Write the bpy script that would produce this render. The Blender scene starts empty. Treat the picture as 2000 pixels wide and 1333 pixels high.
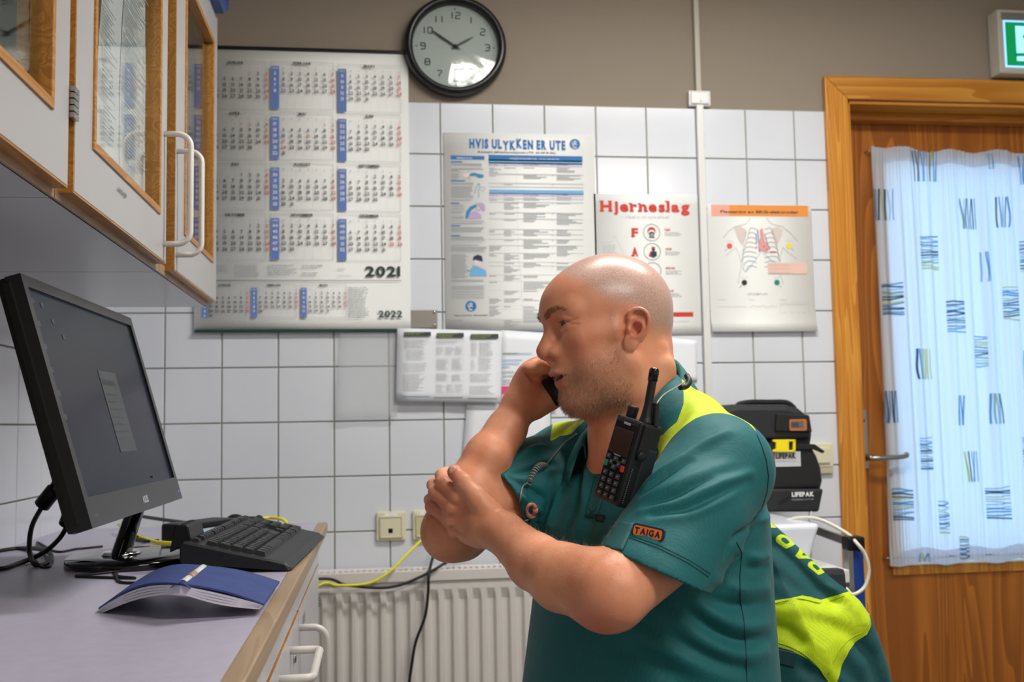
import bpy, bmesh, math, random, datetime
import numpy as np
from mathutils import Vector, Matrix
random.seed(7); rng = np.random.default_rng(7)
PI = math.pi
sc = bpy.context.scene
col = sc.collection

# ---------------------------------------------------------------- camera
F_PX = 2048.155
CAM = np.array([.7496, -2.9561, 1.1497])
_yaw, _pit, _rol = .129027637, .079339025, -.017296960
_f = np.array([math.sin(_yaw)*math.cos(_pit), math.cos(_yaw)*math.cos(_pit), math.sin(_pit)])
_r0 = np.array([math.cos(_yaw), -math.sin(_yaw), 0.]); _u0 = np.cross(_r0, _f)
RGT = math.cos(_rol)*_r0 + math.sin(_rol)*_u0
UPV = -math.sin(_rol)*_r0 + math.cos(_rol)*_u0
FWD = _f
cd = bpy.data.cameras.new('camera'); cam = bpy.data.objects.new('camera', cd); col.objects.link(cam)
cd.sensor_width = 36; cd.lens = F_PX/2000*36
cam.matrix_world = Matrix(((RGT[0], UPV[0], -FWD[0], CAM[0]), (RGT[1], UPV[1], -FWD[1], CAM[1]), (RGT[2], UPV[2], -FWD[2], CAM[2]), (0, 0, 0, 1)))
cd.dof.use_dof = True; cd.dof.focus_distance = 1.51; cd.dof.aperture_fstop = 6.5
cd.clip_start = .05
sc.camera = cam

def ray(x, y): return FWD + RGT*(x-1000)/F_PX - UPV*(y-666.5)/F_PX
def onX(x, y, X): d = ray(x, y); return CAM + d*(X-CAM[0])/d[0]
def onY(x, y, Y): d = ray(x, y); return CAM + d*(Y-CAM[1])/d[1]
def onZ(x, y, Z): d = ray(x, y); return CAM + d*(Z-CAM[2])/d[2]
def onD(x, y, D): return CAM + ray(x, y)*D

# ---------------------------------------------------------------- light and exposure
w = bpy.data.worlds.new('sky'); sc.world = w; w.use_nodes = True
bg = w.node_tree.nodes['Background']
bg.inputs[0].default_value = (.46, .72, 1.0, 1); bg.inputs[1].default_value = 1.5
sc.view_settings.view_transform = 'Standard'; sc.view_settings.look = 'None'
sc.view_settings.exposure = 1.1; sc.view_settings.gamma = 1.0; sc.view_settings.use_curve_mapping = False
sc.cycles.use_denoising = True
sc.cycles.max_bounces = 8; sc.cycles.sample_clamp_indirect = 4.0
sc.cycles.caustics_reflective = False; sc.cycles.caustics_refractive = False
CEIL = 2.62
def area(name, loc, sx, sy, power, color, rot=(0, 0, 0)):
    l = bpy.data.lights.new(name, 'AREA'); l.shape = 'RECTANGLE'; l.size = sx; l.size_y = sy; l.energy = power; l.color = color
    o = bpy.data.objects.new(name, l); o.location = loc; o.rotation_euler = rot; col.objects.link(o)
    o['kind'] = 'helper'; return o
area('ceiling_light_near_wall', (1.62, -1.15, CEIL-.085), 1.15, .24, 16, (1.0, .985, .965))
area('ceiling_fill_behind', (1.95, -3.0, CEIL-.085), 1.15, .24, 19, (1.0, .97, .92))  # added fill for the room's ambient light, from an unseen second fixture

# ---------------------------------------------------------------- materials
def lin(c):
    return tuple(((v/255)/12.92 if v/255 <= .04045 else (((v/255)+.055)/1.055)**2.4) for v in c)
MATS = {}
def mat(name, c=None, rough=.5, metal=0, spec=.5, emit=None, es=0, trans=0, coat=0, bump=None, sheen=0, var=None, sss=0):
    """c is an sRGB 0-255 colour; bump=(scale,strength[,dist]); var=(scale,second colour)"""
    if name in MATS: return MATS[name]
    m = bpy.data.materials.new(name); m.use_nodes = True; nt = m.node_tree; b = nt.nodes['Principled BSDF']
    b.inputs['Base Color'].default_value = (*lin(c), 1); b.inputs['Roughness'].default_value = rough
    b.inputs['Metallic'].default_value = metal; b.inputs['Specular IOR Level'].default_value = spec
    b.inputs['Coat Weight'].default_value = coat; b.inputs['Sheen Weight'].default_value = sheen
    b.inputs['Transmission Weight'].default_value = trans
    if sss:
        b.inputs['Subsurface Weight'].default_value = sss; b.inputs['Subsurface Radius'].default_value = (1, .35, .2); b.inputs['Subsurface Scale'].default_value = .006
    if emit: b.inputs['Emission Color'].default_value = (*lin(emit), 1); b.inputs['Emission Strength'].default_value = es
    if bump or var:
        geo = nt.nodes.new('ShaderNodeNewGeometry')
    if bump:
        n = nt.nodes.new('ShaderNodeTexNoise'); n.inputs['Scale'].default_value = bump[0]; n.inputs['Detail'].default_value = 4
        nt.links.new(geo.outputs['Position'], n.inputs['Vector'])
        bp = nt.nodes.new('ShaderNodeBump'); bp.inputs['Strength'].default_value = bump[1]; bp.inputs['Distance'].default_value = bump[2] if len(bump) > 2 else .002
        nt.links.new(n.outputs['Fac'], bp.inputs['Height']); nt.links.new(bp.outputs['Normal'], b.inputs['Normal'])
    if var:
        n = nt.nodes.new('ShaderNodeTexNoise'); n.inputs['Scale'].default_value = var[0]; n.inputs['Detail'].default_value = 3
        nt.links.new(geo.outputs['Position'], n.inputs['Vector'])
        rp = nt.nodes.new('ShaderNodeValToRGB'); rp.color_ramp.elements[0].position = .35; rp.color_ramp.elements[1].position = .65
        rp.color_ramp.elements[0].color = (*lin(c), 1); rp.color_ramp.elements[1].color = (*lin(var[1]), 1)
        nt.links.new(n.outputs['Fac'], rp.inputs[0]); nt.links.new(rp.outputs[0], b.inputs['Base Color'])
    MATS[name] = m; return m

def node_mat(name):
    m = bpy.data.materials.new(name); m.use_nodes = True; MATS[name] = m
    return m, m.node_tree, m.node_tree.nodes['Principled BSDF']

def wood(name, c1, c2, axis=2, scale=1.0, rough=.38, knots=True):
    m, nt, b = node_mat(name); N = nt.nodes.new; L = nt.links.new
    geo = N('ShaderNodeNewGeometry'); mp = N('ShaderNodeMapping')
    s = [9*scale]*3; s[axis] = .55*scale; mp.inputs['Scale'].default_value = s
    L(geo.outputs['Position'], mp.inputs['Vector'])
    n = N('ShaderNodeTexNoise'); n.inputs['Scale'].default_value = 1.0; n.inputs['Detail'].default_value = 2; n.inputs['Distortion'].default_value = .6
    L(mp.outputs[0], n.inputs['Vector'])
    mul = N('ShaderNodeMath'); mul.operation = 'MULTIPLY'; mul.inputs[1].default_value = 13
    L(n.outputs['Fac'], mul.inputs[0]); fr = N('ShaderNodeMath'); fr.operation = 'FRACT'; L(mul.outputs[0], fr.inputs[0])
    fine = N('ShaderNodeMapping'); s2 = [220*scale]*3; s2[axis] = 4*scale; fine.inputs['Scale'].default_value = s2
    L(geo.outputs['Position'], fine.inputs['Vector']); n2 = N('ShaderNodeTexNoise'); n2.inputs['Scale'].default_value = 1.0; L(fine.outputs[0], n2.inputs['Vector'])
    ad = N('ShaderNodeMath'); ad.operation = 'MULTIPLY_ADD'; ad.inputs[1].default_value = .5; L(n2.outputs['Fac'], ad.inputs[0]); L(fr.outputs[0], ad.inputs[2])
    rp = N('ShaderNodeValToRGB'); rp.color_ramp.elements[0].position = .2; rp.color_ramp.elements[1].position = 1.2
    rp.color_ramp.elements[0].color = (*lin(c1), 1); rp.color_ramp.elements[1].position = 1.0; rp.color_ramp.elements[1].color = (*lin(c2), 1)
    L(ad.outputs[0], rp.inputs[0]); L(rp.outputs[0], b.inputs['Base Color']); b.inputs['Roughness'].default_value = rough
    bp = N('ShaderNodeBump'); bp.inputs['Strength'].default_value = .06; bp.inputs['Distance'].default_value = .001
    L(n2.outputs['Fac'], bp.inputs['Height']); L(bp.outputs['Normal'], b.inputs['Normal'])
    return m

white_lam = mat('white_laminate_dim', (176, 175, 175), .32, bump=(400, .05))  # upper doors: colour greyed to stand in for the dimmer light there
counter_m = mat('counter_laminate', (182, 176, 194), .34, bump=(900, .04, .0005), var=(60, (176, 171, 189)))
edge_oak = wood('oak_edging', (196, 140, 66), (168, 112, 44), axis=1, scale=2)
edge_pale = wood('pale_edging', (172, 146, 114), (156, 130, 100), axis=1, scale=2)
pine = wood('pine', (224, 158, 62), (196, 122, 34), axis=2)
pine_h = wood('pine_horizontal', (214, 150, 60), (186, 118, 36), axis=0)
pine_door = wood('pine_door', (184, 112, 34), (146, 82, 20), axis=2, scale=.8)
tile_m = mat('glazed_tile', (226, 229, 236), .16, spec=.5, bump=(18, .06, .002), var=(2.5, (220, 224, 232)))
grout_m = mat('grout', (158, 158, 142), .9, bump=(300, .3))
black_pl = mat('black_plastic', (13, 13, 14), .42, spec=.3, bump=(1500, .15, .0004))
black_gl = mat('black_gloss', (10, 10, 12), .08)
rubber = mat('black_rubber', (16, 16, 17), .5)
steel = mat('brushed_steel', (168, 166, 162), .32, metal=1)
chrome = mat('chrome', (220, 220, 222), .08, metal=1)
paper = mat('paper', (246, 247, 244), .55)
paper_b = mat('paper_cool', (238, 241, 246), .5)
ivory = mat('ivory_plastic', (226, 220, 190), .35)
white_pl = mat('white_plastic', (226, 226, 224), .3)
yellow_cable = mat('yellow_cable', (236, 228, 20), .4)
glass_m, _nt, _b = node_mat('thin_glass')
for _n in list(_nt.nodes): _nt.nodes.remove(_n)
_o = _nt.nodes.new('ShaderNodeOutputMaterial'); _t = _nt.nodes.new('ShaderNodeBsdfTransparent'); _g = _nt.nodes.new('ShaderNodeBsdfGlossy'); _g.inputs['Roughness'].default_value = .01
_fr = _nt.nodes.new('ShaderNodeFresnel'); _gg = _nt.nodes.new('ShaderNodeNewGeometry'); _mr = _nt.nodes.new('ShaderNodeMapRange'); _mr.inputs[3].default_value = 1.5; _mr.inputs[4].default_value = 1/1.5; _nt.links.new(_gg.outputs['Backfacing'], _mr.inputs[0]); _nt.links.new(_mr.outputs[0], _fr.inputs[0]); _mx = _nt.nodes.new('ShaderNodeMixShader'); _t.inputs[0].default_value = (.93, .95, .94, 1)
_nt.links.new(_fr.outputs[0], _mx.inputs[0]); _nt.links.new(_t.outputs[0], _mx.inputs[1]); _nt.links.new(_g.outputs[0], _mx.inputs[2]); _nt.links.new(_mx.outputs[0], _o.inputs[0])

# ---------------------------------------------------------------- object helpers
def tag(o, label=None, cat=None, group=None, kind=None):
    if label: o['label'] = label
    if cat: o['category'] = cat
    if group: o['group'] = group
    if kind: o['kind'] = kind
    return o
def empty(name, loc=(0, 0, 0), rot=(0, 0, 0), parent=None):
    o = bpy.data.objects.new(name, None); o.empty_display_size = .05; col.objects.link(o); o.location = loc; o.rotation_euler = rot
    if parent: o.parent = parent
    return o
def thing(name, label, cat, loc=(0, 0, 0), rot=(0, 0, 0), group=None):
    return tag(empty(name, loc, rot), label, cat, group)

class MB:
    """collects shapes, builds ONE mesh object"""
    def __init__(s): s.v = []; s.f = []; s.m = []; s.mats = []; s.sm = []; s.cur = 0; s.smooth = False
    def use(s, m, smooth=None):
        if m not in s.mats: s.mats.append(m)
        s.cur = s.mats.index(m)
        if smooth is not None: s.smooth = smooth
        return s
    def add(s, vs, fs):
        o = len(s.v); s.v += [tuple(map(float, p)) for p in vs]; s.f += [tuple(i+o for i in f) for f in fs]
        s.m += [s.cur]*len(fs); s.sm += [s.smooth]*len(fs); return s
    def box(s, a, b, bev=0):
        x0, y0, z0 = a; x1, y1, z1 = b
        if x0 > x1: x0, x1 = x1, x0
        if y0 > y1: y0, y1 = y1, y0
        if z0 > z1: z0, z1 = z1, z0
        if bev <= 0:
            return s.add([(x0, y0, z0), (x1, y0, z0), (x1, y1, z0), (x0, y1, z0), (x0, y0, z1), (x1, y0, z1), (x1, y1, z1), (x0, y1, z1)],
                  [(0, 3, 2, 1), (4, 5, 6, 7), (0, 1, 5, 4), (1, 2, 6, 5), (2, 3, 7, 6), (3, 0, 4, 7)])
        bm = bmesh.new(); bmesh.ops.create_cube(bm, size=1)
        for v in bm.verts: v.co = Vector(((x0+x1)/2+v.co.x*(x1-x0), (y0+y1)/2+v.co.y*(y1-y0), (z0+z1)/2+v.co.z*(z1-z0)))
        bmesh.ops.bevel(bm, geom=bm.edges[:], offset=min(bev, .49*min(x1-x0, y1-y0, z1-z0)), segments=2, profile=.6, affect='EDGES')
        return s.bm(bm)
    def bm(s, bm, M=None):
        bm.verts.index_update()
        vs = [(M @ v.co if M else v.co)[:] for v in bm.verts]; fs = [tuple(v.index for v in f.verts) for f in bm.faces]; bm.free()
        return s.add(vs, fs)
    def quad(s, a, b, c, d): return s.add([a, b, c, d], [(0, 1, 2, 3)])
    def tube(s, pts, r, n=8, caps=True):
        P = [Vector(p) for p in pts]; R = r if hasattr(r, '__len__') else [r]*len(P)
        vs = []; fs = []; prev = None
        for i, p in enumerate(P):
            t = (P[min(i+1, len(P)-1)]-P[max(i-1, 0)]).normalized()
            if prev is None:
                a = Vector((0, 0, 1)) if abs(t.z) < .9 else Vector((1, 0, 0)); u = t.cross(a).normalized()
            else: u = (prev-t*prev.dot(t)).normalized()
            prev = u; v_ = t.cross(u)
            for k in range(n):
                an = 2*PI*k/n; vs.append(p+(u*math.cos(an)+v_*math.sin(an))*R[i])
        for i in range(len(P)-1):
            for k in range(n): fs.append((i*n+k, i*n+(k+1) % n, (i+1)*n+(k+1) % n, (i+1)*n+k))
        if caps: fs.append(tuple(range(n-1, -1, -1))); fs.append(tuple(range((len(P)-1)*n, len(P)*n)))
        return s.add(vs, fs)
    def lathe(s, prof, c, axis=(0, 0, 1), n=24, xdir=None):
        """prof: list of (radius, height along axis)"""
        ax = Vector(axis).normalized(); a = Vector(xdir) if xdir is not None else (Vector((0, 0, 1)) if abs(ax.z) < .9 else Vector((1, 0, 0)))
        u = ax.cross(a).normalized(); v_ = ax.cross(u); c = Vector(c); vs = []; fs = []
        for r, h in prof:
            for k in range(n): an = 2*PI*k/n; vs.append(c+ax*h+(u*math.cos(an)+v_*math.sin(an))*r)
        for i in range(len(prof)-1):
            for k in range(n): fs.append((i*n+k, i*n+(k+1) % n, (i+1)*n+(k+1) % n, (i+1)*n+k))
        if prof[0][0] > 1e-6: fs.append(tuple(range(n-1, -1, -1)))
        if prof[-1][0] > 1e-6: fs.append(tuple(range((len(prof)-1)*n, len(prof)*n)))
        return s.add(vs, fs)
    def prism(s, poly, d):
        """poly: 3D points (planar loop); d: extrusion vector"""
        n = len(poly); d = np.array(d, float); A = [np.array(p, float) for p in poly]
        vs = A+[p+d for p in A]; fs = [tuple(range(n-1, -1, -1)), tuple(range(n, 2*n))]
        for i in range(n): j = (i+1) % n; fs.append((i, j, n+j, n+i))
        return s.add(vs, fs)
    def build(s, name, m=None, parent=None, M=None):
        me = bpy.data.meshes.new(name); me.from_pydata(s.v, [], s.f)
        ms = s.mats if s.mats else [m]
        for x in ms: me.materials.append(x)
        if s.mats: me.polygons.foreach_set('material_index', s.m)
        me.polygons.foreach_set('use_smooth', s.sm)
        bm = bmesh.new(); bm.from_mesh(me); bmesh.ops.recalc_face_normals(bm, faces=bm.faces); bm.to_mesh(me); bm.free()
        o = bpy.data.objects.new(name, me); col.objects.link(o)
        if parent: o.parent = parent
        if M is not None: o.matrix_world = M
        return o
def part(name, m, parent, fn, smooth=False):
    b = MB(); b.smooth = smooth; fn(b); return b.build(name, m, parent)
def pbox(name, a, b, m, parent=None, bev=0): return MB().box(a, b, bev).build(name, m, parent)
def smooth_path(pts, n=8):
    """Catmull-Rom through the points"""
    P = [np.array(p, float) for p in pts]; P = [2*P[0]-P[1]]+P+[2*P[-1]-P[-2]]; out = []
    for i in range(1, len(P)-2):
        for k in range(n):
            t = k/n; a, b, c, d = P[i-1:i+3]
            out.append(.5*((2*b)+(-a+c)*t+(2*a-5*b+4*c-d)*t*t+(-a+3*b-3*c+d)*t**3))
    out.append(P[-2]); return out
def dup(o, loc=None, parent=None):
    c = o.copy(); col.objects.link(c)
    if parent: c.parent = parent
    if loc is not None: c.location = loc
    return c

# ---------------------------------------------------------------- lettering
_GL = {}
def _mesh_of(txt, off):
    cu = bpy.data.curves.new('t', 'FONT'); cu.body = txt; cu.size = 1; cu.offset = off; cu.resolution_u = 3
    o = bpy.data.objects.new('t', cu); col.objects.link(o)
    dg = bpy.context.evaluated_depsgraph_get(); me = o.evaluated_get(dg).to_mesh()
    vs = [tuple(v.co[:2]) for v in me.vertices]; fs = [tuple(p.vertices) for p in me.polygons]
    o.evaluated_get(dg).to_mesh_clear(); bpy.data.objects.remove(o); bpy.data.curves.remove(cu)
    return vs, fs
def glyph(ch, off):
    if (ch, off) not in _GL:
        if ch == ' ': _GL[(ch, off)] = ([], [], .28); return _GL[(ch, off)]
        vs, fs = _mesh_of(ch, off)
        x0 = min(v[0] for v in vs); x1 = max(v[0] for v in vs)
        _GL[(ch, off)] = ([(v[0]-x0, v[1]) for v in vs], fs, x1-x0+.075)
    return _GL[(ch, off)]
def text2d(s, off=0.0, gap=0.0):
    V = []; Fc = []; x = 0
    for ch in s:
        vs, fs, adv = glyph(ch, off); o = len(V); V += [(v[0]+x, v[1]) for v in vs]; Fc += [tuple(i+o for i in f) for f in fs]; x += adv+gap
    return V, Fc, max(x-.075-gap, .01)
CAP = .70
class Sheet:
    """a flat print surface: origin, right axis, up axis, outward normal; lettering and ink sit just proud of the paper"""
    def __init__(s, org, rx=(1, 0, 0), up=(0, 0, 1), nrm=(0, -1, 0), ppm=1.0):
        s.o = np.array(org, float); s.r = np.array(rx, float); s.u = np.array(up, float); s.n = np.array(nrm, float); s.mb = MB()
    def pt(s, x, y, lift=.0006): return s.o+s.r*x+s.u*y+s.n*lift
    def text(s, t, x, y, h, m, w=None, off=0.0, align='l', gap=0.0, lift=.0012, shear=0, wob=0):
        """h = cap height in metres, w = total width (squeezes)"""
        V, Fc, W = text2d(t, off, gap); k = h/CAP; kx = (w/W) if w else k
        ox = {'l': 0, 'c': -.5*W*kx, 'r': -W*kx}[align]
        s.mb.use(m); s.mb.add([s.pt(x+ox+v[0]*kx+shear*v[1]*k, y+v[1]*k, lift) for v in V], Fc)
    def rect(s, x0, y0, x1, y1, m, lift=.0006): s.mb.use(m); s.mb.quad(s.pt(x0, y0, lift), s.pt(x1, y0, lift), s.pt(x1, y1, lift), s.pt(x0, y1, lift))
    def poly(s, P, m, lift=.0009): s.mb.use(m); s.mb.add([s.pt(x, y, lift) for x, y in P], [tuple(range(len(P)))])
    def disc(s, x, y, r, m, lift=.0009, n=24, ry=None): s.poly([(x+r*math.cos(2*PI*k/n), y+(ry or r)*math.sin(2*PI*k/n)) for k in range(n)], m, lift)
    def ring(s, x, y, r, t, m, lift=.001, n=28, a0=0, a1=2*PI, ry=None):
        ry = ry or r; s.line([(x+r*math.cos(a0+(a1-a0)*k/n), y+ry*math.sin(a0+(a1-a0)*k/n)) for k in range(n+1)], t, m, lift)
    def line(s, P, t, m, lift=.001):
        s.mb.use(m)
        for (x0, y0), (x1, y1) in zip(P[:-1], P[1:]):
            dx, dy = x1-x0, y1-y0; L = math.hypot(dx, dy) or 1e-9; nx, ny = -dy/L*t/2, dx/L*t/2
            s.mb.quad(s.pt(x0-nx, y0-ny, lift), s.pt(x1-nx, y1-ny, lift), s.pt(x1+nx, y1+ny, lift), s.pt(x0+nx, y0+ny, lift))
    def frame(s, x0, y0, x1, y1, t, m): s.line([(x0, y0), (x1, y0), (x1, y1), (x0, y1), (x0, y0)], t, m)
    def greek(s, x0, y0, x1, y1, pitch, h, m, fill=.8, rnd=random, blocks=True):
        """rows of small unreadable print as word-long dashes"""
        y = y1-h
        while y > y0:
            x = x0; end = x0+(x1-x0)*(1-(1-fill)*rnd.random()*1.6 if fill < 1 else 1)
            while x < end:
                wl = rnd.uniform(2.2, 6.5)*h; e = min(x+wl, end)
                s.rect(x, y, e, y+h*rnd.uniform(.55, .75), m, .0009); x = e+h*.7
            y -= pitch
    def build(s, name, parent): return s.mb.build(name, None, parent)
def S_px(px, py, Y):
    p = onY(px, py, Y); return float(p[0]), float(p[2])

ink = mat('black_ink', (38, 44, 44), .6); ink_g = mat('grey_ink', (160, 165, 168), .6); ink_lg = mat('pale_grey_ink', (200, 203, 205), .6)
ink_red = mat('red_ink', (206, 84, 76), .6); ink_blue = mat('blue_ink', (104, 134, 200), .6); ink_teal = mat('dark_green_ink', (22, 60, 52), .6)
ink_w = mat('white_ink', (240, 240, 240), .6)
# ================================================================ SETTING
T = .152; TX0 = .9357; TZ0 = 2.078; XL = .039; XR = 3.45; YF = -4.3
def struct(name, o=None):
    o['kind'] = 'structure'; return o
# wallpaper: beige with fine diagonal weave
wp, nt, b = node_mat('woven_wallpaper'); N = nt.nodes.new; L = nt.links.new
b.inputs['Base Color'].default_value = (*lin((150, 138, 124)), 1); b.inputs['Roughness'].default_value = .85
geo = N('ShaderNodeNewGeometry'); mp = N('ShaderNodeMapping'); mp.inputs['Rotation'].default_value = (0, .7, 0); L(geo.outputs['Position'], mp.inputs['Vector'])
w1 = N('ShaderNodeTexWave'); w1.bands_direction = 'X'; w1.inputs['Scale'].default_value = 55; w1.inputs['Distortion'].default_value = 1.5; w1.inputs['Detail'].default_value = 2; L(mp.outputs[0], w1.inputs['Vector'])
w2 = N('ShaderNodeTexNoise'); w2.inputs['Scale'].default_value = 260; L(geo.outputs['Position'], w2.inputs['Vector'])
ad = N('ShaderNodeMath'); ad.operation = 'ADD'; L(w1.outputs['Fac'], ad.inputs[0]); L(w2.outputs['Fac'], ad.inputs[1])
bp = N('ShaderNodeBump'); bp.inputs['Strength'].default_value = .35; bp.inputs['Distance'].default_value = .0015; L(ad.outputs[0], bp.inputs['Height']); L(bp.outputs['Normal'], b.inputs['Normal'])
paint_w = mat('painted_wall', (206, 200, 190), .8, bump=(120, .1)); ceil_m = mat('ceiling_white', (214, 212, 206), .9)
floor_m = mat('vinyl_floor', (120, 122, 124), .45, var=(6, (108, 110, 114)), bump=(60, .05))

DX0, DX1, DZ = 2.165, 3.12, 2.112     # door opening
me = MB(); me.use(wp); me.box((XL-.1, .0045, TZ0), (DX0, .3, CEIL)); me.box((DX0, .0045, DZ), (DX1, .3, CEIL)); me.box((DX1, .0045, 0), (XR+.1, .3, CEIL))
me.use(grout_m); me.box((XL-.1, .0045, 0), (DX0, .3, TZ0))
wall_back = struct('', me.build('wall_back'))
wl = MB(); wl.use(paint_w); wl.box((XL-.3, YF, TZ0), (XL-.0045, .0045, CEIL)); wl.use(grout_m); wl.box((XL-.3, YF, 0), (XL-.0045, .0045, TZ0))
wall_left = struct('', wl.build('wall_left'))
struct('', pbox('wall_right', (XR, YF, 0), (XR+.1, .0045, CEIL), paint_w))
struct('', pbox('wall_front', (XL-.3, YF-.1, 0), (XR+.1, YF, CEIL), paint_w))
struct('', pbox('floor', (XL-.3, YF-.1, -.05), (XR+.1, .3, 0), floor_m))
struct('', pbox('ceiling', (XL-.3, YF-.1, CEIL), (XR+.1, .3, CEIL+.05), ceil_m))

def tile_mesh(wd, ht):
    m_ = MB(); g = .0038; a, c, bv = (wd-g)/2, (ht-g)/2, .0014
    o_ = [(-a, .0045, -c), (a, .0045, -c), (a, .0045, c), (-a, .0045, c), (-a, bv, -c), (a, bv, -c), (a, bv, c), (-a, bv, c), (-a+bv, 0, -c+bv), (a-bv, 0, -c+bv), (a-bv, 0, c-bv), (-a+bv, 0, c-bv)]
    f_ = [(8, 9, 10, 11)]
    for s_ in (0, 4):
        for k in range(4): j = (k+1) % 4; f_.append((s_+k, s_+j, s_+4+j, s_+4+k))
    m_.add(o_, f_); o = m_.build('tile', tile_m); return o
def put_tile(proto, loc, rz, parent, n=[0]):
    o = proto if proto.parent is None and not proto.get('used') else dup(proto)
    proto['used'] = 1; o.parent = parent; o.location = loc; jit = rng.normal(0, .0016, 2)
    o.rotation_euler = (jit[0], 0, rz+jit[1]); return o
tp = tile_mesh(T, T)
for j in range(0, 14):
    zc = TZ0-T*(j+.5)
    if zc < .05: break
    for i in range(-6, 8):
        put_tile(tp, (TX0+T*(i+.5), 0, zc), 0, wall_back)
    # cut tiles by the left corner
wdl = TX0-6*T-XL
tp2 = None
# last column by the door frame
tp3 = tile_mesh(DX0-.02-(TX0+8*T)+.03, T)
for j in range(0, 13): put_tile(tp3, (TX0+8*T+(DX0-.02-(TX0+8*T)+.03)/2, 0, TZ0-T*(j+.5)), 0, wall_back)
for j in range(2, 10):
    for i in range(0, 10):
        o = dup(tp); o.parent = wall_left; o.location = (XL, .0-T*(i+.5)+.0127, TZ0-T*(j+.5)); o.rotation_euler = (0, 0, PI/2)
for o in list(bpy.data.objects):
    if 'used' in o: del o['used']

# ---------------------------------------------------------------- door
door = struct('', empty('door_1', (DX0, 0, 0)))
def M0(o, parent):     # keep world position under a parent
    o.parent = parent; o.matrix_parent_inverse = parent.matrix_world.inverted() if False else Matrix.Translation(-Vector(parent.location)); return o
TW = .071
def frame_piece(name, poly, depth, m):
    b_ = MB(); b_.prism([(x, -.018, z) for x, z in poly], (0, depth, 0)); o = b_.build(name, m); 
    bv = o.modifiers.new('b', 'BEVEL'); bv.width = .003; bv.segments = 2; return M0(o, door)
frame_piece('architrave', [(DX0-TW, 0), (DX0+.001, 0), (DX0+.001, DZ-.0005), (DX0-TW, DZ+TW)], .018, pine)
frame_piece('architrave', [(DX1-.001, 0), (DX1+TW, 0), (DX1+TW, DZ+TW), (DX1-.001, DZ)], .018, pine)
frame_piece('architrave', [(DX0-TW, DZ+TW), (DX0+.001, DZ-.0005), (DX1-.001, DZ), (DX1+TW, DZ+TW)], .018, pine_h)
LY = .12
M0(pbox('jamb', (DX0, -.005, 0), (DX0+.012, .2, DZ), pine, None, .002), door)
M0(pbox('jamb', (DX1-.012, -.005, 0), (DX1, .2, DZ), pine, None, .002), door)
M0(pbox('head_jamb', (DX0, -.005, DZ-.012), (DX1, .2, DZ), pine_h, None, .002), door)
M0(pbox('door_stop', (DX0+.012, .075, DZ-.035), (DX1-.012, LY, DZ-.012), pine_h, None, .003), door)
WX0, WX1, WZ0, WZ1 = 2.338, 2.93, .70, 1.955
leaf = MB(); x0, x1, z1 = DX0+.014, DX1-.014, 2.085
for a, c in (((x0, 0.01), (WX0, z1)), ((WX1, 0.01), (x1, z1)), ((WX0, 0.01), (WX1, WZ0)), ((WX0, WZ1), (WX1, z1))):
    leaf.box((a[0], LY, a[1]), (c[0], LY+.045, c[1]))
leaf = M0(leaf.build('leaf', pine_door), door)
gl = MB()
for a, c in (((WX0-.03, WZ0-.03), (WX0, WZ1+.03)), ((WX1, WZ0-.03), (WX1+.03, WZ1+.03)), ((WX0, WZ0-.03), (WX1, WZ0)), ((WX0, WZ1), (WX1, WZ1+.03))):
    gl.box((a[0], LY-.006, a[1]), (c[0], LY+.01, c[1]), .002)
M0(gl.build('glazing_bead', pine), door)
M0(pbox('pane', (WX0, LY+.02, WZ0), (WX1, LY+.026, WZ1), glass_m), door)
# handle plate and lever
p1 = onY(1671, 800, LY); p2 = onY(1693, 916, LY)
hx = (p1[0]+p2[0])/2+.002
hp = M0(pbox('handle_plate', (hx-.017, LY-.008, p2[2]), (hx+.017, LY, p1[2]), steel, None, .002), door)
lz = onY(1690, 895, LY-.03)[2]
def lever(b_):
    b_.lathe([(.011, 0), (.011, .012), (.0085, .014), (.0085, .05)], (hx+.002, LY-.008, lz), (0, -1, 0), 16)
    b_.tube(smooth_path([(hx+.002, LY-.05, lz), (hx+.03, LY-.058, lz), (hx+.08, LY-.058, lz+.001), (hx+.112, LY-.055, lz+.004), (hx+.120, LY-.045, lz+.010)], 6), .0075, 12)
M0(part('handle', steel, door, lever, True), door)
def cyl(b_): b_.lathe([(.0085, 0), (.0085, .004), (.004, .0045)], (hx-.002, LY-.008, p1[2]-.035), (0, -1, 0), 16)
M0(part('keyhole', mat('dark_steel', (70, 66, 60), .4, metal=1), door, cyl, True), door)
def scr(b_):
    for z in (p1[2]-.012, p2[2]+.012): b_.lathe([(.004, 0), (.004, .001), (.001, .0015)], (hx, LY-.008, z), (0, -1, 0), 12)
M0(part('screw', steel, door, scr, True), door)

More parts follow.
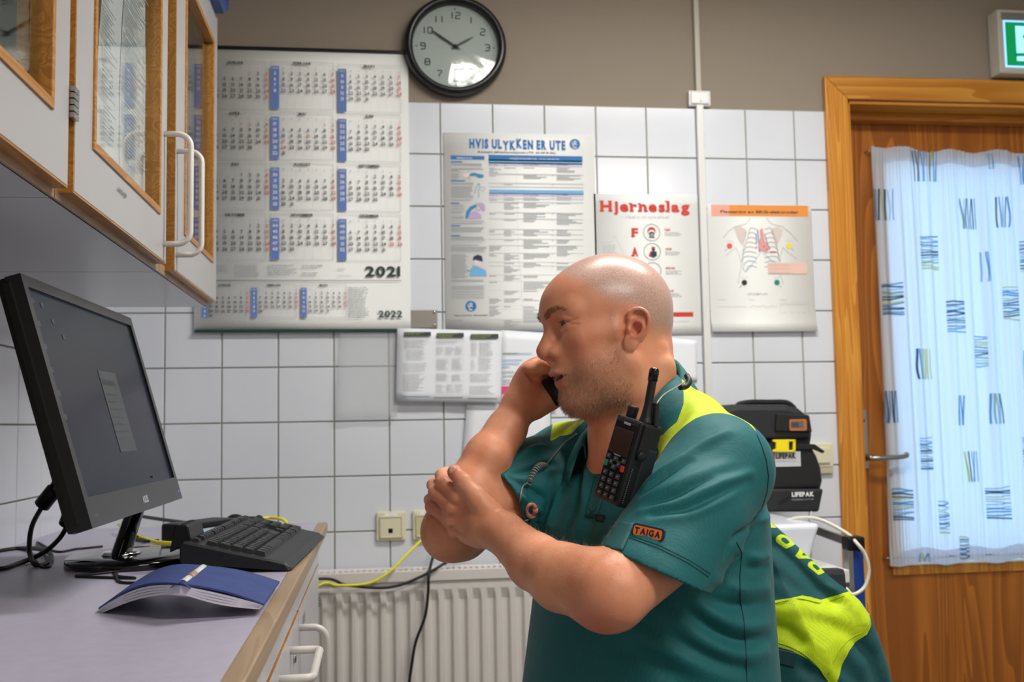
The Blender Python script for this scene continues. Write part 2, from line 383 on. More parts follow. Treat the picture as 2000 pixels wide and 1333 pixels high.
# ---------------------------------------------------------------- curtain
CY = LY-.028
ctl = onY(1703, 291, CY); cbl = onY(1739, 1104, CY)
CX0, CX1 = 2.285, 3.0; CZ0, CZ1 = .705, 2.0
def cur_y(x, z):
    g = np.clip((z-CZ0)/(CZ1-CZ0), 0, 1); e = 1-.35*np.abs(2*g-1)**3
    a = .0075*np.sin(x*62+3*np.sin(x*9)+.9*np.sin(z*1.3+x*4))+.0055*np.sin(x*121+2.2*np.sin(z*.9+x*13))+.003*np.sin(x*205+z*1.1)
    tight = np.exp(-((g-.5)/.42)**6)
    fine = .0022*np.sin(x*520+np.sin(x*40)*2)*(1-tight)
    return CY+a*e*(.5+.5*tight)+fine
def cur_top(x): return 2.0-.0225*(x-2.3)/.6-.006*np.sin((x-2.3)*9)
cloth_m, nt, b = node_mat('curtain_cotton')
def cloth_nodes(m, nt, b, c, c2):
    N = nt.nodes.new; L = nt.links.new; out = [n for n in nt.nodes if n.type == 'OUTPUT_MATERIAL'][0]
    b.inputs['Base Color'].default_value = (*lin(c), 1); b.inputs['Roughness'].default_value = .9
    tr = N('ShaderNodeBsdfTranslucent'); tr.inputs[0].default_value = (*lin(c2), 1); mx = N('ShaderNodeMixShader'); mx.inputs[0].default_value = .5
    L(b.outputs[0], mx.inputs[1]); L(tr.outputs[0], mx.inputs[2]); L(mx.outputs[0], out.inputs[0])
    g_ = N('ShaderNodeNewGeometry'); w_ = N('ShaderNodeTexNoise'); w_.inputs['Scale'].default_value = 900; L(g_.outputs['Position'], w_.inputs['Vector'])
    bp = N('ShaderNodeBump'); bp.inputs['Strength'].default_value = .15; bp.inputs['Distance'].default_value = .0005; L(w_.outputs['Fac'], bp.inputs['Height']); L(bp.outputs['Normal'], b.inputs['Normal'])
cloth_nodes(cloth_m, nt, b, (222, 222, 226), (214, 226, 240))
cur = thing('curtain', 'gathered white cotton door curtain printed with small striped blocks', 'curtain', (CX0, CY, CZ0))
def grid_surface(name, xs, zs, fy, m, parent, lift=0):
    X, Z = np.meshgrid(xs, zs); Y = fy(X, Z)-lift; Zt = Z
    V = np.stack([X, Y, Zt], -1).reshape(-1, 3); nx = len(xs); idx = np.arange(nx*(len(zs)-1)).reshape(-1, nx)[:, :-1].ravel()
    Fc = np.stack([idx, idx+1, idx+nx+1, idx+nx], 1)
    me = bpy.data.meshes.new(name); me.from_pydata(V.tolist(), [], Fc.tolist()); me.materials.append(m); me.polygons.foreach_set('use_smooth', [True]*len(me.polygons))
    o = bpy.data.objects.new(name, me); col.objects.link(o); 
    return o
xs = np.linspace(CX0, CX1, 400); ts = np.linspace(0, 1, 150)
X, G = np.meshgrid(xs, ts); Z = CZ0+.006*np.sin(X*40)+(cur_top(X)-CZ0)*G
X2 = X+.03*(1-G)*0+0*X; X2 = X + (.012*np.sin(G*3.1)*0)
Y = cur_y(X, Z); V = np.stack([X2, Y, Z], -1).reshape(-1, 3); nx = len(xs)
idx = (np.arange(len(ts)-1)[:, None]*nx+np.arange(nx-1)[None]).ravel(); Fc = np.stack([idx, idx+1, idx+nx+1, idx+nx], 1)
me = bpy.data.meshes.new('cloth'); me.from_pydata(V.tolist(), [], Fc.tolist()); me.materials.append(cloth_m); me.polygons.foreach_set('use_smooth', [True]*len(me.polygons))
co = bpy.data.objects.new('cloth', me); col.objects.link(co); M0(co, cur)
# hems: double cloth bands
for nm, g0, g1 in (('hem', .965, 1.0), ('hem', 0.0, .035)):
    X, G = np.meshgrid(xs, np.linspace(g0, g1, 8)); Z = CZ0+.006*np.sin(X*40)+(cur_top(X)-CZ0)*G; Y = cur_y(X, Z)-.0022
    V = np.stack([X, Y, Z], -1).reshape(-1, 3); idx = (np.arange(7)[:, None]*nx+np.arange(nx-1)[None]).ravel(); Fc = np.stack([idx, idx+1, idx+nx+1, idx+nx], 1)
    me = bpy.data.meshes.new(nm); me.from_pydata(V.tolist(), [], Fc.tolist()); me.materials.append(cloth_m); me.polygons.foreach_set('use_smooth', [True]*len(me.polygons))
    o = bpy.data.objects.new(nm, me); col.objects.link(o); M0(o, cur)
inks = []
for nm, c in (('print_navy', (66, 98, 122)), ('print_blue', (112, 164, 214)), ('print_lime', (206, 214, 128)), ('print_pale', (160, 196, 224))):
    m, nt, b = node_mat(nm); cloth_nodes(m, nt, b, c, c); inks.append(m)
pb = None
def strip(p, q, wd, m, wav, horiz):
    pb.use(m, True); n = 10; L_ = math.dist(p, q); vs = []
    for k in range(n+1):
        t = k/n; x = p[0]+(q[0]-p[0])*t; z = p[1]+(q[1]-p[1])*t; o_ = wav*math.sin(t*PI*1.3+.4)
        if horiz: z += o_
        else: x += o_
        for s_ in (-1, 1):
            xx, zz = (x, z+s_*wd/2) if horiz else (x+s_*wd/2, z)
            vs.append((xx, float(cur_y(np.float64(xx), np.float64(zz)))-.0032, zz))
    pb.add(vs, [(2*k, 2*k+1, 2*k+3, 2*k+2) for k in range(n)])
R_ = random.Random(4)
Vb = [(1780, 295, 1832, 355), (1704, 369, 1746, 430), (1875, 388, 1908, 448), (1944, 385, 1971, 445), (1914, 493, 1929, 551), (1986, 306, 2012, 362), (1785, 682, 1820, 741), (1720, 764, 1757, 826), (1865, 773, 1885, 831), (1930, 769, 1960, 828), (1884, 882, 1908, 941), (1794, 1081, 1816, 1098), (1993, 685, 2020, 743), (1926, 300, 1942, 330)]
Hb = [(1796, 460, 1836, 527), (1723, 553, 1764, 617), (1957, 560, 1989, 626), (1848, 588, 1885, 650), (1992, 470, 2020, 531), (1901, 656, 1930, 717), (1794, 854, 1822, 918), (1743, 954, 1784, 1017), (1831, 978, 1858, 1043), (1926, 952, 1976, 1014), (1873, 1048, 1894, 1092), (1994, 853, 2020, 915)]
for bxs, hz in ((Vb, False), (Hb, True)):
    for x0, y0, x1, y1 in bxs:
        a = onY(x0, y0, CY); c = onY(x1, y1, CY); n = max(3, int(round((abs(y1-y0)/5.0) if hz else (x1-x0)/5.0)))
        if True: pb = MB(); pb.smooth = True
        for k in range(n):
            m = inks[R_.choice([0, 0, 1, 1, 2, 3])]; f = (k+.5)/n; wd = R_.uniform(.0024, .005); wv = R_.uniform(-.003, .003)
            if hz: z = a[2]+(c[2]-a[2])*f; strip((a[0], z), (c[0], z+R_.uniform(-.004, .004)), wd, m, wv, True)
            else: x = a[0]+(c[0]-a[0])*f; strip((x+R_.uniform(-.004, .004), c[2]), (x+R_.uniform(-.004, .004), a[2]), wd, m, wv, False)
        M0(pb.build('printed_block'), cur)
for zz, xx in ((CZ0+.02, CX1+.02), (1.985, CX0)):
    M0(part('curtain_wire', steel, None, lambda b_: b_.tube([(CX0-.006, LY, zz), (CX0-.006, CY+.006, zz), (CX0+.004, CY+.004, zz), (xx, CY+.004, zz)], .0021, 6), True), cur)

# ---------------------------------------------------------------- fire exit sign
es = onY(1948, 24, -.05)
ex = thing('exit_sign', 'lit green and pale blue emergency exit sign in a grey box above the door', 'sign', (es[0], 0, es[2]))
x0 = es[0]-.004; z1 = es[2]+.008; z0 = z1-.20
M0(pbox('housing', (x0, -.055, z0), (x0+.36, 0, z1), mat('sign_housing', (196, 190, 178), .5), None, .005), ex)
M0(pbox('top_strip', (x0+.012, -.0565, z1-.032), (x0+.35, -.054, z1-.010), mat('sign_grey_strip', (128, 126, 120), .6), None), ex)
S = Sheet((x0+.017, -.056, z0+.018)); gr = mat('sign_green', (0, 110, 60), .4, emit=(0, 120, 60), es=.55); sb = mat('sign_pale_blue', (150, 190, 235), .4, emit=(120, 175, 255), es=.95)
S.rect(0, 0, .326, .147, sb, .0004); S.rect(.005, .005, .321, .142, gr, .0008)
S.rect(.038, .02, .118, .13, sb, .0014)
S.poly([(.060, .098), (.078, .112), (.10, .112), (.10, .103), (.082, .101), (.066, .088)], gr, .002)
S.poly([(.082, .10), (.112, .09), (.114, .05), (.09, .046)], gr, .002); S.disc(.094, .118, .009, gr, .002)
S.poly([(.03, .044), (.092, .046), (.092, .036), (.03, .034)], gr, .002); S.poly([(.03, .044), (.036, .044), (.036, .034), (.03, .034)], gr, .002); S.poly([(.10, .05), (.115, .045), (.135, .015), (.12, .012)], gr, .002)
S.poly([(.16, .09), (.23, .09), (.23, .115), (.28, .072), (.23, .03), (.23, .055), (.16, .055)], sb, .002)
M0(S.build('sign_panel', None), ex)

# ---------------------------------------------------------------- cable conduit and junction box
cp = thing('cable_conduit', 'white plastic cable conduit running down the wall', 'conduit', (1.704, 0, 0))
M0(pbox('lower_channel', (1.704-.010, -.016, .8), (1.704+.011, 0, 2.085), white_pl, None, .003), cp)
M0(pbox('upper_channel', (1.704-.008, -.012, 2.125), (1.704+.008, .004, CEIL), mat('painted_channel', (190, 184, 170), .5), None, .003), cp)
jb = thing('junction_box', 'small square white junction box on the conduit at the tile edge', 'junction box', (1.705, 0, 2.105))
M0(pbox('box_base', (1.672, -.014, 2.081), (1.738, .004, 2.127), white_pl, None, .003), jb)
M0(pbox('box_cover', (1.677, -.020, 2.085), (1.733, -.012, 2.123), white_pl, None, .004), jb)
M0(part('cover_screw', steel, None, lambda b_: b_.lathe([(.0022, 0), (.0022, .001), (.0008, .0014)], (1.706, -.020, 2.094), (0, -1, 0), 12), True), jb)

# ---------------------------------------------------------------- wall clock
cc = np.array([.9815, 0, 2.239]); R0 = .1475
ck = thing('wall_clock', 'round black-rimmed wall clock with pale face and square numerals', 'clock', tuple(cc))
clock_black = mat('clock_black', (14, 14, 15), .3)
M0(part('rim', clock_black, None, lambda b_: b_.lathe([(R0-.004, 0), (R0, .004), (R0, .022), (R0-.004, .034), (R0-.013, .041), (R0-.021, .036), (R0-.0245, .022), (R0-.0245, .004)], tuple(cc), (0, -1, 0), 72), True), ck)
M0(part('face', mat('clock_face', (196, 202, 200), .6), None, lambda b_: b_.lathe([(0.0001, .012), (R0-.024, .012), (R0-.024, .008)], tuple(cc), (0, -1, 0), 64)), ck)
S = Sheet((cc[0], -.012, cc[2]))
def sq_digit(S, s_, x, y, h, t, m):
    """squared-off numerals drawn with strokes"""
    w_ = h*.72; r = h*.16
    G = {'0': [[(r, 0), (w_-r, 0), (w_, r), (w_, h-r), (w_-r, h), (r, h), (0, h-r), (0, r), (r, 0)]], '1': [[(w_*.55, 0), (w_*.55, h)]],
         '2': [[(0, h), (w_-r, h), (w_, h-r), (w_, h/2+r), (w_-r, h/2), (r, h/2), (0, h/2-r), (0, 0), (w_, 0)]],
         '3': [[(0, h), (w_-r, h), (w_, h-r), (w_, r), (w_-r, 0), (0, 0)], [(w_*.2, h/2), (w_, h/2)]],
         '4': [[(0, h), (0, h*.35), (r, h*.25), (w_, h*.25)], [(w_*.75, h*.6), (w_*.75, 0)]],
         '5': [[(w_, h), (0, h), (0, h/2), (w_-r, h/2), (w_, h/2-r), (w_, r), (w_-r, 0), (0, 0)]],
         '6': [[(w_, h), (r, h), (0, h-r), (0, r), (r, 0), (w_-r, 0), (w_, r), (w_, h/2-r), (w_-r, h/2), (0, h/2)]],
         '7': [[(0, h), (w_, h), (w_*.95, h*.7), (w_*.45, h*.35), (w_*.4, 0)]],
         '8': [[(r, 0), (w_-r, 0), (w_, r), (w_, h-r), (w_-r, h), (r, h), (0, h-r), (0, r), (r, 0)], [(0, h/2), (w_, h/2)]],
         '9': [[(w_, h/2), (r, h/2), (0, h/2+r), (0, h-r), (r, h), (w_-r, h), (w_, h-r), (w_, r), (w_-r, 0), (0, 0)]]}
    for ln in G[s_]: S.line([(x+a, y+c) for a, c in ln], t, m, .0012)
for n_ in range(1, 13):
    a = PI/2-n_*PI/6; rr = .093; cx_, cy_ = rr*math.cos(a), rr*math.sin(a); h = .0185; s_ = str(n_); adv = h*.95
    for q, ch in enumerate(s_):
        ww = adv if ch != '1' else adv*.8
        sq_digit(S, ch, cx_-adv*len(s_)/2+adv*q+h*.1, cy_-h/2, h, .0027, ink)
for n_ in range(60):
    a = n_*PI/30; r1, r2 = (.108, .113); 
    if n_ % 5: S.line([(r1*math.cos(a), r1*math.sin(a)), (r2*math.cos(a), r2*math.sin(a))], .0006, ink_g)
for n_ in range(0, 12, 3): a = n_*PI/6; S.disc(.112*math.cos(a), .112*math.sin(a), .0022, ink)
S.poly([(-.004, -.052), (.004, -.052), (0, -.047)], ink_red); S.text('ATLANTA', 0, -.0585, .0022, ink_g, w=.014, align='c')
M0(S.build('dial_print', None), ck)
def hand(L_, w_, a_deg, lift, tail):
    a = math.radians(90-a_deg); d = np.array([math.cos(a), math.sin(a)]); n_ = np.array([-d[1], d[0]])
    def fn(b_):
        P = [-d*tail-n_*w_*.8, d*L_*.62-n_*w_, d*L_-n_*w_*.25, d*L_+n_*w_*.25, d*L_*.62+n_*w_, -d*tail+n_*w_*.8]
        b_.prism([(cc[0]+p[0], -lift, cc[2]+p[1]) for p in P], (0, -.001, 0))
    return fn
M0(part('minute_hand', clock_black, None, hand(.082, .0028, 303, .017, .012)), ck)
M0(part('hour_hand', clock_black, None, hand(.060, .0034, 60, .015, .012)), ck)
M0(part('second_hand', clock_black, None, hand(.085, .0008, 304, .020, .02)), ck)
M0(part('hub', clock_black, None, lambda b_: b_.lathe([(.0055, .012), (.0055, .021), (.003, .023), (.0001, .0232)], tuple(cc), (0, -1, 0), 20), True), ck)
M0(part('glass', glass_m, None, lambda b_: b_.lathe([(0.0001, .030), (R0-.0235, .030)], tuple(cc), (0, -1, 0), 64), True), ck)

# ---------------------------------------------------------------- wall calendar
CYY = -.006
cal = thing('wall_calendar', 'large year calendar sheet with blue week columns, hanging beside the cabinet', 'calendar', (.545, 0, 1.42))
A = onY(379, 648, CYY); B_ = onY(797, 107, CYY); cx0, cx1, cz0, cz1 = A[0], B_[0], A[2]+.002, B_[2]+.004
sh = MB(); n_ = 24; vs = []; 
for k in range(n_+1):
    z = cz0+(cz1-cz0)*k/n_; t = k/n_
    for x in (cx0, cx1): vs.append((x, CYY-.004*math.sin(PI*t)-.004*(1-t)**3, z))
sh.smooth = True; sh.add(vs, [(2*k, 2*k+1, 2*k+3, 2*k+2) for k in range(n_)])
o = sh.build('sheet', paper); so = o.modifiers.new('s', 'SOLIDIFY'); so.thickness = .0006; so.offset = -1; M0(o, cal)
M0(pbox('hanging_rail', (cx0, CYY-.006, cz1-.003), (cx1+.003, CYY+.004, cz1+.006), clock_black, None, .002), cal)
M0(pbox('bottom_rail', (cx0+.002, CYY-.012, cz0-.006), (cx1-.001, CYY-.002, cz0+.002), ink_teal, None, .0015), cal)
S = Sheet((0, CYY-.009, 0))
def cpx(cx, cy): return S_px(360+cx/2.298, 80+cy/2.298, CYY-.009)
names = ['JANUAR', 'FEBRUAR', 'MARS', 'APRIL', 'MAI', 'JUNI', 'JULI', 'AUGUST', 'SEPTEMBER', 'OKTOBER', 'NOVEMBER', 'DESEMBER']
hol = {(2021, 4, 1), (2021, 4, 2), (2021, 4, 5), (2021, 5, 1), (2021, 5, 13), (2021, 5, 17), (2021, 5, 24), (2021, 1, 1), (2021, 12, 25), (2021, 12, 26), (2022, 1, 1)}
def month(yr, mo, xl, yt, xr, yb, dx, dy, xw, nrow, h):
    p0 = cpx(xl, yb); p1 = cpx(xr, yt); S.frame(p0[0], p0[1], p1[0], p1[1], .0008, ink_g)
    wk0 = cpx(xl, yt); PX = S_px(1001, 500, 0)[0]-S_px(1000, 500, 0)[0]; cw = dx/2.298*PX*1.0; rh = dy/2.298*PX
    Wx = wk0[0]; ww = xw/2.298*PX; top = p1[1]
    tt = .80*h
    S.text(names[mo-1], (p0[0]+p1[0])/2, top-rh*.42-tt*.0, tt, ink, off=.04, align='c')
    S.rect(Wx, p0[1], Wx+ww, top-rh*.75, ink_blue, .0007); S.text('UKE', Wx+ww*.15, top-rh*1.32, h*.6, ink_w, w=ww*.7)
    first = datetime.date(yr, mo, 1); wd = first.weekday(); nd = ((datetime.date(yr+mo//12, mo % 12+1, 1))-first).days
    for k, ch in enumerate('MTOTFLS'): S.text(ch, Wx+ww+cw*(k+.5), top-rh*1.32, h*.6, ink_g, align='c')
    for k in range(7): S.line([(Wx+ww+cw*k, p0[1]), (Wx+ww+cw*k, top-rh*.9)], .0003, ink_lg)
    for d in range(1, nd+1):
        q = wd+d-1; r_, c_ = divmod(q, 7); x = Wx+ww+cw*(c_+.5); z = top-rh*(2.3+r_)
        red = c_ == 6 or (yr, mo, d) in hol
        S.text(str(d), x, z, h, ink_red if red else ink, off=.02, align='c')
        if d == 1 or c_ == 0: S.text(str((first+datetime.timedelta(days=d-1)).isocalendar()[1]), Wx+ww/2, z, h*.95, ink_w, off=.03, align='c')
for mo in range(1, 13):
    c_, r_ = (mo-1) % 3, (mo-1)//3; xl = [86, 388, 690][c_]; yt = [96, 100, 113][c_]+r_*[227, 226, 223][c_]
    month(2021, mo, xl, yt, xl+280, yt+205, 35.4, 25.6, 36, 6, .0094)
for k in range(3):
    xl = [78, 300, 523][k]; month(2022, k+1, xl, 1093, xl+203, 1243, 25.3, 19.2, 25, 6, .0070)
a = cpx(813, 1056); S.text('2021', a[0], a[1], .0270, ink_teal, w=.0970, off=.03)
a = cpx(872, 1241); S.text('2022', a[0], a[1], .0180, ink_teal, w=.066, off=.03)
a = cpx(60, 1076); c = cpx(974, 1076); S.line([(a[0], a[1]), (c[0], a[1])], .0016, ink_teal)
for xx, yy, x2, y2 in ((145, 1005, 205, 1040), (225, 1003, 340, 1058), (375, 1005, 505, 1058), (528, 1006, 625, 1025), (528, 1040, 610, 1055), (736, 1105, 830, 1245)):
    a = cpx(xx, y2); c = cpx(x2, yy); S.greek(a[0], a[1], c[0], c[1], .0052, .0028, ink_g, .8)
a = cpx(690, 1028); S.text('Bollen', a[0], a[1], .006, ink_lg, shear=.3); a = cpx(690, 1056); S.text('Produksjonslaget', a[0], a[1], .003, ink_g, w=.038)
o = S.build('calendar_print', None); M0(o, cal)

# ---------------------------------------------------------------- poison poster
def poster(name, label, cat, tl, br, Y=-.004, curl=0.0, m=paper):
    a = onY(tl[0], br[1], Y); c = onY(br[0], tl[1], Y); x0, x1, z0, z1 = a[0], c[0], a[2], c[2]
    t = thing(name, label, cat, ((x0+x1)/2, 0, z0)); b_ = MB(); b_.smooth = True; n_ = 14; vs = []
    for k in range(n_+1):
        f = k/n_; y = Y-curl*max(0, 1-f*5)**2
        for x in (x0, x1): vs.append((x, y, z0+(z1-z0)*f))
    b_.add(vs, [(2*k, 2*k+1, 2*k+3, 2*k+2) for k in range(n_)]); o = b_.build('sheet', m); so = o.modifiers.new('s', 'SOLIDIFY'); so.thickness = .0004; so.offset = -1; M0(o, t)
    return t, (x0, x1, z0, z1)
pst, _ = poster('poison_poster', 'large white first aid poster with blue HVIS ULYKKEN ER UTE heading', 'poster', (871, 264), (1160, 648))
S = Sheet((0, -.004, 0)); blue = mat('poster_blue', (20, 108, 178), .6); blue2 = mat('poster_light_blue', (110, 176, 222), .6); lil = mat('poster_lilac', (206, 196, 224), .6); navy = mat('navy_ink', (20, 30, 80), .6)
def q(cx, cy): return S_px(860+cx/3.175, 240+cy/3.175, -.004)
def prect(x0, y0, x1, y1, m, lift=.0006): a = q(x0, y1); c = q(x1, y0); S.rect(a[0], a[1], c[0], c[1], m, lift)
hd = 'HVIS ULYKKEN ER UTE'; a = q(180, 150); e_ = q(775, 156); tot = e_[0]-a[0]; x = a[0]; V_, F_, W_ = text2d(hd, .05, .05); kx = tot/W_
wob = {5: 0, 6: 0, 7: -.004, 8: -.003, 9: .003, 10: 0}
for i_, ch in enumerate(hd):
    vs_, fs_, adv = glyph(ch, .05)
    if vs_: S.text(ch, x, a[1]-.002-.0015*i_/18+wob.get(i_, 0), .0250, blue, w=(adv-.075)*kx, off=.06)
    x += (adv+.05)*kx
a = q(232, 186); S.text('Kontakt Giftinformasjonen (Tlf. 22 59 13 00)', a[0], a[1], .0052, ink, w=q(712, 190)[0]-a[0], off=.03, shear=.2)
def emblem(x, y, r): S.disc(x, y, r, blue); S.ring(x, y+r*.35, r*.22, r*.16, ink_w, .0014); S.ring(x, y-r*.3, r*.34, r*.16, ink_w, .0014, a0=.3, a1=2*PI-.8); S.line([(x-r*.5, y+r*.4), (x-r*.55, y-r*.1), (x-r*.1, y-r*.2)], r*.12, ink_w, .0014); S.line([(x-r*.3, y-r*.72), (x+r*.3, y-r*.72)], r*.12, ink_w, .0014)
e_ = q(834, 133); emblem(e_[0], e_[1], .0155)
prect(64, 206, 273, 227, blue); a = q(100, 222); S.text('GENERELLE TILTAK', a[0], a[1], .0035, ink_w, w=.045, off=.02)
prect(299, 208, 880, 236, blue); a = q(430, 226); S.text('HUSHOLDNINGSKJEMIKALIER - TILTAK VED INNTAK', a[0], a[1], .0035, ink_w, w=.145, off=.02)
prect(299, 236, 880, 253, blue2); prect(299, 254, 880, 269, lil); prect(303, 421, 888, 441, blue2); prect(303, 443, 888, 457, lil)
for hx_, hw in ((300, 70), (392, 28), (512, 130), (685, 20), (718, 100)):
    for yy in (265, 452):
        a = q(hx_+3, yy); S.text('KLASSE'[:max(2, hw//14)], a[0], a[1], .003, mat('purple_ink', (110, 84, 130), .6), w=hw*.00034)
RR = random.Random(9)
cols_ = [(303, 385), (395, 500), (515, 680), (693, 706), (722, 885)]
y = 280
while y < 1275:
    rows = RR.choice([2, 3, 4, 5, 6, 7])
    if y < 420 < y+rows*8.5: rows = 1
    if 405 < y < 462: y = 465
    for ci, (a0, a1) in enumerate(cols_):
        k = RR.randint(1, rows) if ci not in (3,) else 1
        if RR.random() < .8:
            for r_ in range(k):
                xe = a0+(a1-a0)*RR.uniform(.35, 1.0 if r_ < k-1 else .7); prect(a0, y+r_*8.5, xe, y+r_*8.5+3.4, ink_g, .0009)
    y += rows*8.5
    prect(300, y-1.0, 888, y, ink_lg, .0008); y += 5
for y0_, y1_ in ((240, 243.5), (357, 361), (497, 501), (636, 640), (698, 702)): prect(66, y0_, 66+RR.uniform(50, 90), y1_+2, blue, .0009)
for y0_, y1_, xe in ((254, 292, 270), (294, 345, 130), (372, 480, 205), (510, 600, 150), (608, 625, 278), (650, 680, 275), (708, 745, 280), (758, 762, 262), (770, 810, 285), (812, 960, 170), (975, 990, 285), (1008, 1095, 280)):
    y = y0_
    while y < y1_: prect(68, y, xe-RR.uniform(0, 22), y+3, ink_g if RR.random() < .8 else ink_lg, .0009); y += 8.2
# small figures drawn in blue and mauve
teal_i = mat('teal_ink', (40, 132, 176), .6); mauve = mat('mauve_ink', (186, 160, 204), .6); skin_i = mat('pale_skin_ink', (226, 206, 206), .6)
def qpoly(P, m, lift=.0012): S.poly([q(*p) for p in P], m, lift)
qpoly([(180, 318), (205, 310), (230, 316), (268, 322), (268, 340), (238, 343), (215, 328), (182, 332)], teal_i); qpoly([(140, 322), (160, 314), (180, 318), (182, 332), (160, 340), (142, 334)], skin_i); S.line([q(176, 335), q(182, 362)], .0008, navy)
S.line([q(213, 440), q(222, 400), q(238, 375), q(244, 392), q(236, 420), q(240, 440), q(236, 466)], .0014, teal_i); S.ring(q(262, 412)[0], q(262, 412)[1], .006, .0012, mauve)
qpoly([(155, 595), (160, 550), (185, 520), (220, 505), (224, 520), (190, 545), (168, 595)], teal_i); qpoly([(172, 595), (180, 565), (215, 545), (250, 570), (256, 595)], mauve); qpoly([(222, 498), (258, 495), (276, 512), (278, 545), (262, 552), (250, 520), (228, 518)], mauve)
S.ring(q(236, 530)[0], q(236, 530)[1], .007, .0008, navy)
qpoly([(200, 855), (206, 830), (232, 818), (258, 828), (264, 862), (240, 856), (220, 848)], navy); qpoly([(206, 856), (240, 856), (258, 866), (244, 890), (216, 888)], skin_i); qpoly([(180, 952), (188, 905), (214, 890), (248, 900), (280, 915), (288, 952)], blue2); S.line([q(168, 915), q(190, 925), q(212, 905), q(200, 885)], .0014, navy)
e_ = q(189, 1138); emblem(e_[0], e_[1], .0155); a = q(82, 1199); S.text('Telefon 22 59 13 00 - HELE DØGNET', a[0], a[1], .0032, ink, w=q(295, 1199)[0]-a[0], off=.02)
for yy, x2 in ((1227, 140), (1254, 124), (1278, 222)): prect(85 if yy < 1270 else 158, yy-3, x2, yy+1, ink_g, .0009)
prect(384, 1294, 640+280, 1301, blue, .0012)
S.line([q(470, 75), q(478, 700), q(520, 1290)], .0005, ink_lg, .0013)
M0(S.build('poster_print', None), pst)

# ---------------------------------------------------------------- stroke poster
hj, _ = poster('stroke_poster', 'white poster headed Hjerneslag in red slab letters, partly behind the bald head', 'poster', (1166, 381), (1362, 655))
S = Sheet((0, -.004, 0)); redp = mat('poster_red', (206, 52, 36), .6); slate = mat('slate_ink', (36, 42, 60), .6); grn = mat('green_ring', (60, 96, 88), .6)
def q(cx, cy): return S_px(1140+cx/3.92, 360+cy/3.92, -.004)
a = q(128, 206); e_ = q(810, 210); S.text('Hjerneslag', a[0], a[1], .0300, redp, w=e_[0]-a[0], off=.045, gap=.02)
# slab serifs under the stems
V_, F_, W_ = text2d('Hjerneslag', .045, .02); kx = (e_[0]-a[0])/W_; x = a[0]
for ch in 'Hjerneslag':
    adv = glyph(ch, .045)[2]; w_ = (adv-.075)*kx; ht_ = {'H': .030, 'l': .0315}.get(ch, .0235)
    if ch in 'Hrnl':
        for sx in ([.12, .88] if ch in 'Hn' else [.22]): S.rect(x+w_*sx-.006, a[1]-.0012, x+w_*sx+.006, a[1]+.0038, redp, .0014)
        for sx in ([.12, .88] if ch in 'H' else [.1]): S.rect(x+w_*sx-.006, a[1]+ht_-.003, x+w_*sx+.004, a[1]+ht_+.001, redp, .0014)
    x += (adv+.02)*kx
a = q(292, 262); S.text('- raskt til sykehus!', a[0], a[1], .0105, ink_lg, w=q(655, 262)[0]-a[0])
for ch, yy in (('F', 402), ('A', 550), ('S', 698), ('T', 860)):
    a = q(366, yy); S.text(ch, a[0], a[1], .0240, redp, w=.0200, off=.05); S.rect(a[0]-.001, a[1]-.001, a[0]+.010, a[1]+.003, redp, .0013)
PXM = S_px(1001, 500, 0)[0]-S_px(1000, 500, 0)[0]
for k, (yy, w1_, w2_) in enumerate(((371, 'FJES', ''), (518, 'ARM', ''), (665, 'SPRÅK', ''), (838, 'TALE', ''))):
    c_ = q(520+k*4, yy); r_ = 65/3.92*PXM; S.ring(c_[0], c_[1], r_, .0014, grn)
    if k == 0:
        S.disc(c_[0], c_[1]+.004, .0125, redp, .0010); S.disc(c_[0], c_[1]-.002, .0100, ink_w, .0013); S.disc(c_[0], c_[1]-.004, .0086, slate, .0016, ry=.0065); S.poly([(c_[0]-.005, c_[1]-.004), (c_[0]+.006, c_[1]-.004), (c_[0], c_[1]-.008)], ink_w, .0019); S.poly([(c_[0]-.010, c_[1]-.0155), (c_[0]-.006, c_[1]-.011), (c_[0]+.006, c_[1]-.011), (c_[0]+.010, c_[1]-.0155)], slate, .0012)
    elif k == 1:
        S.poly([(c_[0]-.009, c_[1]-.013), (c_[0]-.006, c_[1]), (c_[0]+.004, c_[1]+.003), (c_[0]+.013, c_[1]), (c_[0]+.014, c_[1]-.012), (c_[0]+.004, c_[1]-.018)], slate, .0012); S.disc(c_[0]+.004, c_[1]+.0075, .0048, slate, .0014); S.poly([(c_[0]-.002, c_[1]+.009), (c_[0]-.001, c_[1]+.0155), (c_[0]+.009, c_[1]+.0135), (c_[0]+.009, c_[1]+.010)], redp, .0016); S.poly([(c_[0]-.011, c_[1]-.013), (c_[0]-.007, c_[1]-.001), (c_[0]-.003, c_[1]-.001), (c_[0]-.005, c_[1]-.014)], redp, .0016)
    else: S.text('! *' if k == 2 else '?', c_[0], c_[1]-.005, .008, redp, align='c')
    a = q(620+k*4, yy-14); S.text(w1_, a[0], a[1], .0056, redp, off=.04, gap=.03); b2 = q(620+k*4, yy+35); c2 = q(765, yy-2); S.greek(b2[0], b2[1], c2[0]-.006, c2[1], .0042, .0022, ink_g, .85)
a = q(145, 550); c_ = q(245, 462); S.greek(a[0], a[1], c_[0], c_[1], .0068, .004, ink_lg, .9)
S.line([q(130, 445), q(215, 445), q(235, 395), q(262, 450), q(310, 540)], .0006, ink_lg)
a = q(560, 1016); c_ = q(838, 980); S.rect(a[0], a[1], c_[0], c_[1], redp); a = q(600, 1008); S.text('Ring 113!', a[0], a[1], .005, ink_w, w=.026)
for yy in (1050, 1110): a = q(660, yy+5); c_ = q(835, yy-3); S.greek(a[0], a[1], c_[0], c_[1], .005, .0022, ink_lg, .9)
M0(S.build('poster_print', None), hj)

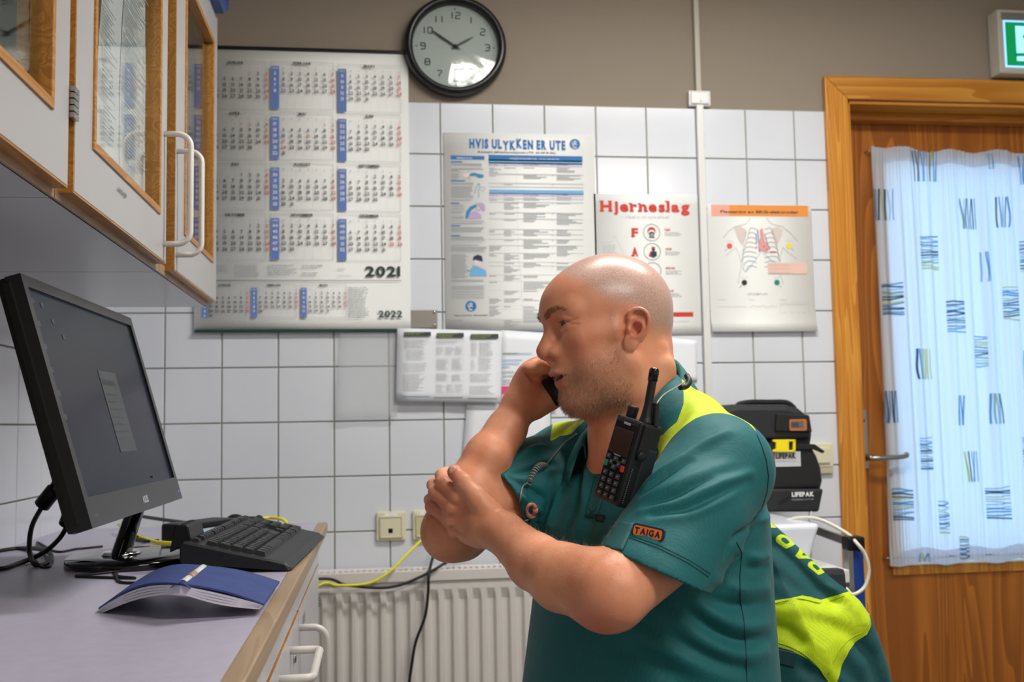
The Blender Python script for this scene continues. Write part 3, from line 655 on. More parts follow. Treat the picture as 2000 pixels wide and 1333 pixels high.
# ---------------------------------------------------------------- ECG electrode poster
ek, _ = poster('electrode_poster', 'white ECG electrode poster with orange heading and a rib cage drawing', 'poster', (1389, 402), (1584, 649), curl=.012)
S = Sheet((0, -.004, 0)); orange = mat('poster_orange', (236, 148, 66), .6); pinkp = mat('poster_pink', (240, 170, 150), .6); boneg = mat('bone_grey', (176, 164, 156), .6)
a = q(978, 243); c_ = q(1716, 165); S.rect(a[0], a[1], c_[0], c_[1], orange); S.rect(a[0], a[1], a[0]+.055, c_[1], pinkp, .0009)
a = q(1046, 220); S.text('Plassering av EKG-elektroder', a[0], a[1], .0078, mat('brown_ink', (60, 36, 24), .6), w=q(1642, 220)[0]-a[0], off=.02, lift=.0015)
def ql(P, t, m, lift=.001): S.line([q(*p) for p in P], t, m, lift)
ql([(1275, 255), (1262, 285), (1230, 310), (1160, 325), (1110, 360), (1068, 412)], .0011, boneg); ql([(1400, 255), (1416, 288), (1450, 310), (1520, 325), (1585, 380), (1636, 440)], .0011, boneg)
ql([(1165, 490), (1195, 560), (1205, 620), (1195, 690), (1180, 765)], .0009, boneg); ql([(1520, 490), (1505, 560), (1500, 620), (1505, 690), (1525, 765)], .0009, boneg); ql([(1085, 550), (1165, 485)], .0008, boneg); ql([(1520, 485), (1630, 575)], .0008, boneg)
def qp(P, m, lift=.0008): S.poly([q(*p) for p in P], m, lift)
qp([(1150, 330), (1200, 325), (1240, 345), (1245, 380), (1215, 470), (1190, 440), (1165, 380)], mat('scapula_pink', (222, 206, 200), .6)); qp([(1430, 345), (1480, 325), (1525, 345), (1515, 400), (1480, 470), (1450, 400)], MATS['scapula_pink'])
for k in range(9):
    y = 350+k*36; wv = 60+k*9 if k < 6 else 110-(k-6)*18
    for sd, cx_ in ((-1, 1325), (1, 1385)):
        P = []
        for j in range(9):
            t = j/8; P.append((cx_+sd*wv*math.sin(t*PI/2)*1.05, y-26*math.sin(t*PI)+t*26))
        ql(P, .0018, boneg if k < 5 else mat('cartilage_blue', (150, 176, 190), .6))
ql([(1330, 350), (1345, 520)], .003, mat('blood_blue', (90, 110, 180), .6)); qp([(1345, 355), (1366, 335), (1378, 380), (1382, 430), (1430, 490), (1400, 520), (1350, 515), (1335, 460), (1350, 410)], mat('heart_pink', (226, 160, 156), .6), .0012)
ql([(1385, 385), (1400, 440), (1425, 500)], .0022, MATS['blood_blue'], .0013); ql([(1318, 380), (1322, 460)], .0026, MATS['blood_blue'], .0013)
ql([(1245, 360), (1228, 440), (1215, 560), (1218, 650), (1240, 672), (1270, 640), (1330, 560), (1352, 525)], .0012, MATS['cartilage_blue']); ql([(1440, 355), (1478, 440), (1490, 560), (1485, 640), (1450, 600), (1410, 560), (1370, 528)], .0012, MATS['cartilage_blue'])
for x_, y_ in ((1322, 483), (1378, 480), (1402, 500), (1432, 522)): c_ = q(x_, y_); S.disc(c_[0], c_[1], .0021, redp, .0016, 10)
ql([(1436, 522), (1478, 522)], .0022, redp, .0016)
for x_, y_, m_ in ((1116, 474, mat('electrode_red', (236, 92, 72), .5)), (1571, 473, mat('electrode_yellow', (240, 224, 60), .5)), (1229, 754, ink), (1479, 753, mat('electrode_green', (20, 140, 124), .5))):
    c_ = q(x_, y_); S.disc(c_[0], c_[1], .0083, m_, .0014); ql([(x_-38, y_+40), (x_-18, y_+20)] if x_ < 1300 else [(x_+38, y_+40), (x_+18, y_+20)], .0012, ink_g); ql([(x_-26, y_-38), (x_+26, y_-38)], .0008, ink_lg)
a = q(1410, 688); c_ = q(1706, 604); S.rect(a[0], a[1], c_[0], c_[1], mat('note_pink', (240, 200, 186), .6), .0018)
for yy in (620, 648, 680): a = q(1420, yy+4); S.text('V1 V4 Plassering i 4. interkostalrom', a[0], a[1], .0026, ink_g, w=.066, lift=.0024)
a = q(1258, 848); S.text('EKSEMPLER', a[0], a[1], .0052, ink_g, gap=.35, off=.02)
for k, x_ in enumerate((1030, 1265, 1500)):
    a = q(x_, 889); S.text(('Normalt EKG', 'ST-heving', 'ST-depresjon')[k], a[0], a[1], .0028, ink_g)
    for j, y_ in enumerate((940, 1015, 1045) if k < 2 else (922, 990, 1046)):
        m_ = mat('trace_pink', (214, 190, 188), .6) if k < 2 else mat('trace_blue', (170, 194, 204), .6)
        P = []
        for t in range(30): P.append((x_+t*7.2+5, y_+(14 if k == 1 else 3)*(-math.exp(-((t % 10)-4)**2/1.2)) + 3*math.sin(t*.9)))
        ql(P, .0008, m_); 
    a = q(x_, 1105); c_ = q(x_+190, 1082); S.greek(a[0], a[1], c_[0], c_[1], .004, .0018, ink_lg, .9)
    if k == 2: a = q(x_+6, 1060); c_ = q(x_+222, 905); S.frame(a[0], a[1], c_[0], c_[1], .0004, MATS['trace_blue'])
M0(S.build('poster_print', None), ek)

# ---------------------------------------------------------------- loose papers under the posters
def sheet_px(name, label, P, Y, m, cat='paper', sag=0.0, nx=8, nz=8):
    """a sheet whose four corners (tl, tr, br, bl) are given; bows out by sag"""
    C4 = [onY(p[0], p[1], Y) for p in P]; t = thing(name, label, cat, tuple((C4[2]+C4[3])/2)); vs = []
    for j in range(nz+1):
        for i in range(nx+1):
            a = C4[0]*(1-i/nx)+C4[1]*i/nx; c = C4[3]*(1-i/nx)+C4[2]*i/nx; p = a*(1-j/nz)+c*j/nz
            p = p.copy(); p[1] -= sag*(j/nz)**2*(1+.3*math.sin(i*1.3)); vs.append(p)
    b_ = MB(); b_.smooth = True; b_.add(vs, [(j*(nx+1)+i, j*(nx+1)+i+1, (j+1)*(nx+1)+i+1, (j+1)*(nx+1)+i) for j in range(nz) for i in range(nx)])
    o = b_.build('sheet', m); so = o.modifiers.new('s', 'SOLIDIFY'); so.thickness = .0003; so.offset = 0; M0(o, t)
    return t
br_t = sheet_px('leaflet', 'three-column white guideline leaflet with dark green headings below the large poster', [(776, 641), (980, 647), (978, 787), (773, 784)], -.022, paper_b, 'leaflet', .004)
S = Sheet((0, -.0265, 0)); darkg = mat('olive_ink', (58, 68, 66), .6)
def q(cx, cy): return S_px(760+cx/4.167, 600+cy/4.167, -.0265)
for k, (x0_, x1_) in enumerate(((122, 340), (388, 608), (665, 890))):
    a = q(x0_, 238+k*10); c_ = q(x1_, 203+k*8); S.rect(a[0], a[1], c_[0], c_[1], darkg); S.greek(a[0]+.003, a[1]+.001, c_[0]-.012, c_[1]-.0015, .004, .0018, mat('lime_ink', (170, 190, 110), .6), .7)
    a = q(x0_-25, 730+k*8); c_ = q(x1_-10, 730+k*8); S.line([(a[0], a[1]), (c_[0], c_[1])], .0016, teal_i if k == 0 else darkg)
    if k == 1:
        for (u0, v0, u1, v1) in ((385, 262, 610, 292), (385, 318, 448, 392), (460, 318, 530, 392), (540, 318, 605, 392), (385, 415, 488, 510), (510, 415, 602, 510), (382, 535, 486, 608), (510, 545, 600, 608), (380, 630, 450, 700), (465, 630, 530, 700), (540, 630, 600, 700)):
            a = q(u0, v1); c_ = q(u1, v0); S.frame(a[0], a[1], c_[0], c_[1], .0004, ink_lg); S.greek(a[0]+.001, a[1]+.001, c_[0]-.001, c_[1]-.001, .0032, .0014, ink_g, .8)
    else:
        for (u0, v0, u1, v1) in (((125, 255, 325, 345), (140, 350, 300, 440), (115, 455, 320, 530), (110, 542, 300, 600), (110, 605, 280, 690)) if k == 0 else ((668, 280, 720, 400), (735, 280, 850, 395), (668, 430, 700, 520), (730, 410, 840, 520), (660, 540, 840, 620), (655, 640, 870, 712))):
            a = q(u0, v1); c_ = q(u1, v0); S.greek(a[0], a[1], c_[0], c_[1], .0042, .0017, ink_g, .8)
M0(S.build('leaflet_print', None), br_t)
lt = sheet_px('letter', 'white letter with pink sticker peeking out left of the raised hand', [(978, 645), (1090, 652), (1088, 800), (976, 795)], -.012, paper_b)
S = Sheet((0, -.0150, 0)); 
def q(cx, cy): return S_px(760+cx/4.167, 600+cy/4.167, -.0150)
for yy, x1_, m_ in ((378, 1050, ink_g), (378, 1160, blue2), (432, 1080, blue2), (460, 1060, blue2), (486, 980, blue2), (528, 1020, ink_g), (560, 1020, ink_g), (596, 990, ink_g), (620, 985, ink_g)):
    a = q(925, yy+4); c_ = q(x1_, yy-3); S.rect(a[0], a[1], c_[0], c_[1], m_, .0008)
a = q(917, 705); c_ = q(975, 645); S.rect(a[0], a[1], c_[0], c_[1], mat('sticker_pink', (236, 66, 130), .6), .001); a = q(917, 760); c_ = q(965, 708); S.rect(a[0], a[1], c_[0], c_[1], mat('sticker_pale', (240, 170, 190), .6), .001)
M0(S.build('letter_print', None), lt)
dk = sheet_px('binder_sheet', 'punched plastic pocket holding a sheet, hanging low behind the raised forearm', [(912, 786), (1075, 790), (1075, 905), (903, 900)], -.008, paper_b)
S = Sheet((0, -.0112, 0))
a = onY(900, 895, -.011); c_ = onY(910, 790, -.011); S.rect(a[0], a[1], c_[0], c_[1], mat('pocket_strip', (214, 220, 226), .3))
for k in range(5): p_ = onY(905, 805+k*20, -.011); S.disc(p_[0], p_[2], .0014, ink_g, .0012, 8)
a = onY(930, 800, -.011); c_ = onY(975, 790, -.011); S.rect(a[0], a[1], c_[0], c_[1], mat('sage_ink', (160, 180, 160), .6))
for k in range(9): a = onY(934, 810+k*9, -.011); c_ = onY(985-(k*13) % 17, 806+k*9, -.011); S.rect(a[0], a[1], c_[0], c_[1], ink_lg if k > 1 else ink_g, .0009)
M0(S.build('sheet_print', None), dk)
# empty clear pocket between calendar and leaflet
clear_m, _nt, _b = node_mat('clear_pocket')
for _n in list(_nt.nodes): _nt.nodes.remove(_n)
_o = _nt.nodes.new('ShaderNodeOutputMaterial'); _t = _nt.nodes.new('ShaderNodeBsdfTransparent'); _g = _nt.nodes.new('ShaderNodeBsdfPrincipled'); _g.inputs['Roughness'].default_value = .12; _g.inputs['Base Color'].default_value = (.75, .77, .78, 1); _mx = _nt.nodes.new('ShaderNodeMixShader'); _mx.inputs[0].default_value = .22
_nt.links.new(_t.outputs[0], _mx.inputs[1]); _nt.links.new(_g.outputs[0], _mx.inputs[2]); _nt.links.new(_mx.outputs[0], _o.inputs[0])
sheet_px('clear_pocket', 'empty transparent plastic pocket on the tiles beside the leaflet', [(664, 650), (782, 650), (776, 815), (655, 820)], -.012, clear_m, 'plastic pocket', .008)
sheet_px('wall_notice', 'white notice with a yellow and green line on the wall right of the neck', [(1308, 660), (1360, 665), (1362, 745), (1308, 745)], -.006, paper_b)
S = Sheet((0, -.007, 0))
for (x0_, y0_, x1_, y1_), m_ in (((1310, 699, 1331, 704), mat('mint_ink', (110, 176, 150), .6)), ((1310, 706, 1332, 709), mat('yellow_ink', (226, 220, 70), .6)), ((1312, 664, 1326, 668), mat('pale_lime_ink', (226, 232, 180), .6)), ((1348, 680, 1354, 740), ink_lg)):
    a = onY(x0_, y1_, -.007); c_ = onY(x1_, y0_, -.007); S.rect(a[0], a[1], c_[0], c_[1], m_)
o = S.build('notice_print', None); M0(o, [t_ for t_ in bpy.data.objects if t_.name == 'wall_notice'][0])

# steel strip with two screws right of the calendar
ms = thing('steel_rail', 'short brushed steel clip rail with two screws below the clock', 'rail', (.87, 0, 1.45))
a = onY(799, 641, -.008); c_ = onY(854, 606, -.008)
M0(pbox('rail_plate', (a[0]-.02, -.010, a[2]), (c_[0], 0, c_[2]), mat('dull_steel', (150, 146, 138), .5, metal=.6), None, .001), ms)
for z_ in (c_[2]-.006, a[2]+.008): M0(part('screw', chrome, None, lambda b_: b_.lathe([(.0045, 0), (.004, .002), (.0015, .003), (.0001, .0031)], (c_[0]-.008, -.010, z_), (0, -1, 0), 14), True), ms)

# ---------------------------------------------------------------- sockets and switch
def socket(name, label, p, q_, hole):
    a = onY(p[0], q_[1], -.01); c_ = onY(q_[0], p[1], -.01); x0, z0, x1, z1 = a[0], a[2], c_[0], c_[2]; t = thing(name, label, 'wall socket', ((x0+x1)/2, 0, z0))
    M0(pbox('frame', (x0, -.012, z0), (x1, 0, z1), ivory, None, .006), t); g = .013
    M0(pbox('insert', (x0+g, -.016, z0+g-.001), (x1-g, -.010, z1-g-.003), mat('ivory_insert', (214, 204, 160), .4) if not hole else ivory, None, .002), t)
    fr = MB()
    for aa, bb in (((x0+g-.003, z0+g-.004), (x1-g+.003, z0+g)), ((x0+g-.003, z1-g-.003), (x1-g+.003, z1-g)), ((x0+g-.003, z0+g-.004), (x0+g, z1-g)), ((x1-g, z0+g-.004), (x1-g+.003, z1-g))): fr.box((aa[0], -.018, aa[1]), (bb[0], -.011, bb[1]), .001)
    M0(fr.build('inner_frame', ivory), t)
    S = Sheet(((x0+x1)/2, -.012, z1-.009)); S.rect(-.018, -.003, .018, .005, paper, .0006); S.text(hole or 'DATA', 0, -.001, .0034, ink_g, align='c'); M0(S.build('label_strip', None), t)
    if hole: M0(pbox('jack', ((x0+x1)/2-.008, -.0165, z0+.022), ((x0+x1)/2+.004, -.012, z0+.034), black_pl), t)
    return t
socket('data_socket', 'ivory data socket with a small black jack hole above the radiator', (735, 999), (793, 1058), 'Nr 9')
socket('cable_socket', 'ivory wall socket half hidden by the elbow with the yellow cable in it', (806, 996), (862, 1056), '')
sw = thing('light_switch', 'ivory light switch by the door frame behind the black bag', 'light switch', (2.045, 0, 1.0))
a = onY(1586, 918, -.01); c_ = onY(1626, 866, -.01)
M0(pbox('frame', (a[0]-.04, -.012, a[2]+.006), (c_[0], 0, c_[2]), ivory, None, .004), sw); M0(pbox('rocker', (a[0]-.026, -.018, a[2]+.018), (c_[0]-.012, -.010, c_[2]-.012), ivory, None, .003), sw)
M0(pbox('lower_lip', (a[0]-.03, -.012, a[2]-.012), (c_[0]-.002, 0, a[2]+.005), mat('beige_plastic', (196, 186, 160), .5), None, .002), sw)

# ---------------------------------------------------------------- radiator
rd = thing('radiator', 'white ribbed panel radiator under the sockets', 'radiator', (1.2, -.05, .1))
RX0, RX1, RY = .30, 1.72, -.10; rad_m = mat('radiator_enamel', (222, 216, 210), .4); zt = .765
x = RX0; P = []; pitch = .0385; xs_ = []
n_ = int((RX1-RX0)/pitch); prof = []
vs = []; fs = []; zs_ = [.14, .165, .20, .66, .682, .71, .735]
W_ = [0, 0, 1, 1, 1, 0, 0]
k = 0; colx = []
for i_ in range(n_):
    for u_, d_ in ((0, 0), (.18, 0), (.30, 1), (.72, 1), (.84, 0)): colx.append((RX0+(i_+u_)*pitch, d_))
colx.append((RX1, 0)); nxx = len(colx)
for z_, w_ in zip(zs_, W_):
    for x_, d_ in colx: vs.append((x_, RY+.0115*(d_*w_), z_))
for j in range(len(zs_)-1):
    for i_ in range(nxx-1): fs.append((j*nxx+i_, j*nxx+i_+1, (j+1)*nxx+i_+1, (j+1)*nxx+i_))
b_ = MB(); b_.add(vs, fs); b_.box((RX0, RY+.016, .14), (RX1, RY+.03, .735)); o = b_.build('front_panel', rad_m); o.modifiers.new('b', 'BEVEL').width = .004; M0(o, rd)
M0(pbox('back_panel', (RX0, -.045, .14), (RX1, -.032, .735), rad_m), rd)
gr_ = MB(); gr_.box((RX0-.004, RY-.006, .735), (RX1+.004, RY+.004, zt), .003); gr_.box((RX0-.004, -.034, .735), (RX1+.004, -.026, zt), .002)
n_ = int((RX1-RX0)/.016)
for k in range(n_): xx = RX0+k*.016; gr_.box((xx, RY+.003, zt-.006), (xx+.008, -.03, zt-.002))
gr_.box((RX0, RY+.003, zt-.010), (RX1, RY+.018, zt-.003)); gr_.box((RX0, -.048, zt-.010), (RX1, -.034, zt-.003))
M0(gr_.build('top_grille', rad_m), rd)
M0(part('wall_bracket', rad_m, None, lambda b_: (b_.box((.5, -.04, .3), (.53, 0, .33)), b_.box((1.4, -.04, .3), (1.43, 0, .33)))), rd)
M0(part('foot_pipe', rad_m, None, lambda b_: (b_.tube([(RX1-.05, -.06, .15), (RX1-.05, -.06, 0)], .009, 10), b_.tube([(RX1-.10, -.06, .15), (RX1-.10, -.06, 0)], .009, 10)), True), rd)
# ================================================================ UPPER CABINETS
UY1 = -.446; UX = .378; UXB = .356; UZ0 = 1.436; UZ1 = 2.13
inside_m = mat('cabinet_inside', (150, 146, 140), .6)
def handle_loop(b_, a, c, out, r, cr=.018):
    """loop handle from a to c standing out along +X"""
    a = np.array(a); c = np.array(c); d = (c-a)/np.linalg.norm(c-a); o = np.array([out, 0, 0]); P = [a, a+o*.5]
    for k in range(7): t = k/6*PI/2; P.append(a+o*(1-cr/out)+np.array([cr, 0, 0])*math.sin(t)+d*cr*(1-math.cos(t)))
    for k in range(7): t = PI/2-k/6*PI/2; P.append(c+o*(1-cr/out)+np.array([cr, 0, 0])*math.sin(t)-d*cr*(1-math.cos(t)))
    P += [c+o*.5, c]; b_.tube(P, r, 12)
handle_m = mat('white_handle', (226, 220, 212), .25)
def wall_cab(y0, y1, label, doors):
    t = thing('wall_cabinet', label, 'cabinet', (XL, (y0+y1)/2, UZ0), group='upper glass-door cabinets')
    c_ = MB(); c_.box((XL, y0, UZ0), (UXB, y1, UZ0+.018)); c_.box((XL, y0, UZ1-.018), (UXB, y1, UZ1)); c_.box((XL, y0, UZ0+.018), (UXB, y0+.016, UZ1-.018)); c_.box((XL, y1-.016, UZ0+.018), (UXB, y1, UZ1-.018)); c_.box((XL, y0+.016, UZ0+.018), (XL+.008, y1-.016, UZ1-.018))
    M0(c_.build('carcass', mat('cabinet_underside', (176, 174, 176), .22)), t)
    M0(pbox('front_strip', (UXB-.002, y0, UZ0), (UXB+.004, y1, UZ0+.018), edge_pale), t)
    M0(pbox('shelf', (XL+.01, y0+.018, UZ0+.32), (UXB-.03, y1-.018, UZ0+.336), inside_m), t)
    for (d0, d1, g0, g1, gz0, hy, hinge) in doors:
        z0, z1 = 1.449, 2.13; d = MB(); X0, X1 = UX-.0215, UX; gz1 = 2.056
        d.use(white_lam)
        for (a, b2) in (((d0, z0), (d1, gz0)), ((d0, gz1), (d1, z1)), ((d0, gz0), (g0, gz1)), ((g1, gz0), (d1, gz1))): d.box((X0, a[0], a[1]), (X1, b2[0], b2[1]))
        do = M0(d.build('door'), t)
        e = MB(); q_ = .003
        e.box((X0, d0-q_, z0-q_), (X1-.0006, d0, z1)); e.box((X0, d1, z0-q_), (X1-.0006, d1+q_, z1)); e.box((X0, d0, z0-q_), (X1-.0006, d1, z0))
        eo = e.build('edge_band', edge_oak); eo.parent = do; 
        f_ = MB(); b0 = .012
        for (a, b2) in (((g0, gz0), (g1, gz0+b0)), ((g0, gz1-b0), (g1, gz1)), ((g0, gz0+b0), (g0+b0, gz1-b0)), ((g1-b0, gz0+b0), (g1, gz1-b0))): f_.box((X0-.004, a[0], a[1]), (X1+.003, b2[0], b2[1]), .0015)
        fo = f_.build('glass_frame', edge_oak); fo.parent = do
        f2 = MB()
        for (a, b2) in (((g0-.012, gz0-.002), (g0+b0, gz1)), ((g1-b0, gz0), (g1+.012, gz1))): f2.box((X0-.016, a[0], a[1]), (X0-.001, b2[0], b2[1]))
        fi = f2.build('inner_bead', edge_oak); fi.parent = do
        go = pbox('glass_pane', (UX-.013, g0+.004, gz0+.004), (UX-.010, g1-.004, gz1-.004), glass_m); go.parent = do
        if hy is not None:
            ho = MB().use(handle_m, True); handle_loop(ho, (X1, hy, 1.478), (X1, hy, 1.676), .046, .0052, .022); ho = ho.build('handle'); ho.parent = do
        if hinge is not None:
            for zz in (1.555, 2.03):
                hi = MB()
                for k in range(5): hi.box((X1-.001, hinge-.012, zz-.020+k*.0082), (X1+.006, hinge+.010, zz-.020+k*.0082+.0068), .001)
                hi = hi.build('hinge', steel); hi.parent = do
        for o in (eo, fo, fi, go): pass
    return t
wall_cab(-1.006, UY1, 'glass-fronted wall cabinet beside the calendar, its pane reflecting the calendar', [(-.955, UY1-.003, -.866, -.505, 1.530, -.943, None)])
wall_cab(-1.628, -1.009, 'middle wall cabinet with papers taped inside its glass door, lettered below the pane', [(-1.612, -1.04, -1.533, -1.098, 1.523, -1.062, -1.626)])
wall_cab(-2.25, -1.631, 'nearest wall cabinet at the left edge of the photo, only its corner in view', [(-2.24, -1.641, -2.16, -1.705, 1.523, None, None)])
S = Sheet((UX+.0006, 0, 0), (0, 1, 0), (0, 0, 1), (1, 0, 0))
S.text('BANDASJER', -1.396, 1.4975, .0065, ink, w=.052, off=.01)
mc = [o for o in bpy.data.objects if o.get('label', '').startswith('middle wall cabinet')][0]
M0(S.build('lettering', None), mc)
S = Sheet((0, 0, 1.4455), (0, 1, 0), (-1, 0, 0), (0, 0, -1)); S.text('MEDISIN', -.80, -UX+.014, .006, ink_g, w=.045, off=.01)
M0(S.build('edge_lettering', None), [o for o in bpy.data.objects if o.get('label', '').startswith('glass-fronted')][0])
# papers taped inside the middle door
def door_paper(name, label, P, X, seed):
    C4 = [onX(p[0], p[1], X) for p in P]; t = thing(name, label, 'paper', tuple(C4[3]), group='papers behind the cabinet glass'); n_ = 8; vs = []
    for j in range(n_+1):
        for i in range(n_+1):
            a = C4[0]*(1-i/n_)+C4[1]*i/n_; c = C4[3]*(1-i/n_)+C4[2]*i/n_; p = a*(1-j/n_)+c*j/n_; p = p.copy(); p[0] += -.004*math.sin(PI*i/n_)-.003*math.sin(PI*j/n_); vs.append(p)
    b_ = MB(); b_.smooth = True; b_.add(vs, [(j*(n_+1)+i, j*(n_+1)+i+1, (j+1)*(n_+1)+i+1, (j+1)*(n_+1)+i) for j in range(n_) for i in range(n_)]); M0(b_.build('sheet', paper_b), t)
    r = random.Random(seed); y0, y1 = C4[3][1], C4[2][1]; S = Sheet((X+.0008, 0, 0), (0, 1, 0), (0, 0, 1), (1, 0, 0)); zz0 = min(C4[3][2], C4[2][2])+.03; 
    z = zz0
    while z < 2.02:
        k = r.randint(4, 11); xs0 = y0+.02+r.choice([0, 0, .012])
        for _ in range(k): S.rect(xs0, z, xs0+(y1-y0-.05)*r.uniform(.45, 1), z+.0026, ink_g, .0002); z += .0062
        z += r.choice([.006, .014])
    M0(S.build('print', None), t); return t
door_paper('paper_sheet', 'left printed sheet of the overlapping papers behind the middle cabinet glass', [(202, -40), (243, -40), (232, 328), (188, 286)], UX-.0165, 3)
door_paper('paper_sheet', 'middle printed sheet with a small table, behind the middle cabinet glass', [(244, -30), (284, -30), (293, 385), (233, 330)], UX-.020, 5)
door_paper('paper_sheet', 'rightmost narrow sheet tucked behind the middle cabinet glass', [(280, 160), (300, 200), (301, 392), (287, 380)], UX-.024, 8)
# things inside / on top
bt = thing('glass_jar', 'clear rounded jar top seen above the papers inside the middle cabinet', 'jar', (.25, -1.25, UZ0+.336))
M0(part('jar_body', glass_m, None, lambda b_: b_.lathe([(.05, 0), (.055, .01), (.055, .16), (.04, .19), (.001, .2)], (.25, -1.25, UZ0+.337), (0, 0, 1), 24), True), bt)
bb = onY(413, 22, -.52)
bin_m = mat('blue_bin', (26, 58, 132), .4)
bn = thing('blue_bin', 'dark blue plastic bin jutting over the end of the wall cabinet', 'bin', (.25, -.6, UZ1))
b_ = MB(); b_.prism([(.10, -.72, UZ1+.001), (.405, -.72, UZ1+.001), (.425, -.72, UZ1+.15), (.09, -.72, UZ1+.15)], (0, .25, 0)); o = b_.build('bin_body', bin_m); o.modifiers.new('b', 'BEVEL').width = .008; M0(o, bn)
M0(pbox('bin_rim', (.082, -.728, UZ1+.14), (.433, -.462, UZ1+.152), bin_m, None, .004), bn)

# ================================================================ COUNTER
CZ = .928; CX = .633; lit_lam = mat('white_laminate_lit', (206, 204, 208), .32, bump=(400, .05))  # same laminate as the upper doors, lightened to paint in stronger light
ct = thing('worktop', 'long pale laminate worktop with light wood front edge', 'worktop', (.34, -1.6, .905))
cb = MB(); cb.box((XL, -2.75, .905), (CX-.022, -.432, CZ)); M0(cb.build('top_board', counter_m), ct)
M0(pbox('front_edge', (CX-.0225, -2.75, .905), (CX, -.432, CZ+.0003), edge_pale, None, .002), ct)
M0(pbox('end_edge', (XL, -.4325, .905), (CX-.022, -.430, CZ), edge_pale), ct)
def base_unit(label, y0, y1, kind):
    t = thing('base_cabinet', label, 'cabinet', (.3, (y0+y1)/2, 0), group='base cabinets under the worktop'); X0 = .59
    c_ = MB(); c_.box((XL, y0, .10), (X0, y0+.016, .904)); c_.box((XL, y1-.016, .10), (X0, y1, .904)); c_.box((XL, y0+.016, .10), (X0, y1-.016, .118)); c_.box((XL, y0+.016, .118), (XL+.008, y1-.016, .904)); c_.box((X0-.06, y0, 0), (X0-.045, y1, .10))
    M0(c_.build('carcass', lit_lam), t); M0(pbox('top_rail', (X0-.002, y0, .838), (.612, y1, .904), lit_lam), t)
    a, b2 = y0+.002, y1-.002
    if kind == 'door':
        o = M0(pbox('door', (X0, a, .11), (.612, b2, .831), lit_lam), t)
        e = MB(); e.box((X0, a, .831), (.6115, b2, .834)); e.box((X0, a-.002, .11), (.6115, a, .834)); e.box((X0, b2, .11), (.6115, b2+.002, .834)); e = e.build('edge_band', edge_oak); e.parent = o
        h = MB().use(handle_m, True); handle_loop(h, (.612, y0+.028, .798), (.612, y0+.028, .60), .046, .0062, .022); h = h.build('handle'); h.parent = o
        hi = MB()
        for k in range(4): hi.box((.6115, b2-.006, .735+k*.0062), (.617, b2+.004, .740+k*.0062), .001)
        hi = hi.build('hinge', steel); hi.parent = o
        lb = MB(); lb.quad((.6125, a+.10, .805), (.6125, a+.16, .805), (.6125, a+.16, .785), (.6125, a+.10, .785)); lb = lb.build('label_strip', mat('grey_label', (150, 150, 148), .5)); lb.parent = o
    else:
        zs = [(.685, .831), (.49, .682), (.30, .487), (.11, .297)]
        for i_, (z0, z1) in enumerate(zs):
            o = M0(pbox('drawer', (X0, a, z0), (.612, b2, z1-.003), lit_lam), t)
            e = MB(); e.box((X0, a, z1-.003), (.6115, b2, z1)); e = e.build('edge_band', edge_oak); e.parent = o
            ym = (a+b2)/2; h = MB().use(handle_m, True); handle_loop(h, (.612, -1.434, z1-.030), (.612, -1.242, z1-.030), .046, .0062, .012); h = h.build('handle'); h.parent = o
            if i_ == 0:
                lk = MB().use(chrome, True); lk.lathe([(.009, 0), (.009, .003), (.007, .0045), (.0001, .0047)], (.612, -1.17, .775), (1, 0, 0), 18); lk = lk.build('lock'); lk.parent = o
    return t
base_unit('white base cabinet door with loop handle beside the radiator', -1.065, -.436, 'door')
base_unit('white drawer unit with loop handles and a small lock', -1.67, -1.068, 'drawer')
base_unit('white base cabinet below the near end of the worktop', -2.30, -1.673, 'door')

# ================================================================ MONITOR
a_t = math.radians(-16); mon_c = np.array([.347, -1.262, 1.191]); MW, MH = .57, .342
mon = thing('monitor', 'black widescreen computer monitor tilted back on a glossy oval foot', 'monitor', (.29, -1.13, CZ))
Mm = Matrix.Translation(Vector(mon_c)) @ Matrix.Rotation(math.radians(-1), 4, 'Z') @ Matrix.Rotation(a_t, 4, 'Y')   # local x = screen normal
def mon_part(name, m, fn, parent=mon, smooth=False):
    b_ = MB(); b_.smooth = smooth; fn(b_); b_.v = [tuple(Mm @ Vector(v)) for v in b_.v]; o = b_.build(name, m); return M0(o, mon) if parent is mon else o
bz_m = mat('monitor_bezel', (22, 22, 26), .3, spec=.35, coat=.08)
scr_m, nt, b = node_mat('lcd_screen'); N = nt.nodes.new; L = nt.links.new
tc = N('ShaderNodeTexCoord'); mp = N('ShaderNodeMapping'); L(tc.outputs['UV'], mp.inputs['Vector'])
nz = N('ShaderNodeTexNoise'); nz.inputs['Scale'].default_value = 2.6; nz.inputs['Detail'].default_value = 4; L(mp.outputs[0], nz.inputs['Vector'])
sp = N('ShaderNodeSeparateXYZ'); L(tc.outputs['UV'], sp.inputs[0])
rp = N('ShaderNodeValToRGB'); rp.color_ramp.elements[0].color = (*lin((50, 66, 104)), 1); rp.color_ramp.elements[1].color = (*lin((30, 74, 100)), 1); L(sp.outputs['Y'], rp.inputs[0])
e_ = rp.color_ramp.elements.new(.55); e_.color = (*lin((70, 68, 106)), 1)
hs = N('ShaderNodeMixRGB'); hs.blend_type = 'OVERLAY'; hs.inputs[0].default_value = .5; L(rp.outputs[0], hs.inputs[1]); L(nz.outputs['Fac'], hs.inputs[2])
b.inputs['Base Color'].default_value = (.012, .013, .016, 1); b.inputs['Roughness'].default_value = .22; L(hs.outputs[0], b.inputs['Emission Color']); b.inputs['Emission Strength'].default_value = .05; b.inputs['Specular IOR Level'].default_value = .06
hx_, hz_ = MW/2, MH/2; BT, BS, BB = .016, .017, .040
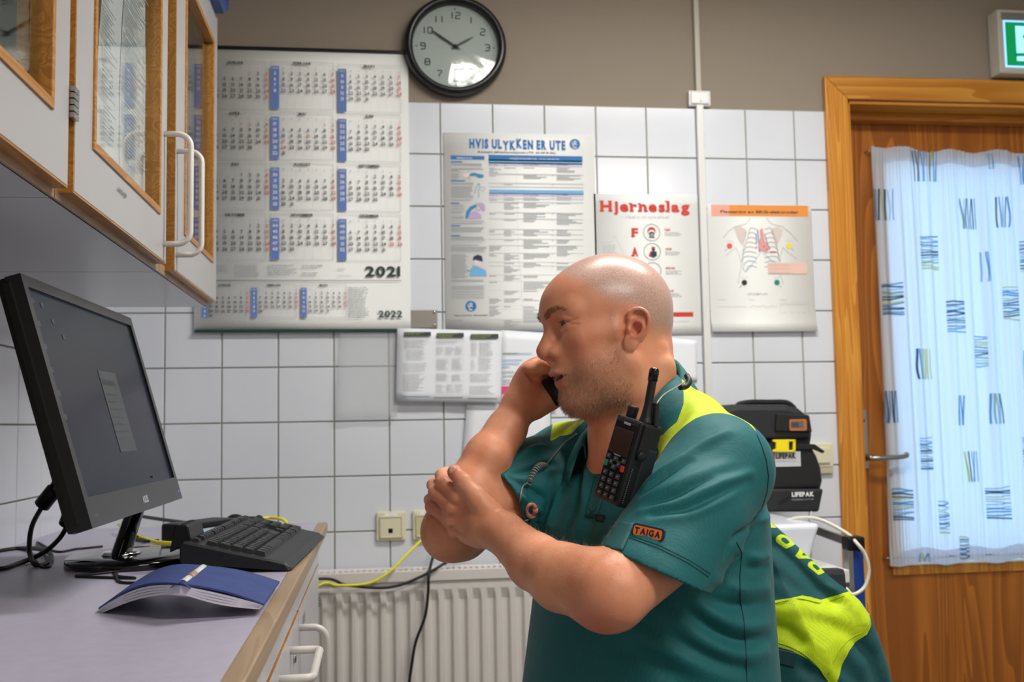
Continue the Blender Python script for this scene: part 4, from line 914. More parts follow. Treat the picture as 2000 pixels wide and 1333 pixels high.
def bez(b_):
    X0, X1 = -.020, 0
    for (a, c) in (((-hx_, hz_-BT), (hx_, hz_)), ((-hx_, -hz_), (hx_, -hz_+BB)), ((-hx_, -hz_+BB), (-hx_+BS, hz_-BT)), ((hx_-BS, -hz_+BB), (hx_, hz_-BT))): b_.box((X0, a[0], a[1]), (X1, c[0], c[1]))
o = mon_part('bezel', bz_m, bez)
def shell(b_):
    b_.box((-.034, -hx_-.0008, -hz_-.0008), (-.0075, hx_+.0008, hz_+.0008), .009); b_.box((-.058, -.19, -.10), (-.030, .19, .12), .012)
mon_part('rear_housing', black_pl, shell)
me = bpy.data.meshes.new('screen'); y0, y1, z0, z1 = -hx_+BS, hx_-BS, -hz_+BB, hz_-BT
me.from_pydata([tuple(Mm @ Vector(v)) for v in ((-.004, y0, z0), (-.004, y1, z0), (-.004, y1, z1), (-.004, y0, z1))], [], [(0, 1, 2, 3)]); uv = me.uv_layers.new(); 
for k, c in enumerate(((0, 0), (1, 0), (1, 1), (0, 1))): uv.data[k].uv = c
me.materials.append(scr_m); so = bpy.data.objects.new('screen', me); col.objects.link(so); M0(so, mon)
A3 = np.array(Mm.to_3x3()); Sc = Sheet(np.array(Mm @ Vector((-.004, 0, 0))), A3[:, 1], A3[:, 2], A3[:, 0])
dlg = mat('screen_dialog', (20, 20, 20), .4, emit=(128, 138, 146), es=.05); dlt = mat('screen_text', (20, 20, 20), .4, emit=(60, 70, 84), es=.04); ico = mat('screen_icon', (20, 20, 20), .4, emit=(110, 140, 180), es=.05)
Sc.rect(-.03, -.075, .07, .055, dlg); Sc.text('EKG JOURNAL', -.022, .033, .008, dlt, w=.075, off=.02); Sc.greek(-.02, -.06, .05, .02, .012, .0035, mat('screen_dim', (20, 20, 20), .4, emit=(110, 120, 130), es=.045), .7)
for k in range(6): Sc.rect(y0+.010, z1-.02-k*.032, y0+.020, z1-.012-k*.032, ico); 
for k in range(3): Sc.rect(y0+.045+k*.03, z1-.022-k*.02, y0+.055+k*.03, z1-.015-k*.02, ico)
so2 = Sc.build('screen_window', None); so2.parent = so; 
Sc = Sheet(np.array(Mm @ Vector((0, 0, 0))), A3[:, 1], A3[:, 2], A3[:, 0])
Sc.text('ASUS', .002, -hz_+.012, .0105, mat('logo_grey', (196, 198, 204), .4), w=.034, off=.03, lift=.0005)
for k in range(6): Sc.rect(hx_-.075+k*.010, -hz_+.010, hx_-.071+k*.010, -hz_+.0112, mat('logo_dim', (100, 102, 110), .4), .0005)
Sc.rect(hx_-.018, -hz_+.013, hx_-.014, -hz_+.0145, mat('power_led', (40, 60, 255), .4, emit=(60, 90, 255), es=2), .0006)
Sc.text('HDMI', -hx_+.02, -hz_+.012, .005, mat('logo_dim', None) if 'logo_dim' in MATS else None, w=.016, lift=.0005)
M0(Sc.build('bezel_marks', None), mon)
fc = onZ(228, 1090, CZ); fx, fy = .343, -1.085
def foot(b_):
    n = 48; prof = [(1.0, 0), (1.0, .008), (.985, .012), (.6, .0145), (.02, .016)]; vs = []; fs = []
    for r, h in prof:
        for k in range(n): an = 2*PI*k/n; vs.append((fx+.112*r*math.cos(an), fy+.135*r*math.sin(an), CZ+.0005+h))
    for i in range(len(prof)-1):
        for k in range(n): fs.append((i*n+k, i*n+(k+1) % n, (i+1)*n+(k+1) % n, (i+1)*n+k))
    fs.append(tuple(range(n))); fs.append(tuple(range(4*n, 5*n))); b_.add(vs, fs)
M0(part('foot', black_gl, None, foot, True), mon)
nb_ = onD(215, 1085, 1.83); 
def neck(b_):
    nb = Vector((fx-.022, fy-.02, CZ+.012)); nt_ = Vector((.368, -1.135, 1.075)); ax = (nt_-nb)
    vs = []; 
    for t, wd, dp in ((0, .036, .016), (.5, .031, .014), (1, .030, .014)):
        c = nb+ax*t
        for k in range(16): an = 2*PI*k/16; vs.append((c.x+dp*math.cos(an), c.y+wd*math.sin(an), c.z))
    b_.add(vs, [(i*16+k, i*16+(k+1) % 16, (i+1)*16+(k+1) % 16, (i+1)*16+k) for i in range(2) for k in range(16)])
M0(part('neck', black_gl, None, neck, True), mon)
M0(part('neck_trim', chrome, None, lambda b_: b_.lathe([(.030, 0), (.032, .003), (.030, .007), (.026, .008)], (fx-.020, fy-.02, CZ+.0135), (0, 0, 1), 28), True), mon)

# ================================================================ KEYBOARD
kb = thing('keyboard', 'black full-size keyboard with card slot, angled beside the worktop edge', 'keyboard', (.50, -1.02, CZ))
key_m = mat('key_black', (25, 26, 29), .45, spec=.35); kb_m = mat('keyboard_body', (22, 23, 26), .42, spec=.35, bump=(1800, .1, .0003))
# frame: long axis along Y (near end = left end), depth axis to +X (front edge = user's side)
kN = onZ(352, 1096, CZ); kR = onZ(572, 1125, CZ); kF = onZ(606, 1056, CZ+.012)
KL = .462; KD = .172; ka = math.radians(-4.0)
K0 = np.array([.446, -1.268, CZ+.001]); dl = np.array([math.sin(-ka)*-1*0+math.sin(math.radians(3.5)), math.cos(math.radians(3.5)), 0]); dd = np.array([dl[1], -dl[0], 0])
def kp(u, v, h): return K0+dl*u+dd*v+np.array([0, 0, h])     # u along, v depth from rear, h height
def ktop(v): return .049-.031*min(v, .14)/.14-(max(0, v-.14)/.032)*.008
def kbody(b_):
    vs = []; P = [(0, .019), (0, ktop(0)-.003), (.006, ktop(0)), (.08, ktop(.08)), (.14, ktop(.14)), (.160, ktop(.160)), (KD, .004), (KD-.004, 0)]
    us = [0, .004, KL-.004, KL]
    for u in us:
        for v, h in P: vs.append(kp(u, v if u in us[1:3] else min(max(v, .003), KD-.006), max(h-(0 if u in us[1:3] else .003), 0)))
    n = len(P); fs = [(i*n+k, i*n+(k+1) % n, (i+1)*n+(k+1) % n, (i+1)*n+k) for i in range(3) for k in range(n)]; fs += [tuple(range(n)), tuple(range(3*n, 4*n))]; b_.add(vs, fs)
M0(part('body', kb_m, None, kbody), kb)
def keymesh(wu, wv):
    b_ = MB(); a, c = wu/2-.0006, wv/2-.0006; a2, c2 = a-.0022, c-.0022; h = .0062
    vs = [(-c, -a, 0), (c, -a, 0), (c, a, 0), (-c, a, 0), (-c2, -a2, h), (c2-.0004, -a2, h*.92), (c2-.0004, a2, h*.92), (-c2, a2, h)]
    b_.add(vs, [(0, 3, 2, 1), (4, 5, 6, 7), (0, 1, 5, 4), (1, 2, 6, 5), (2, 3, 7, 6), (3, 0, 4, 7)]); o = b_.build('key', key_m); return o
KM = {}
slope = math.atan2(.031, .14); zr = math.atan2(-dl[0], dl[1])
Rk = Matrix.Rotation(zr, 4, 'Z') @ Matrix.Rotation(slope, 4, 'Y')
leg = MB(); leg_m = mat('key_legend', (200, 204, 210), .5)
def put_key(u, v, wu=.0185, wv=.0185, lg=True):
    k = (round(wu, 4), round(wv, 4))
    if k not in KM: KM[k] = keymesh(wu, wv); o = KM[k]
    else: o = KM[k].copy(); col.objects.link(o); o.parent = None
    o.matrix_basis = Matrix.Translation(Vector(kp(u+wu/2, v+wv/2, ktop(v+wv/2)+.0002))) @ Rk; o.parent = kb; o.matrix_parent_inverse = Matrix.Translation(-Vector(kb.location))
    if lg:
        c = Vector(kp(u+wu/2-.003, v+wv/2-.002, ktop(v+wv/2)+.0066+.0004)); s_ = .0011
        for dx_, dy_ in ((0, 0), (.0026, .001)):
            q_ = [c+Vector(dd)*(dx_+a*s_)+Vector(dl)*(dy_+b2*s_*.8) for a, b2 in ((-1, -1), (1, -1), (1, 1), (-1, 1))]; leg.add([tuple(p) for p in q_], [(0, 1, 2, 3)])
U = .0188; u0 = .022; v0 = .013
for k in [0, 2, 3, 4, 5, 6.5, 7.5, 8.5, 9.5, 11, 12, 13, 14]: put_key(u0+k*U, v0, U, .013)
for k in range(3): put_key(u0+15.4*U+k*U, v0, U, .013)
for k in range(4): put_key(u0+18.8*U+k*U, v0, U, .013)
rows = [[1]*13+[2], [1.5]+[1]*12+[1.5], [1.75]+[1]*12+[1.25], [1.25]+[1]*11+[2.75], [1.25, 1.25, 1.25, 6.25, 1.25, 1.25, 1.25, 1.25]]
for r_, row in enumerate(rows):
    v = v0+.021+r_*U; u = u0
    for wk in row: put_key(u, v, wk*U, U, lg=wk < 3); u += wk*U
    if r_ < 2:
        for k in range(3): put_key(u0+(15.4+k)*U, v, U, U)
    if r_ == 3: put_key(u0+16.4*U, v, U, U)
    if r_ == 4:
        for k in range(3): put_key(u0+(15.4+k)*U, v, U, U)
    if r_ < 4:
        for k in range(3 if r_ in (1, 3) or r_ == 2 else 4): put_key(u0+(18.8+k)*U, v, U, U)
    if r_ == 4: put_key(u0+18.8*U, v, 2*U, U); put_key(u0+20.8*U, v, U, U)
put_key(u0+21.8*U, v0+.021+U, U, 2*U, False); put_key(u0+21.8*U, v0+.021+3*U, U, 2*U, False)
M0(leg.build('key_legends', leg_m), kb)
for u_ in (.03, KL-.05): M0(part('foot', kb_m, None, lambda b_: b_.prism([kp(u_, .006, 0), kp(u_, .014, 0), kp(u_, .020, .020), kp(u_, .002, .022)], dl*.02)), kb)
def slot(b_):
    u0_, u1_ = .020, .115; A = [kp(u0_, -.020, .030), kp(u0_, .014, ktop(.014)-.001), kp(u0_, .008, .072), kp(u0_, -.012, .073)]; b_.prism(A, dl*(u1_-u0_))
o = part('card_reader', black_pl, None, slot); o.modifiers.new('b', 'BEVEL').width = .002; M0(o, kb)
M0(part('card_slit', mat('void_black', (4, 4, 4), .9), None, lambda b_: b_.prism([kp(.028, -.004, .0720), kp(.028, -.001, .0718), kp(.028, -.0008, .0732), kp(.028, -.0038, .0735)], dl*.078)), kb)
M0(part('status_led', mat('led_blue', (60, 70, 255), .4, emit=(70, 80, 255), es=3), None, lambda b_: b_.lathe([(.0014, 0), (.001, .0008), (.0001, .001)], kp(.125, .006, ktop(.006)), (0, 0, 1), 10)), kb)
S = Sheet(kp(.300, .150, ktop(.150)+.0012), dl, -dd, (0, 0, 1)); S.text('hp', 0, 0, .005, mat('logo_dim', None), shear=.2); M0(S.build('maker_mark', None), kb)

# mouse
ms_ = thing('mouse', 'black computer mouse standing behind the far end of the keyboard', 'mouse', (.50, -.66, CZ))
mcx = onZ(515, 1042, CZ)
def dome(c, rx, ry, rz, flat=0.0, az=0):
    def fn(b_):
        n, m_ = 28, 10; vs = []; fs = []
        for i in range(m_+1):
            t = i/m_*PI/2; r = math.cos(t)**.7; h = math.sin(t)
            for k in range(n):
                an = 2*PI*k/n; x, y = rx*r*math.cos(an), ry*r*math.sin(an); vs.append((c[0]+x*math.cos(az)-y*math.sin(az), c[1]+x*math.sin(az)+y*math.cos(az), c[2]+rz*h))
        for i in range(m_):
            for k in range(n): fs.append((i*n+k, i*n+(k+1) % n, (i+1)*n+(k+1) % n, (i+1)*n+k))
        fs.append(tuple(range(n))); b_.add(vs, fs)
    return fn
M0(part('mouse_shell', black_pl, None, dome((.476, -.665, CZ+.001), .058, .036, .036, az=.5), True), ms_)
M0(part('scroll_wheel', rubber, None, lambda b_: b_.lathe([(.007, -.003), (.009, 0), (.007, .003)], (.50, -.655, CZ+.030), (0, 1, 0), 16), True), ms_)
# card/pen beyond the keyboard
ca = onZ(556, 1038, CZ)
cyn = thing('cyan_card', 'small cyan blue card lying behind the keyboard', 'card', (.55, -.66, CZ)); M0(pbox('card', (.535, -.70, CZ+.0002), (.59, -.62, CZ+.0016), mat('cyan_card', (70, 170, 206), .4)), cyn)

# power adapter
pa = thing('power_adapter', 'black power adapter brick with a pale label behind the monitor foot', 'power adapter', (.36, -.70, CZ))
a1 = onZ(310, 1060, CZ); a2 = onZ(372, 1064, CZ)
ang = math.atan2(.10, .30)
Ma = Matrix.Translation(Vector((a1[0]+.003, a1[1]+.002, CZ+.0005))) @ Matrix.Rotation(math.radians(-32), 4, 'Z')
def ad(b_): b_.box((0, 0, 0), (.072, .155, .036), .006)
o = part('brick', black_pl, None, ad); o.matrix_world = Ma; o.parent = pa; o.matrix_parent_inverse = Matrix.Translation(-Vector(pa.location))
o = part('rating_label', mat('label_pale_blue', (170, 190, 206), .5), None, lambda b_: b_.box((.0715, .03, .006), (.0728, .11, .024))); o.matrix_world = Ma; o.parent = pa; o.matrix_parent_inverse = Matrix.Translation(-Vector(pa.location))
o = part('rating_label', mat('label_pale_blue', None), None, lambda b_: b_.box((.040, -.0008, .003), (.070, .0005, .020))); o.matrix_world = Ma; o.parent = pa; o.matrix_parent_inverse = Matrix.Translation(-Vector(pa.location))

# cables
def cable(name, label, pts, r, m, n=8, res=8):
    b_ = MB(); b_.smooth = True; b_.tube(smooth_path(pts, res), r, n); o = b_.build(name, m); return tag(o, label, 'cable')
G = CZ
def gz(px, py, r=.003): p = onZ(px, py, CZ+r); return (p[0], p[1], CZ+r)
cb1 = cable('monitor_cable', 'thick black video cable with ferrite block rising to the monitor back, left', [tuple(onD(120, 925, 1.83)), tuple(onD(103, 948, 1.84)), tuple(onD(85, 985, 1.84)), tuple(onD(62, 1030, 1.80)), gz(58, 1080, .02), gz(72, 1105), gz(100, 1095), gz(88, 1075, .012), gz(40, 1072), gz(-20, 1080), gz(-80, 1090)], .0042, rubber)
def block(b_, a, c, w_): 
    a = np.array(a); c = np.array(c); d = (c-a)/np.linalg.norm(c-a); b_.lathe([(w_*.8, 0), (w_, .002), (w_, np.linalg.norm(c-a)-.002), (w_*.8, np.linalg.norm(c-a))], a, d, 14)
fo = part('ferrite_block', black_pl, None, lambda b_: block(b_, onD(108, 955, 1.84), onD(80, 990, 1.84), .014), True); fo.parent = cb1
cb2 = cable('monitor_cable', 'black cable with ferrite block hanging nearest the monitor edge', [tuple(onD(150, 985, 1.78)), tuple(onD(138, 1012, 1.80)), tuple(onD(118, 1050, 1.80)), gz(85, 1080, .015), gz(40, 1100), gz(0, 1112), gz(-60, 1112)], .0042, rubber)
fo = part('ferrite_block', black_pl, None, lambda b_: block(b_, onD(142, 992, 1.79), onD(129, 1026, 1.80), .013), True); fo.parent = cb2
cable('thin_black_cable', 'thin black cable crossing the worktop left of the monitor foot', [gz(65, 1090, .002), gz(82, 1108, .002), gz(98, 1100, .002), gz(72, 1060, .003), gz(110, 1078, .002), gz(150, 1073, .002), gz(200, 1068, .002)], .0022, rubber)
cable('black_back_cable', 'black cable arching along the back of the worktop behind the adapter', [gz(270, 1008, .004), (gz(300, 1013, .004)), gz(335, 1018, .004), gz(380, 1024, .006), gz(420, 1030, .006), tuple(np.array(gz(440, 1024, .004))+[0, 0, .006]), tuple(np.array(gz(455, 1024, .004))+[0, 0, .018]), tuple(np.array(gz(472, 1026, .004))+[0, 0, .016]), gz(492, 1030, .004)], .0045, rubber)
cable('yellow_network_cable', 'yellow network cable from the monitor foot to behind the keyboard', [tuple(np.array(gz(232, 1040, .004))+[0, 0, .016]), tuple(np.array(gz(262, 1052, .004))+[0, 0, .008]), gz(300, 1058, .005), gz(340, 1062, .005), gz(375, 1064, .005), gz(405, 1052, .005), gz(435, 1034, .005), gz(470, 1024, .006), tuple(np.array(gz(505, 1022, .005))+[0, 0, .006]), tuple(np.array(gz(522, 1020, .004))+[0, .02, .008]), (.535, -.432, CZ+.006), (.54, -.415, CZ-.03), (.53, -.38, .82), (.50, -.28, .73), (.53, -.18, .705), tuple(onY(630, 1141, -.16)), tuple(onY(660, 1144, -.14)), tuple(onY(720, 1140, -.13)), tuple(onY(760, 1118, -.12)), tuple(onY(800, 1078, -.09)), tuple(onY(828, 1050, -.05)), tuple(onY(840, 1032, -.02))], .0036, yellow_cable)
cable('black_wall_cable', 'black cable sagging across the radiator top beside the yellow one', [(.45, -.20, .75), tuple(onY(632, 1131, -.13)), tuple(onY(680, 1144, -.13)), tuple(onY(760, 1148, -.13)), tuple(onY(820, 1128, -.12)), tuple(onY(870, 1100, -.10)), tuple(onY(905, 1075, -.05)), tuple(onY(930, 1050, -.02))], .0038, rubber)
cable('black_drop_cable', 'black cable hanging down in front of the radiator ribs', [tuple(onY(858, 1050, -.02)), tuple(onY(848, 1080, -.06)), tuple(onY(838, 1120, -.125)), tuple(onY(836, 1160, -.125)), tuple(onY(830, 1205, -.125)), tuple(onY(812, 1255, -.125)), tuple(onY(804, 1300, -.125)), tuple(onY(799, 1345, -.125)), tuple(onY(800, 1420, -.125)), tuple(onY(790, 1600, -.125))], .0040, rubber)
cable('mouse_cable', 'thin black cable loop lying between monitor foot and keyboard', [gz(245, 1060, .012), gz(248, 1085, .004), gz(290, 1090, .003), gz(340, 1098, .002), gz(300, 1106, .002), gz(232, 1110, .002), gz(228, 1125, .002), gz(262, 1130, .002), gz(150, 1126, .0022), gz(200, 1120, .002), gz(330, 1106, .002), gz(356, 1102, .002)], .0022, rubber, res=10)
cable('cable_loop', 'second thin black cable looping toward the blue book', [gz(355, 1098, .002), gz(290, 1102, .004), gz(235, 1112, .003), gz(232, 1136, .002), gz(275, 1140, .002)], .0022, rubber)
cable('adapter_cord', 'short black cord with plug lying left of the adapter', [gz(310, 1056, .006), gz(285, 1058, .004), gz(262, 1052, .004), gz(250, 1046, .008)], .0028, rubber)
fan = MB()
for k in range(4): fan.tube(smooth_path([gz(245, 1040+k*5, .02-.004*k), gz(262, 1043+k*4, .012), gz(284, 1052+k*2, .005)], 5), .0024, 6)
fan.smooth = True; tag(fan.build('cable_tie_bundle', rubber), 'bundle of short black cable ends beside the monitor neck', 'cable')

# ================================================================ BLUE BOOK
bk = thing('book', 'worn dark blue book lying open face down with taped spine', 'book', (.48, -1.42, CZ))
bl_m = mat('book_cloth', (46, 66, 128), .7, bump=(900, .3, .0005), var=(30, (40, 58, 116)))
# spine runs from near (355,1132) to far (400,1104); wings drop to the left and right
def bp(px, py, h): p = onZ(px, py, CZ+h); return np.array([p[0], p[1], CZ+h])
sN = bp(352, 1140, .045); sF = bp(398, 1105, .040)
Lw = [(bp(192, 1190, .004), bp(300, 1122, .004))]; 
def wing(s0, s1, e0, e1, th, name, m, off0=0.0, off1=0.0, sag=.012, n=12):
    vs = []; 
    for side in (0, 1):
        for j in range(n+1):
            t = j/n
            for i in range(n+1):
                u = i/n; p = (s0*(1-u)+s1*u)*(1-t)+(e0*(1-u)+e1*u)*t; p = p.copy()
                p[2] += sag*math.sin(PI*t)-(th*side)-off0*(1-t)-off1*t; p[2] = max(p[2], CZ+.0006+(0 if side else th)*1.0); vs.append(p)
    N1 = (n+1)**2; fs = []
    for j in range(n):
        for i in range(n): a = j*(n+1)+i; fs.append((a, a+1, a+n+2, a+n+1)); fs.append((N1+a, N1+a+n+1, N1+a+n+2, N1+a+1))
    for j in range(n): a = j*(n+1); fs.append((a, a+n+1, N1+a+n+1, N1+a)); a += n; fs.append((a, N1+a, N1+a+n+1, a+n+1))
    for i in range(n): fs.append((i, N1+i, N1+i+1, i+1)); a = n*(n+1)+i; fs.append((a, a+1, N1+a+1, N1+a))
    b_ = MB(); b_.smooth = True; b_.add(vs, fs); o = b_.build(name, m); es_ = o.modifiers.new('e', 'EDGE_SPLIT'); es_.split_angle = .8; return M0(o, bk)
eL0 = bp(192, 1188, .006); eL1 = bp(330, 1108, .004); eL1 = eL0+(sF-sN)*1.0; eL1[2] = CZ+.006
eR0 = bp(515, 1180, .014); eR1 = bp(546, 1136, .010)
wing(sN, sF, eL0, eL1, .0024, 'cover', bl_m, sag=.012); wing(sN, sF, eR0, eR1, .0024, 'cover', bl_m, sag=.004)
pg = mat('book_pages', (206, 204, 220), .7, bump=(700, .4, .0006))
for k in range(4):
    o_ = .0020+.0012*k; f_ = .015+.012*k
    for e0_, e1_, sg_, n0 in ((eL0, eL1, .0105, 'L'), (eR0, eR1, .001, 'R')):
        a0 = e0_+(sN-e0_)*f_; a1 = e1_+(sF-e1_)*f_; q_ = np.array([0, 0, .0025+.0022*k]); z_ = np.array([0, 0, -.0012*k-.0015])
        wing(sN-q_, sF-q_, a0+z_, a1+z_, .0026, 'page_block', pg, 0, 0, sag=sg_-.0016*k, n=8)
sp_ = MB(); d_ = (sF-sN); lw_ = np.array([-.62, -.3, 0]); 
wd_ = (eR0-eL0); wd_[2] = 0; wd_ /= np.linalg.norm(wd_)
n = 6
def sp_piece(t0, t1, w0, m_, nm, lift=.0010):
    b_ = MB(); b_.smooth = True; vs = []
    for t in (t0, t1):
        c = sN+d_*t
        for k in range(n+1): a = (k/n-.5)*2; vs.append(c+wd_*a*w0+np.array([0, 0, lift-.006*a*a+.001]))
    b_.add(vs, [(k, k+1, n+2+k, n+1+k) for k in range(n)]); o = b_.build(nm, m_); o.modifiers.new('s', 'SOLIDIFY').thickness = .0008; return M0(o, bk)
sp_piece(-.01, 1.02, .013, bl_m, 'spine', -.0005)
tape = mat('white_tape', (214, 212, 204), .6); tan = mat('tan_tape', (176, 140, 110), .6)
sp_piece(.10, .34, .008, tape, 'spine_label'); sp_piece(.36, .56, .008, tan, 'spine_label', .0014); sp_piece(.57, .98, .008, tape, 'spine_label')
wr = MB(); 
for (t0, w0, w1) in ((.93, -.001, .02),): pass
M0(wing(sN+[0, 0, .0008], sN+d_*.25+[0, 0, .0008], eL0*.75+sN*.25, eL0*.75+sN*.25+d_*.18, .0006, 'worn_patch', mat('worn_grey', (160, 158, 160), .8), sag=.0125, n=6), bk) if False else None
# ================================================================ SDF SCULPTING
def n_(v): v = np.array(v, float); return v/np.linalg.norm(v)
def rc(P, a, b, r1, r2):
    a = np.array(a, float); b = np.array(b, float); d = b-a; t = np.clip(((P-a)@d)/(d@d), 0, 1)
    return np.linalg.norm(P-a-t[:, None]*d, axis=1)-(r1+(r2-r1)*t)
def chain(P, pts, rs, k=0.0):
    D = None
    for i in range(len(pts)-1):
        e = rc(P, pts[i], pts[i+1], rs[i], rs[i+1]); D = e if D is None else (np.minimum(D, e) if k == 0 else smin(D, e, k))
    return D
def ell(P, c, r, A=None):
    """ellipsoid; rows of A are its axes"""
    q = P-np.array(c, float)
    if A is not None: q = q@np.array(A).T
    r = np.array(r, float); k0 = np.linalg.norm(q/r, axis=1); k1 = np.linalg.norm(q/(r*r), axis=1)
    return k0*(k0-1)/np.maximum(k1, 1e-9)
def smin(a, b, k): h = np.clip(.5+.5*(b-a)/k, 0, 1); return b*(1-h)+a*h-k*h*(1-h)
def smax(a, b, k): return -smin(-a, -b, k)
def axes(x, y): x = n_(x); y = np.array(y, float); y = n_(y-x*(y@x)); return np.array([x, y, np.cross(x, y)])
def sdf_mesh(f, lo, hi, h, B=8, chunk=220000):
    lo = np.array(lo, float); n = np.ceil((np.array(hi)-lo)/(h*B)).astype(int)
    I = np.stack(np.meshgrid(*[np.arange(k) for k in n], indexing='ij'), -1).reshape(-1, 3)
    c = lo+(I+.5)*h*B; d = np.concatenate([f(c[i:i+chunk]) for i in range(0, len(c), chunk)]); I = I[np.abs(d) < h*B*1.15]
    g = np.stack(np.meshgrid(*[np.arange(B+1)]*3, indexing='ij'), -1).reshape(-1, 3)
    N = n*B+2; key = lambda q: (q[..., 0]*N[1]+q[..., 1])*N[2]+q[..., 2]
    VP = []; VK = []; FQ = []
    cor = np.array([(i, j, k) for i in (0, 1) for j in (0, 1) for k in (0, 1)]); edges = [(a, b) for a in range(8) for b in range(a+1, 8) if np.abs(cor[a]-cor[b]).sum() == 1]
    step = max(1, chunk//len(g))
    for s in range(0, len(I), step):
        b0 = I[s:s+step]*B; G = b0[:, None, :]+g[None]; W = f((lo+G.reshape(-1, 3)*h)).reshape(len(b0), B+1, B+1, B+1)
        C8 = np.stack([W[:, i:i+B, j:j+B, k:k+B] for i, j, k in cor], -1); sg = C8 < 0; act = sg.any(-1) & ~sg.all(-1)
        bi, x, y, z = np.nonzero(act); v8 = C8[bi, x, y, z]; acc = np.zeros((len(bi), 3)); cnt = np.zeros(len(bi))
        for a, b2 in edges:
            m = (v8[:, a] < 0) != (v8[:, b2] < 0); t = np.where(m, v8[:, a]/np.where(m, v8[:, a]-v8[:, b2], 1), 0); acc += np.where(m[:, None], cor[a]+t[:, None]*(cor[b2]-cor[a]), 0); cnt += m
        cell = b0[bi]+np.stack([x, y, z], 1); VP.append(lo+(cell+acc/cnt[:, None])*h); VK.append(key(cell))
        for ax in range(3):
            sl = [slice(None)]*4; s0 = [slice(None), slice(0, B), slice(0, B), slice(0, B)]; s1 = list(s0); s1[ax+1] = slice(1, B+1)
            a_ = W[tuple(s0)] < 0; b_ = W[tuple(s1)] < 0; bi, x, y, z = np.nonzero(a_ != b_); p = b0[bi]+np.stack([x, y, z], 1); fl = a_[bi, x, y, z]
            u, v = (ax+1) % 3, (ax+2) % 3; q = []
            for du, dv in ((-1, -1), (0, -1), (0, 0), (-1, 0)): c_ = p.copy(); c_[:, u] += du; c_[:, v] += dv; q.append(key(c_))
            q = np.stack(q, 1); q[~fl] = q[~fl][:, ::-1]; FQ.append(q)
    V = np.concatenate(VP); K = np.concatenate(VK); o = np.argsort(K); K = K[o]; V = V[o]; Q = np.concatenate(FQ)
    ix = np.searchsorted(K, Q); ix[ix >= len(K)] = 0; ok = (K[ix] == Q).all(1); ix = ix[ok]
    us, inv = np.unique(ix, return_inverse=True); V = V[us]; ix = inv.reshape(ix.shape)
    # pull vertices onto the surface
    for _ in range(2):
        d0 = f(V); e = h*.5; gr = np.stack([f(V+np.eye(3)[k]*e)-d0 for k in range(3)], 1)/e; gn = np.maximum((gr**2).sum(1), .2); st = gr*(d0/gn)[:, None]; ln = np.linalg.norm(st, axis=1); V = V-st*np.minimum(1, h*.7/np.maximum(ln, 1e-12))[:, None]
    return V, ix, gr/np.maximum(np.linalg.norm(gr, axis=1), 1e-9)[:, None]
def np_mesh(name, V, Q, m, attrs={}, smooth=True):
    me = bpy.data.meshes.new(name); me.vertices.add(len(V)); me.vertices.foreach_set('co', V.astype(np.float32).ravel())
    k = Q.shape[1]; me.loops.add(Q.size); me.loops.foreach_set('vertex_index', Q.ravel().astype(np.int32)); me.polygons.add(len(Q))
    me.polygons.foreach_set('loop_start', (np.arange(len(Q))*k).astype(np.int32)); me.polygons.foreach_set('loop_total', np.full(len(Q), k, np.int32))
    me.update(calc_edges=True); me.validate()
    if smooth: me.polygons.foreach_set('use_smooth', np.ones(len(me.polygons), bool))
    for nm, a in attrs.items(): at = me.attributes.new(nm, 'FLOAT', 'POINT'); at.data.foreach_set('value', a.astype(np.float32))
    me.materials.append(m); o = bpy.data.objects.new(name, me); col.objects.link(o); return o
def sd_poly(Q, P):
    """signed distance (negative inside) from 2D points Q to polygon P"""
    P = np.array(P, float); d = np.full(len(Q), 1e9); ins = np.zeros(len(Q), bool)
    for i in range(len(P)):
        a, b = P[i-1], P[i]; e = b-a; w_ = Q-a; t = np.clip((w_@e)/(e@e), 0, 1); d = np.minimum(d, ((w_-t[:, None]*e)**2).sum(1))
        c = ((a[1] > Q[:, 1]) != (b[1] > Q[:, 1])); x = a[0]+(Q[:, 1]-a[1])/(b[1]-a[1] if b[1] != a[1] else 1e-9)*(b[0]-a[0]); ins ^= c & (Q[:, 0] < x)
    return np.where(ins, -1, 1)*np.sqrt(d)

# ================================================================ PERSON
D = onD
# head frame: x forward, y his left, z up
HS = .955
_ax, _ay, _az = math.radians(2.5), math.radians(5.), math.radians(191)
Rx = np.array([[1, 0, 0], [0, math.cos(_ax), -math.sin(_ax)], [0, math.sin(_ax), math.cos(_ax)]]); Ry = np.array([[math.cos(_ay), 0, math.sin(_ay)], [0, 1, 0], [-math.sin(_ay), 0, math.cos(_ay)]]); Rz = np.array([[math.cos(_az), -math.sin(_az), 0], [math.sin(_az), math.cos(_az), 0], [0, 0, 1]])
HR = Rz@Ry@Rx; HO = D(1187, 655, 1.58)
def H(p): return HO+HR@(np.array(p, float)*HS)
E1 = n_((-.90, .42, .03)); E2 = np.array([0, 0, 1.]); E2 = n_(E2-E1*(E2@E1)); E3 = np.cross(E2, E1); E3 = E3 if E3[1] > 0 else -E3; EO = np.array([.0, .0800, -.006])
def ep(px, py):
    dr = HR.T@ray(px, py); o = HR.T@(CAM-HO)/HS; t = ((EO-o)@E3)/(dr@E3); q = o+dr*t-EO; return (float(q@E1), float(q@E2))
EARP = [ep(*p) for p in ((1226, 612), (1229, 605), (1237.5, 601.5), (1248, 600), (1258.5, 603), (1266, 609.5), (1270, 620), (1270, 632), (1267.5, 644), (1263, 656), (1255.5, 668), (1245, 677), (1234.5, 683.8), (1226, 685.7), (1220.5, 682), (1218.8, 671), (1220, 659), (1223, 650), (1224, 640), (1224.8, 625))]
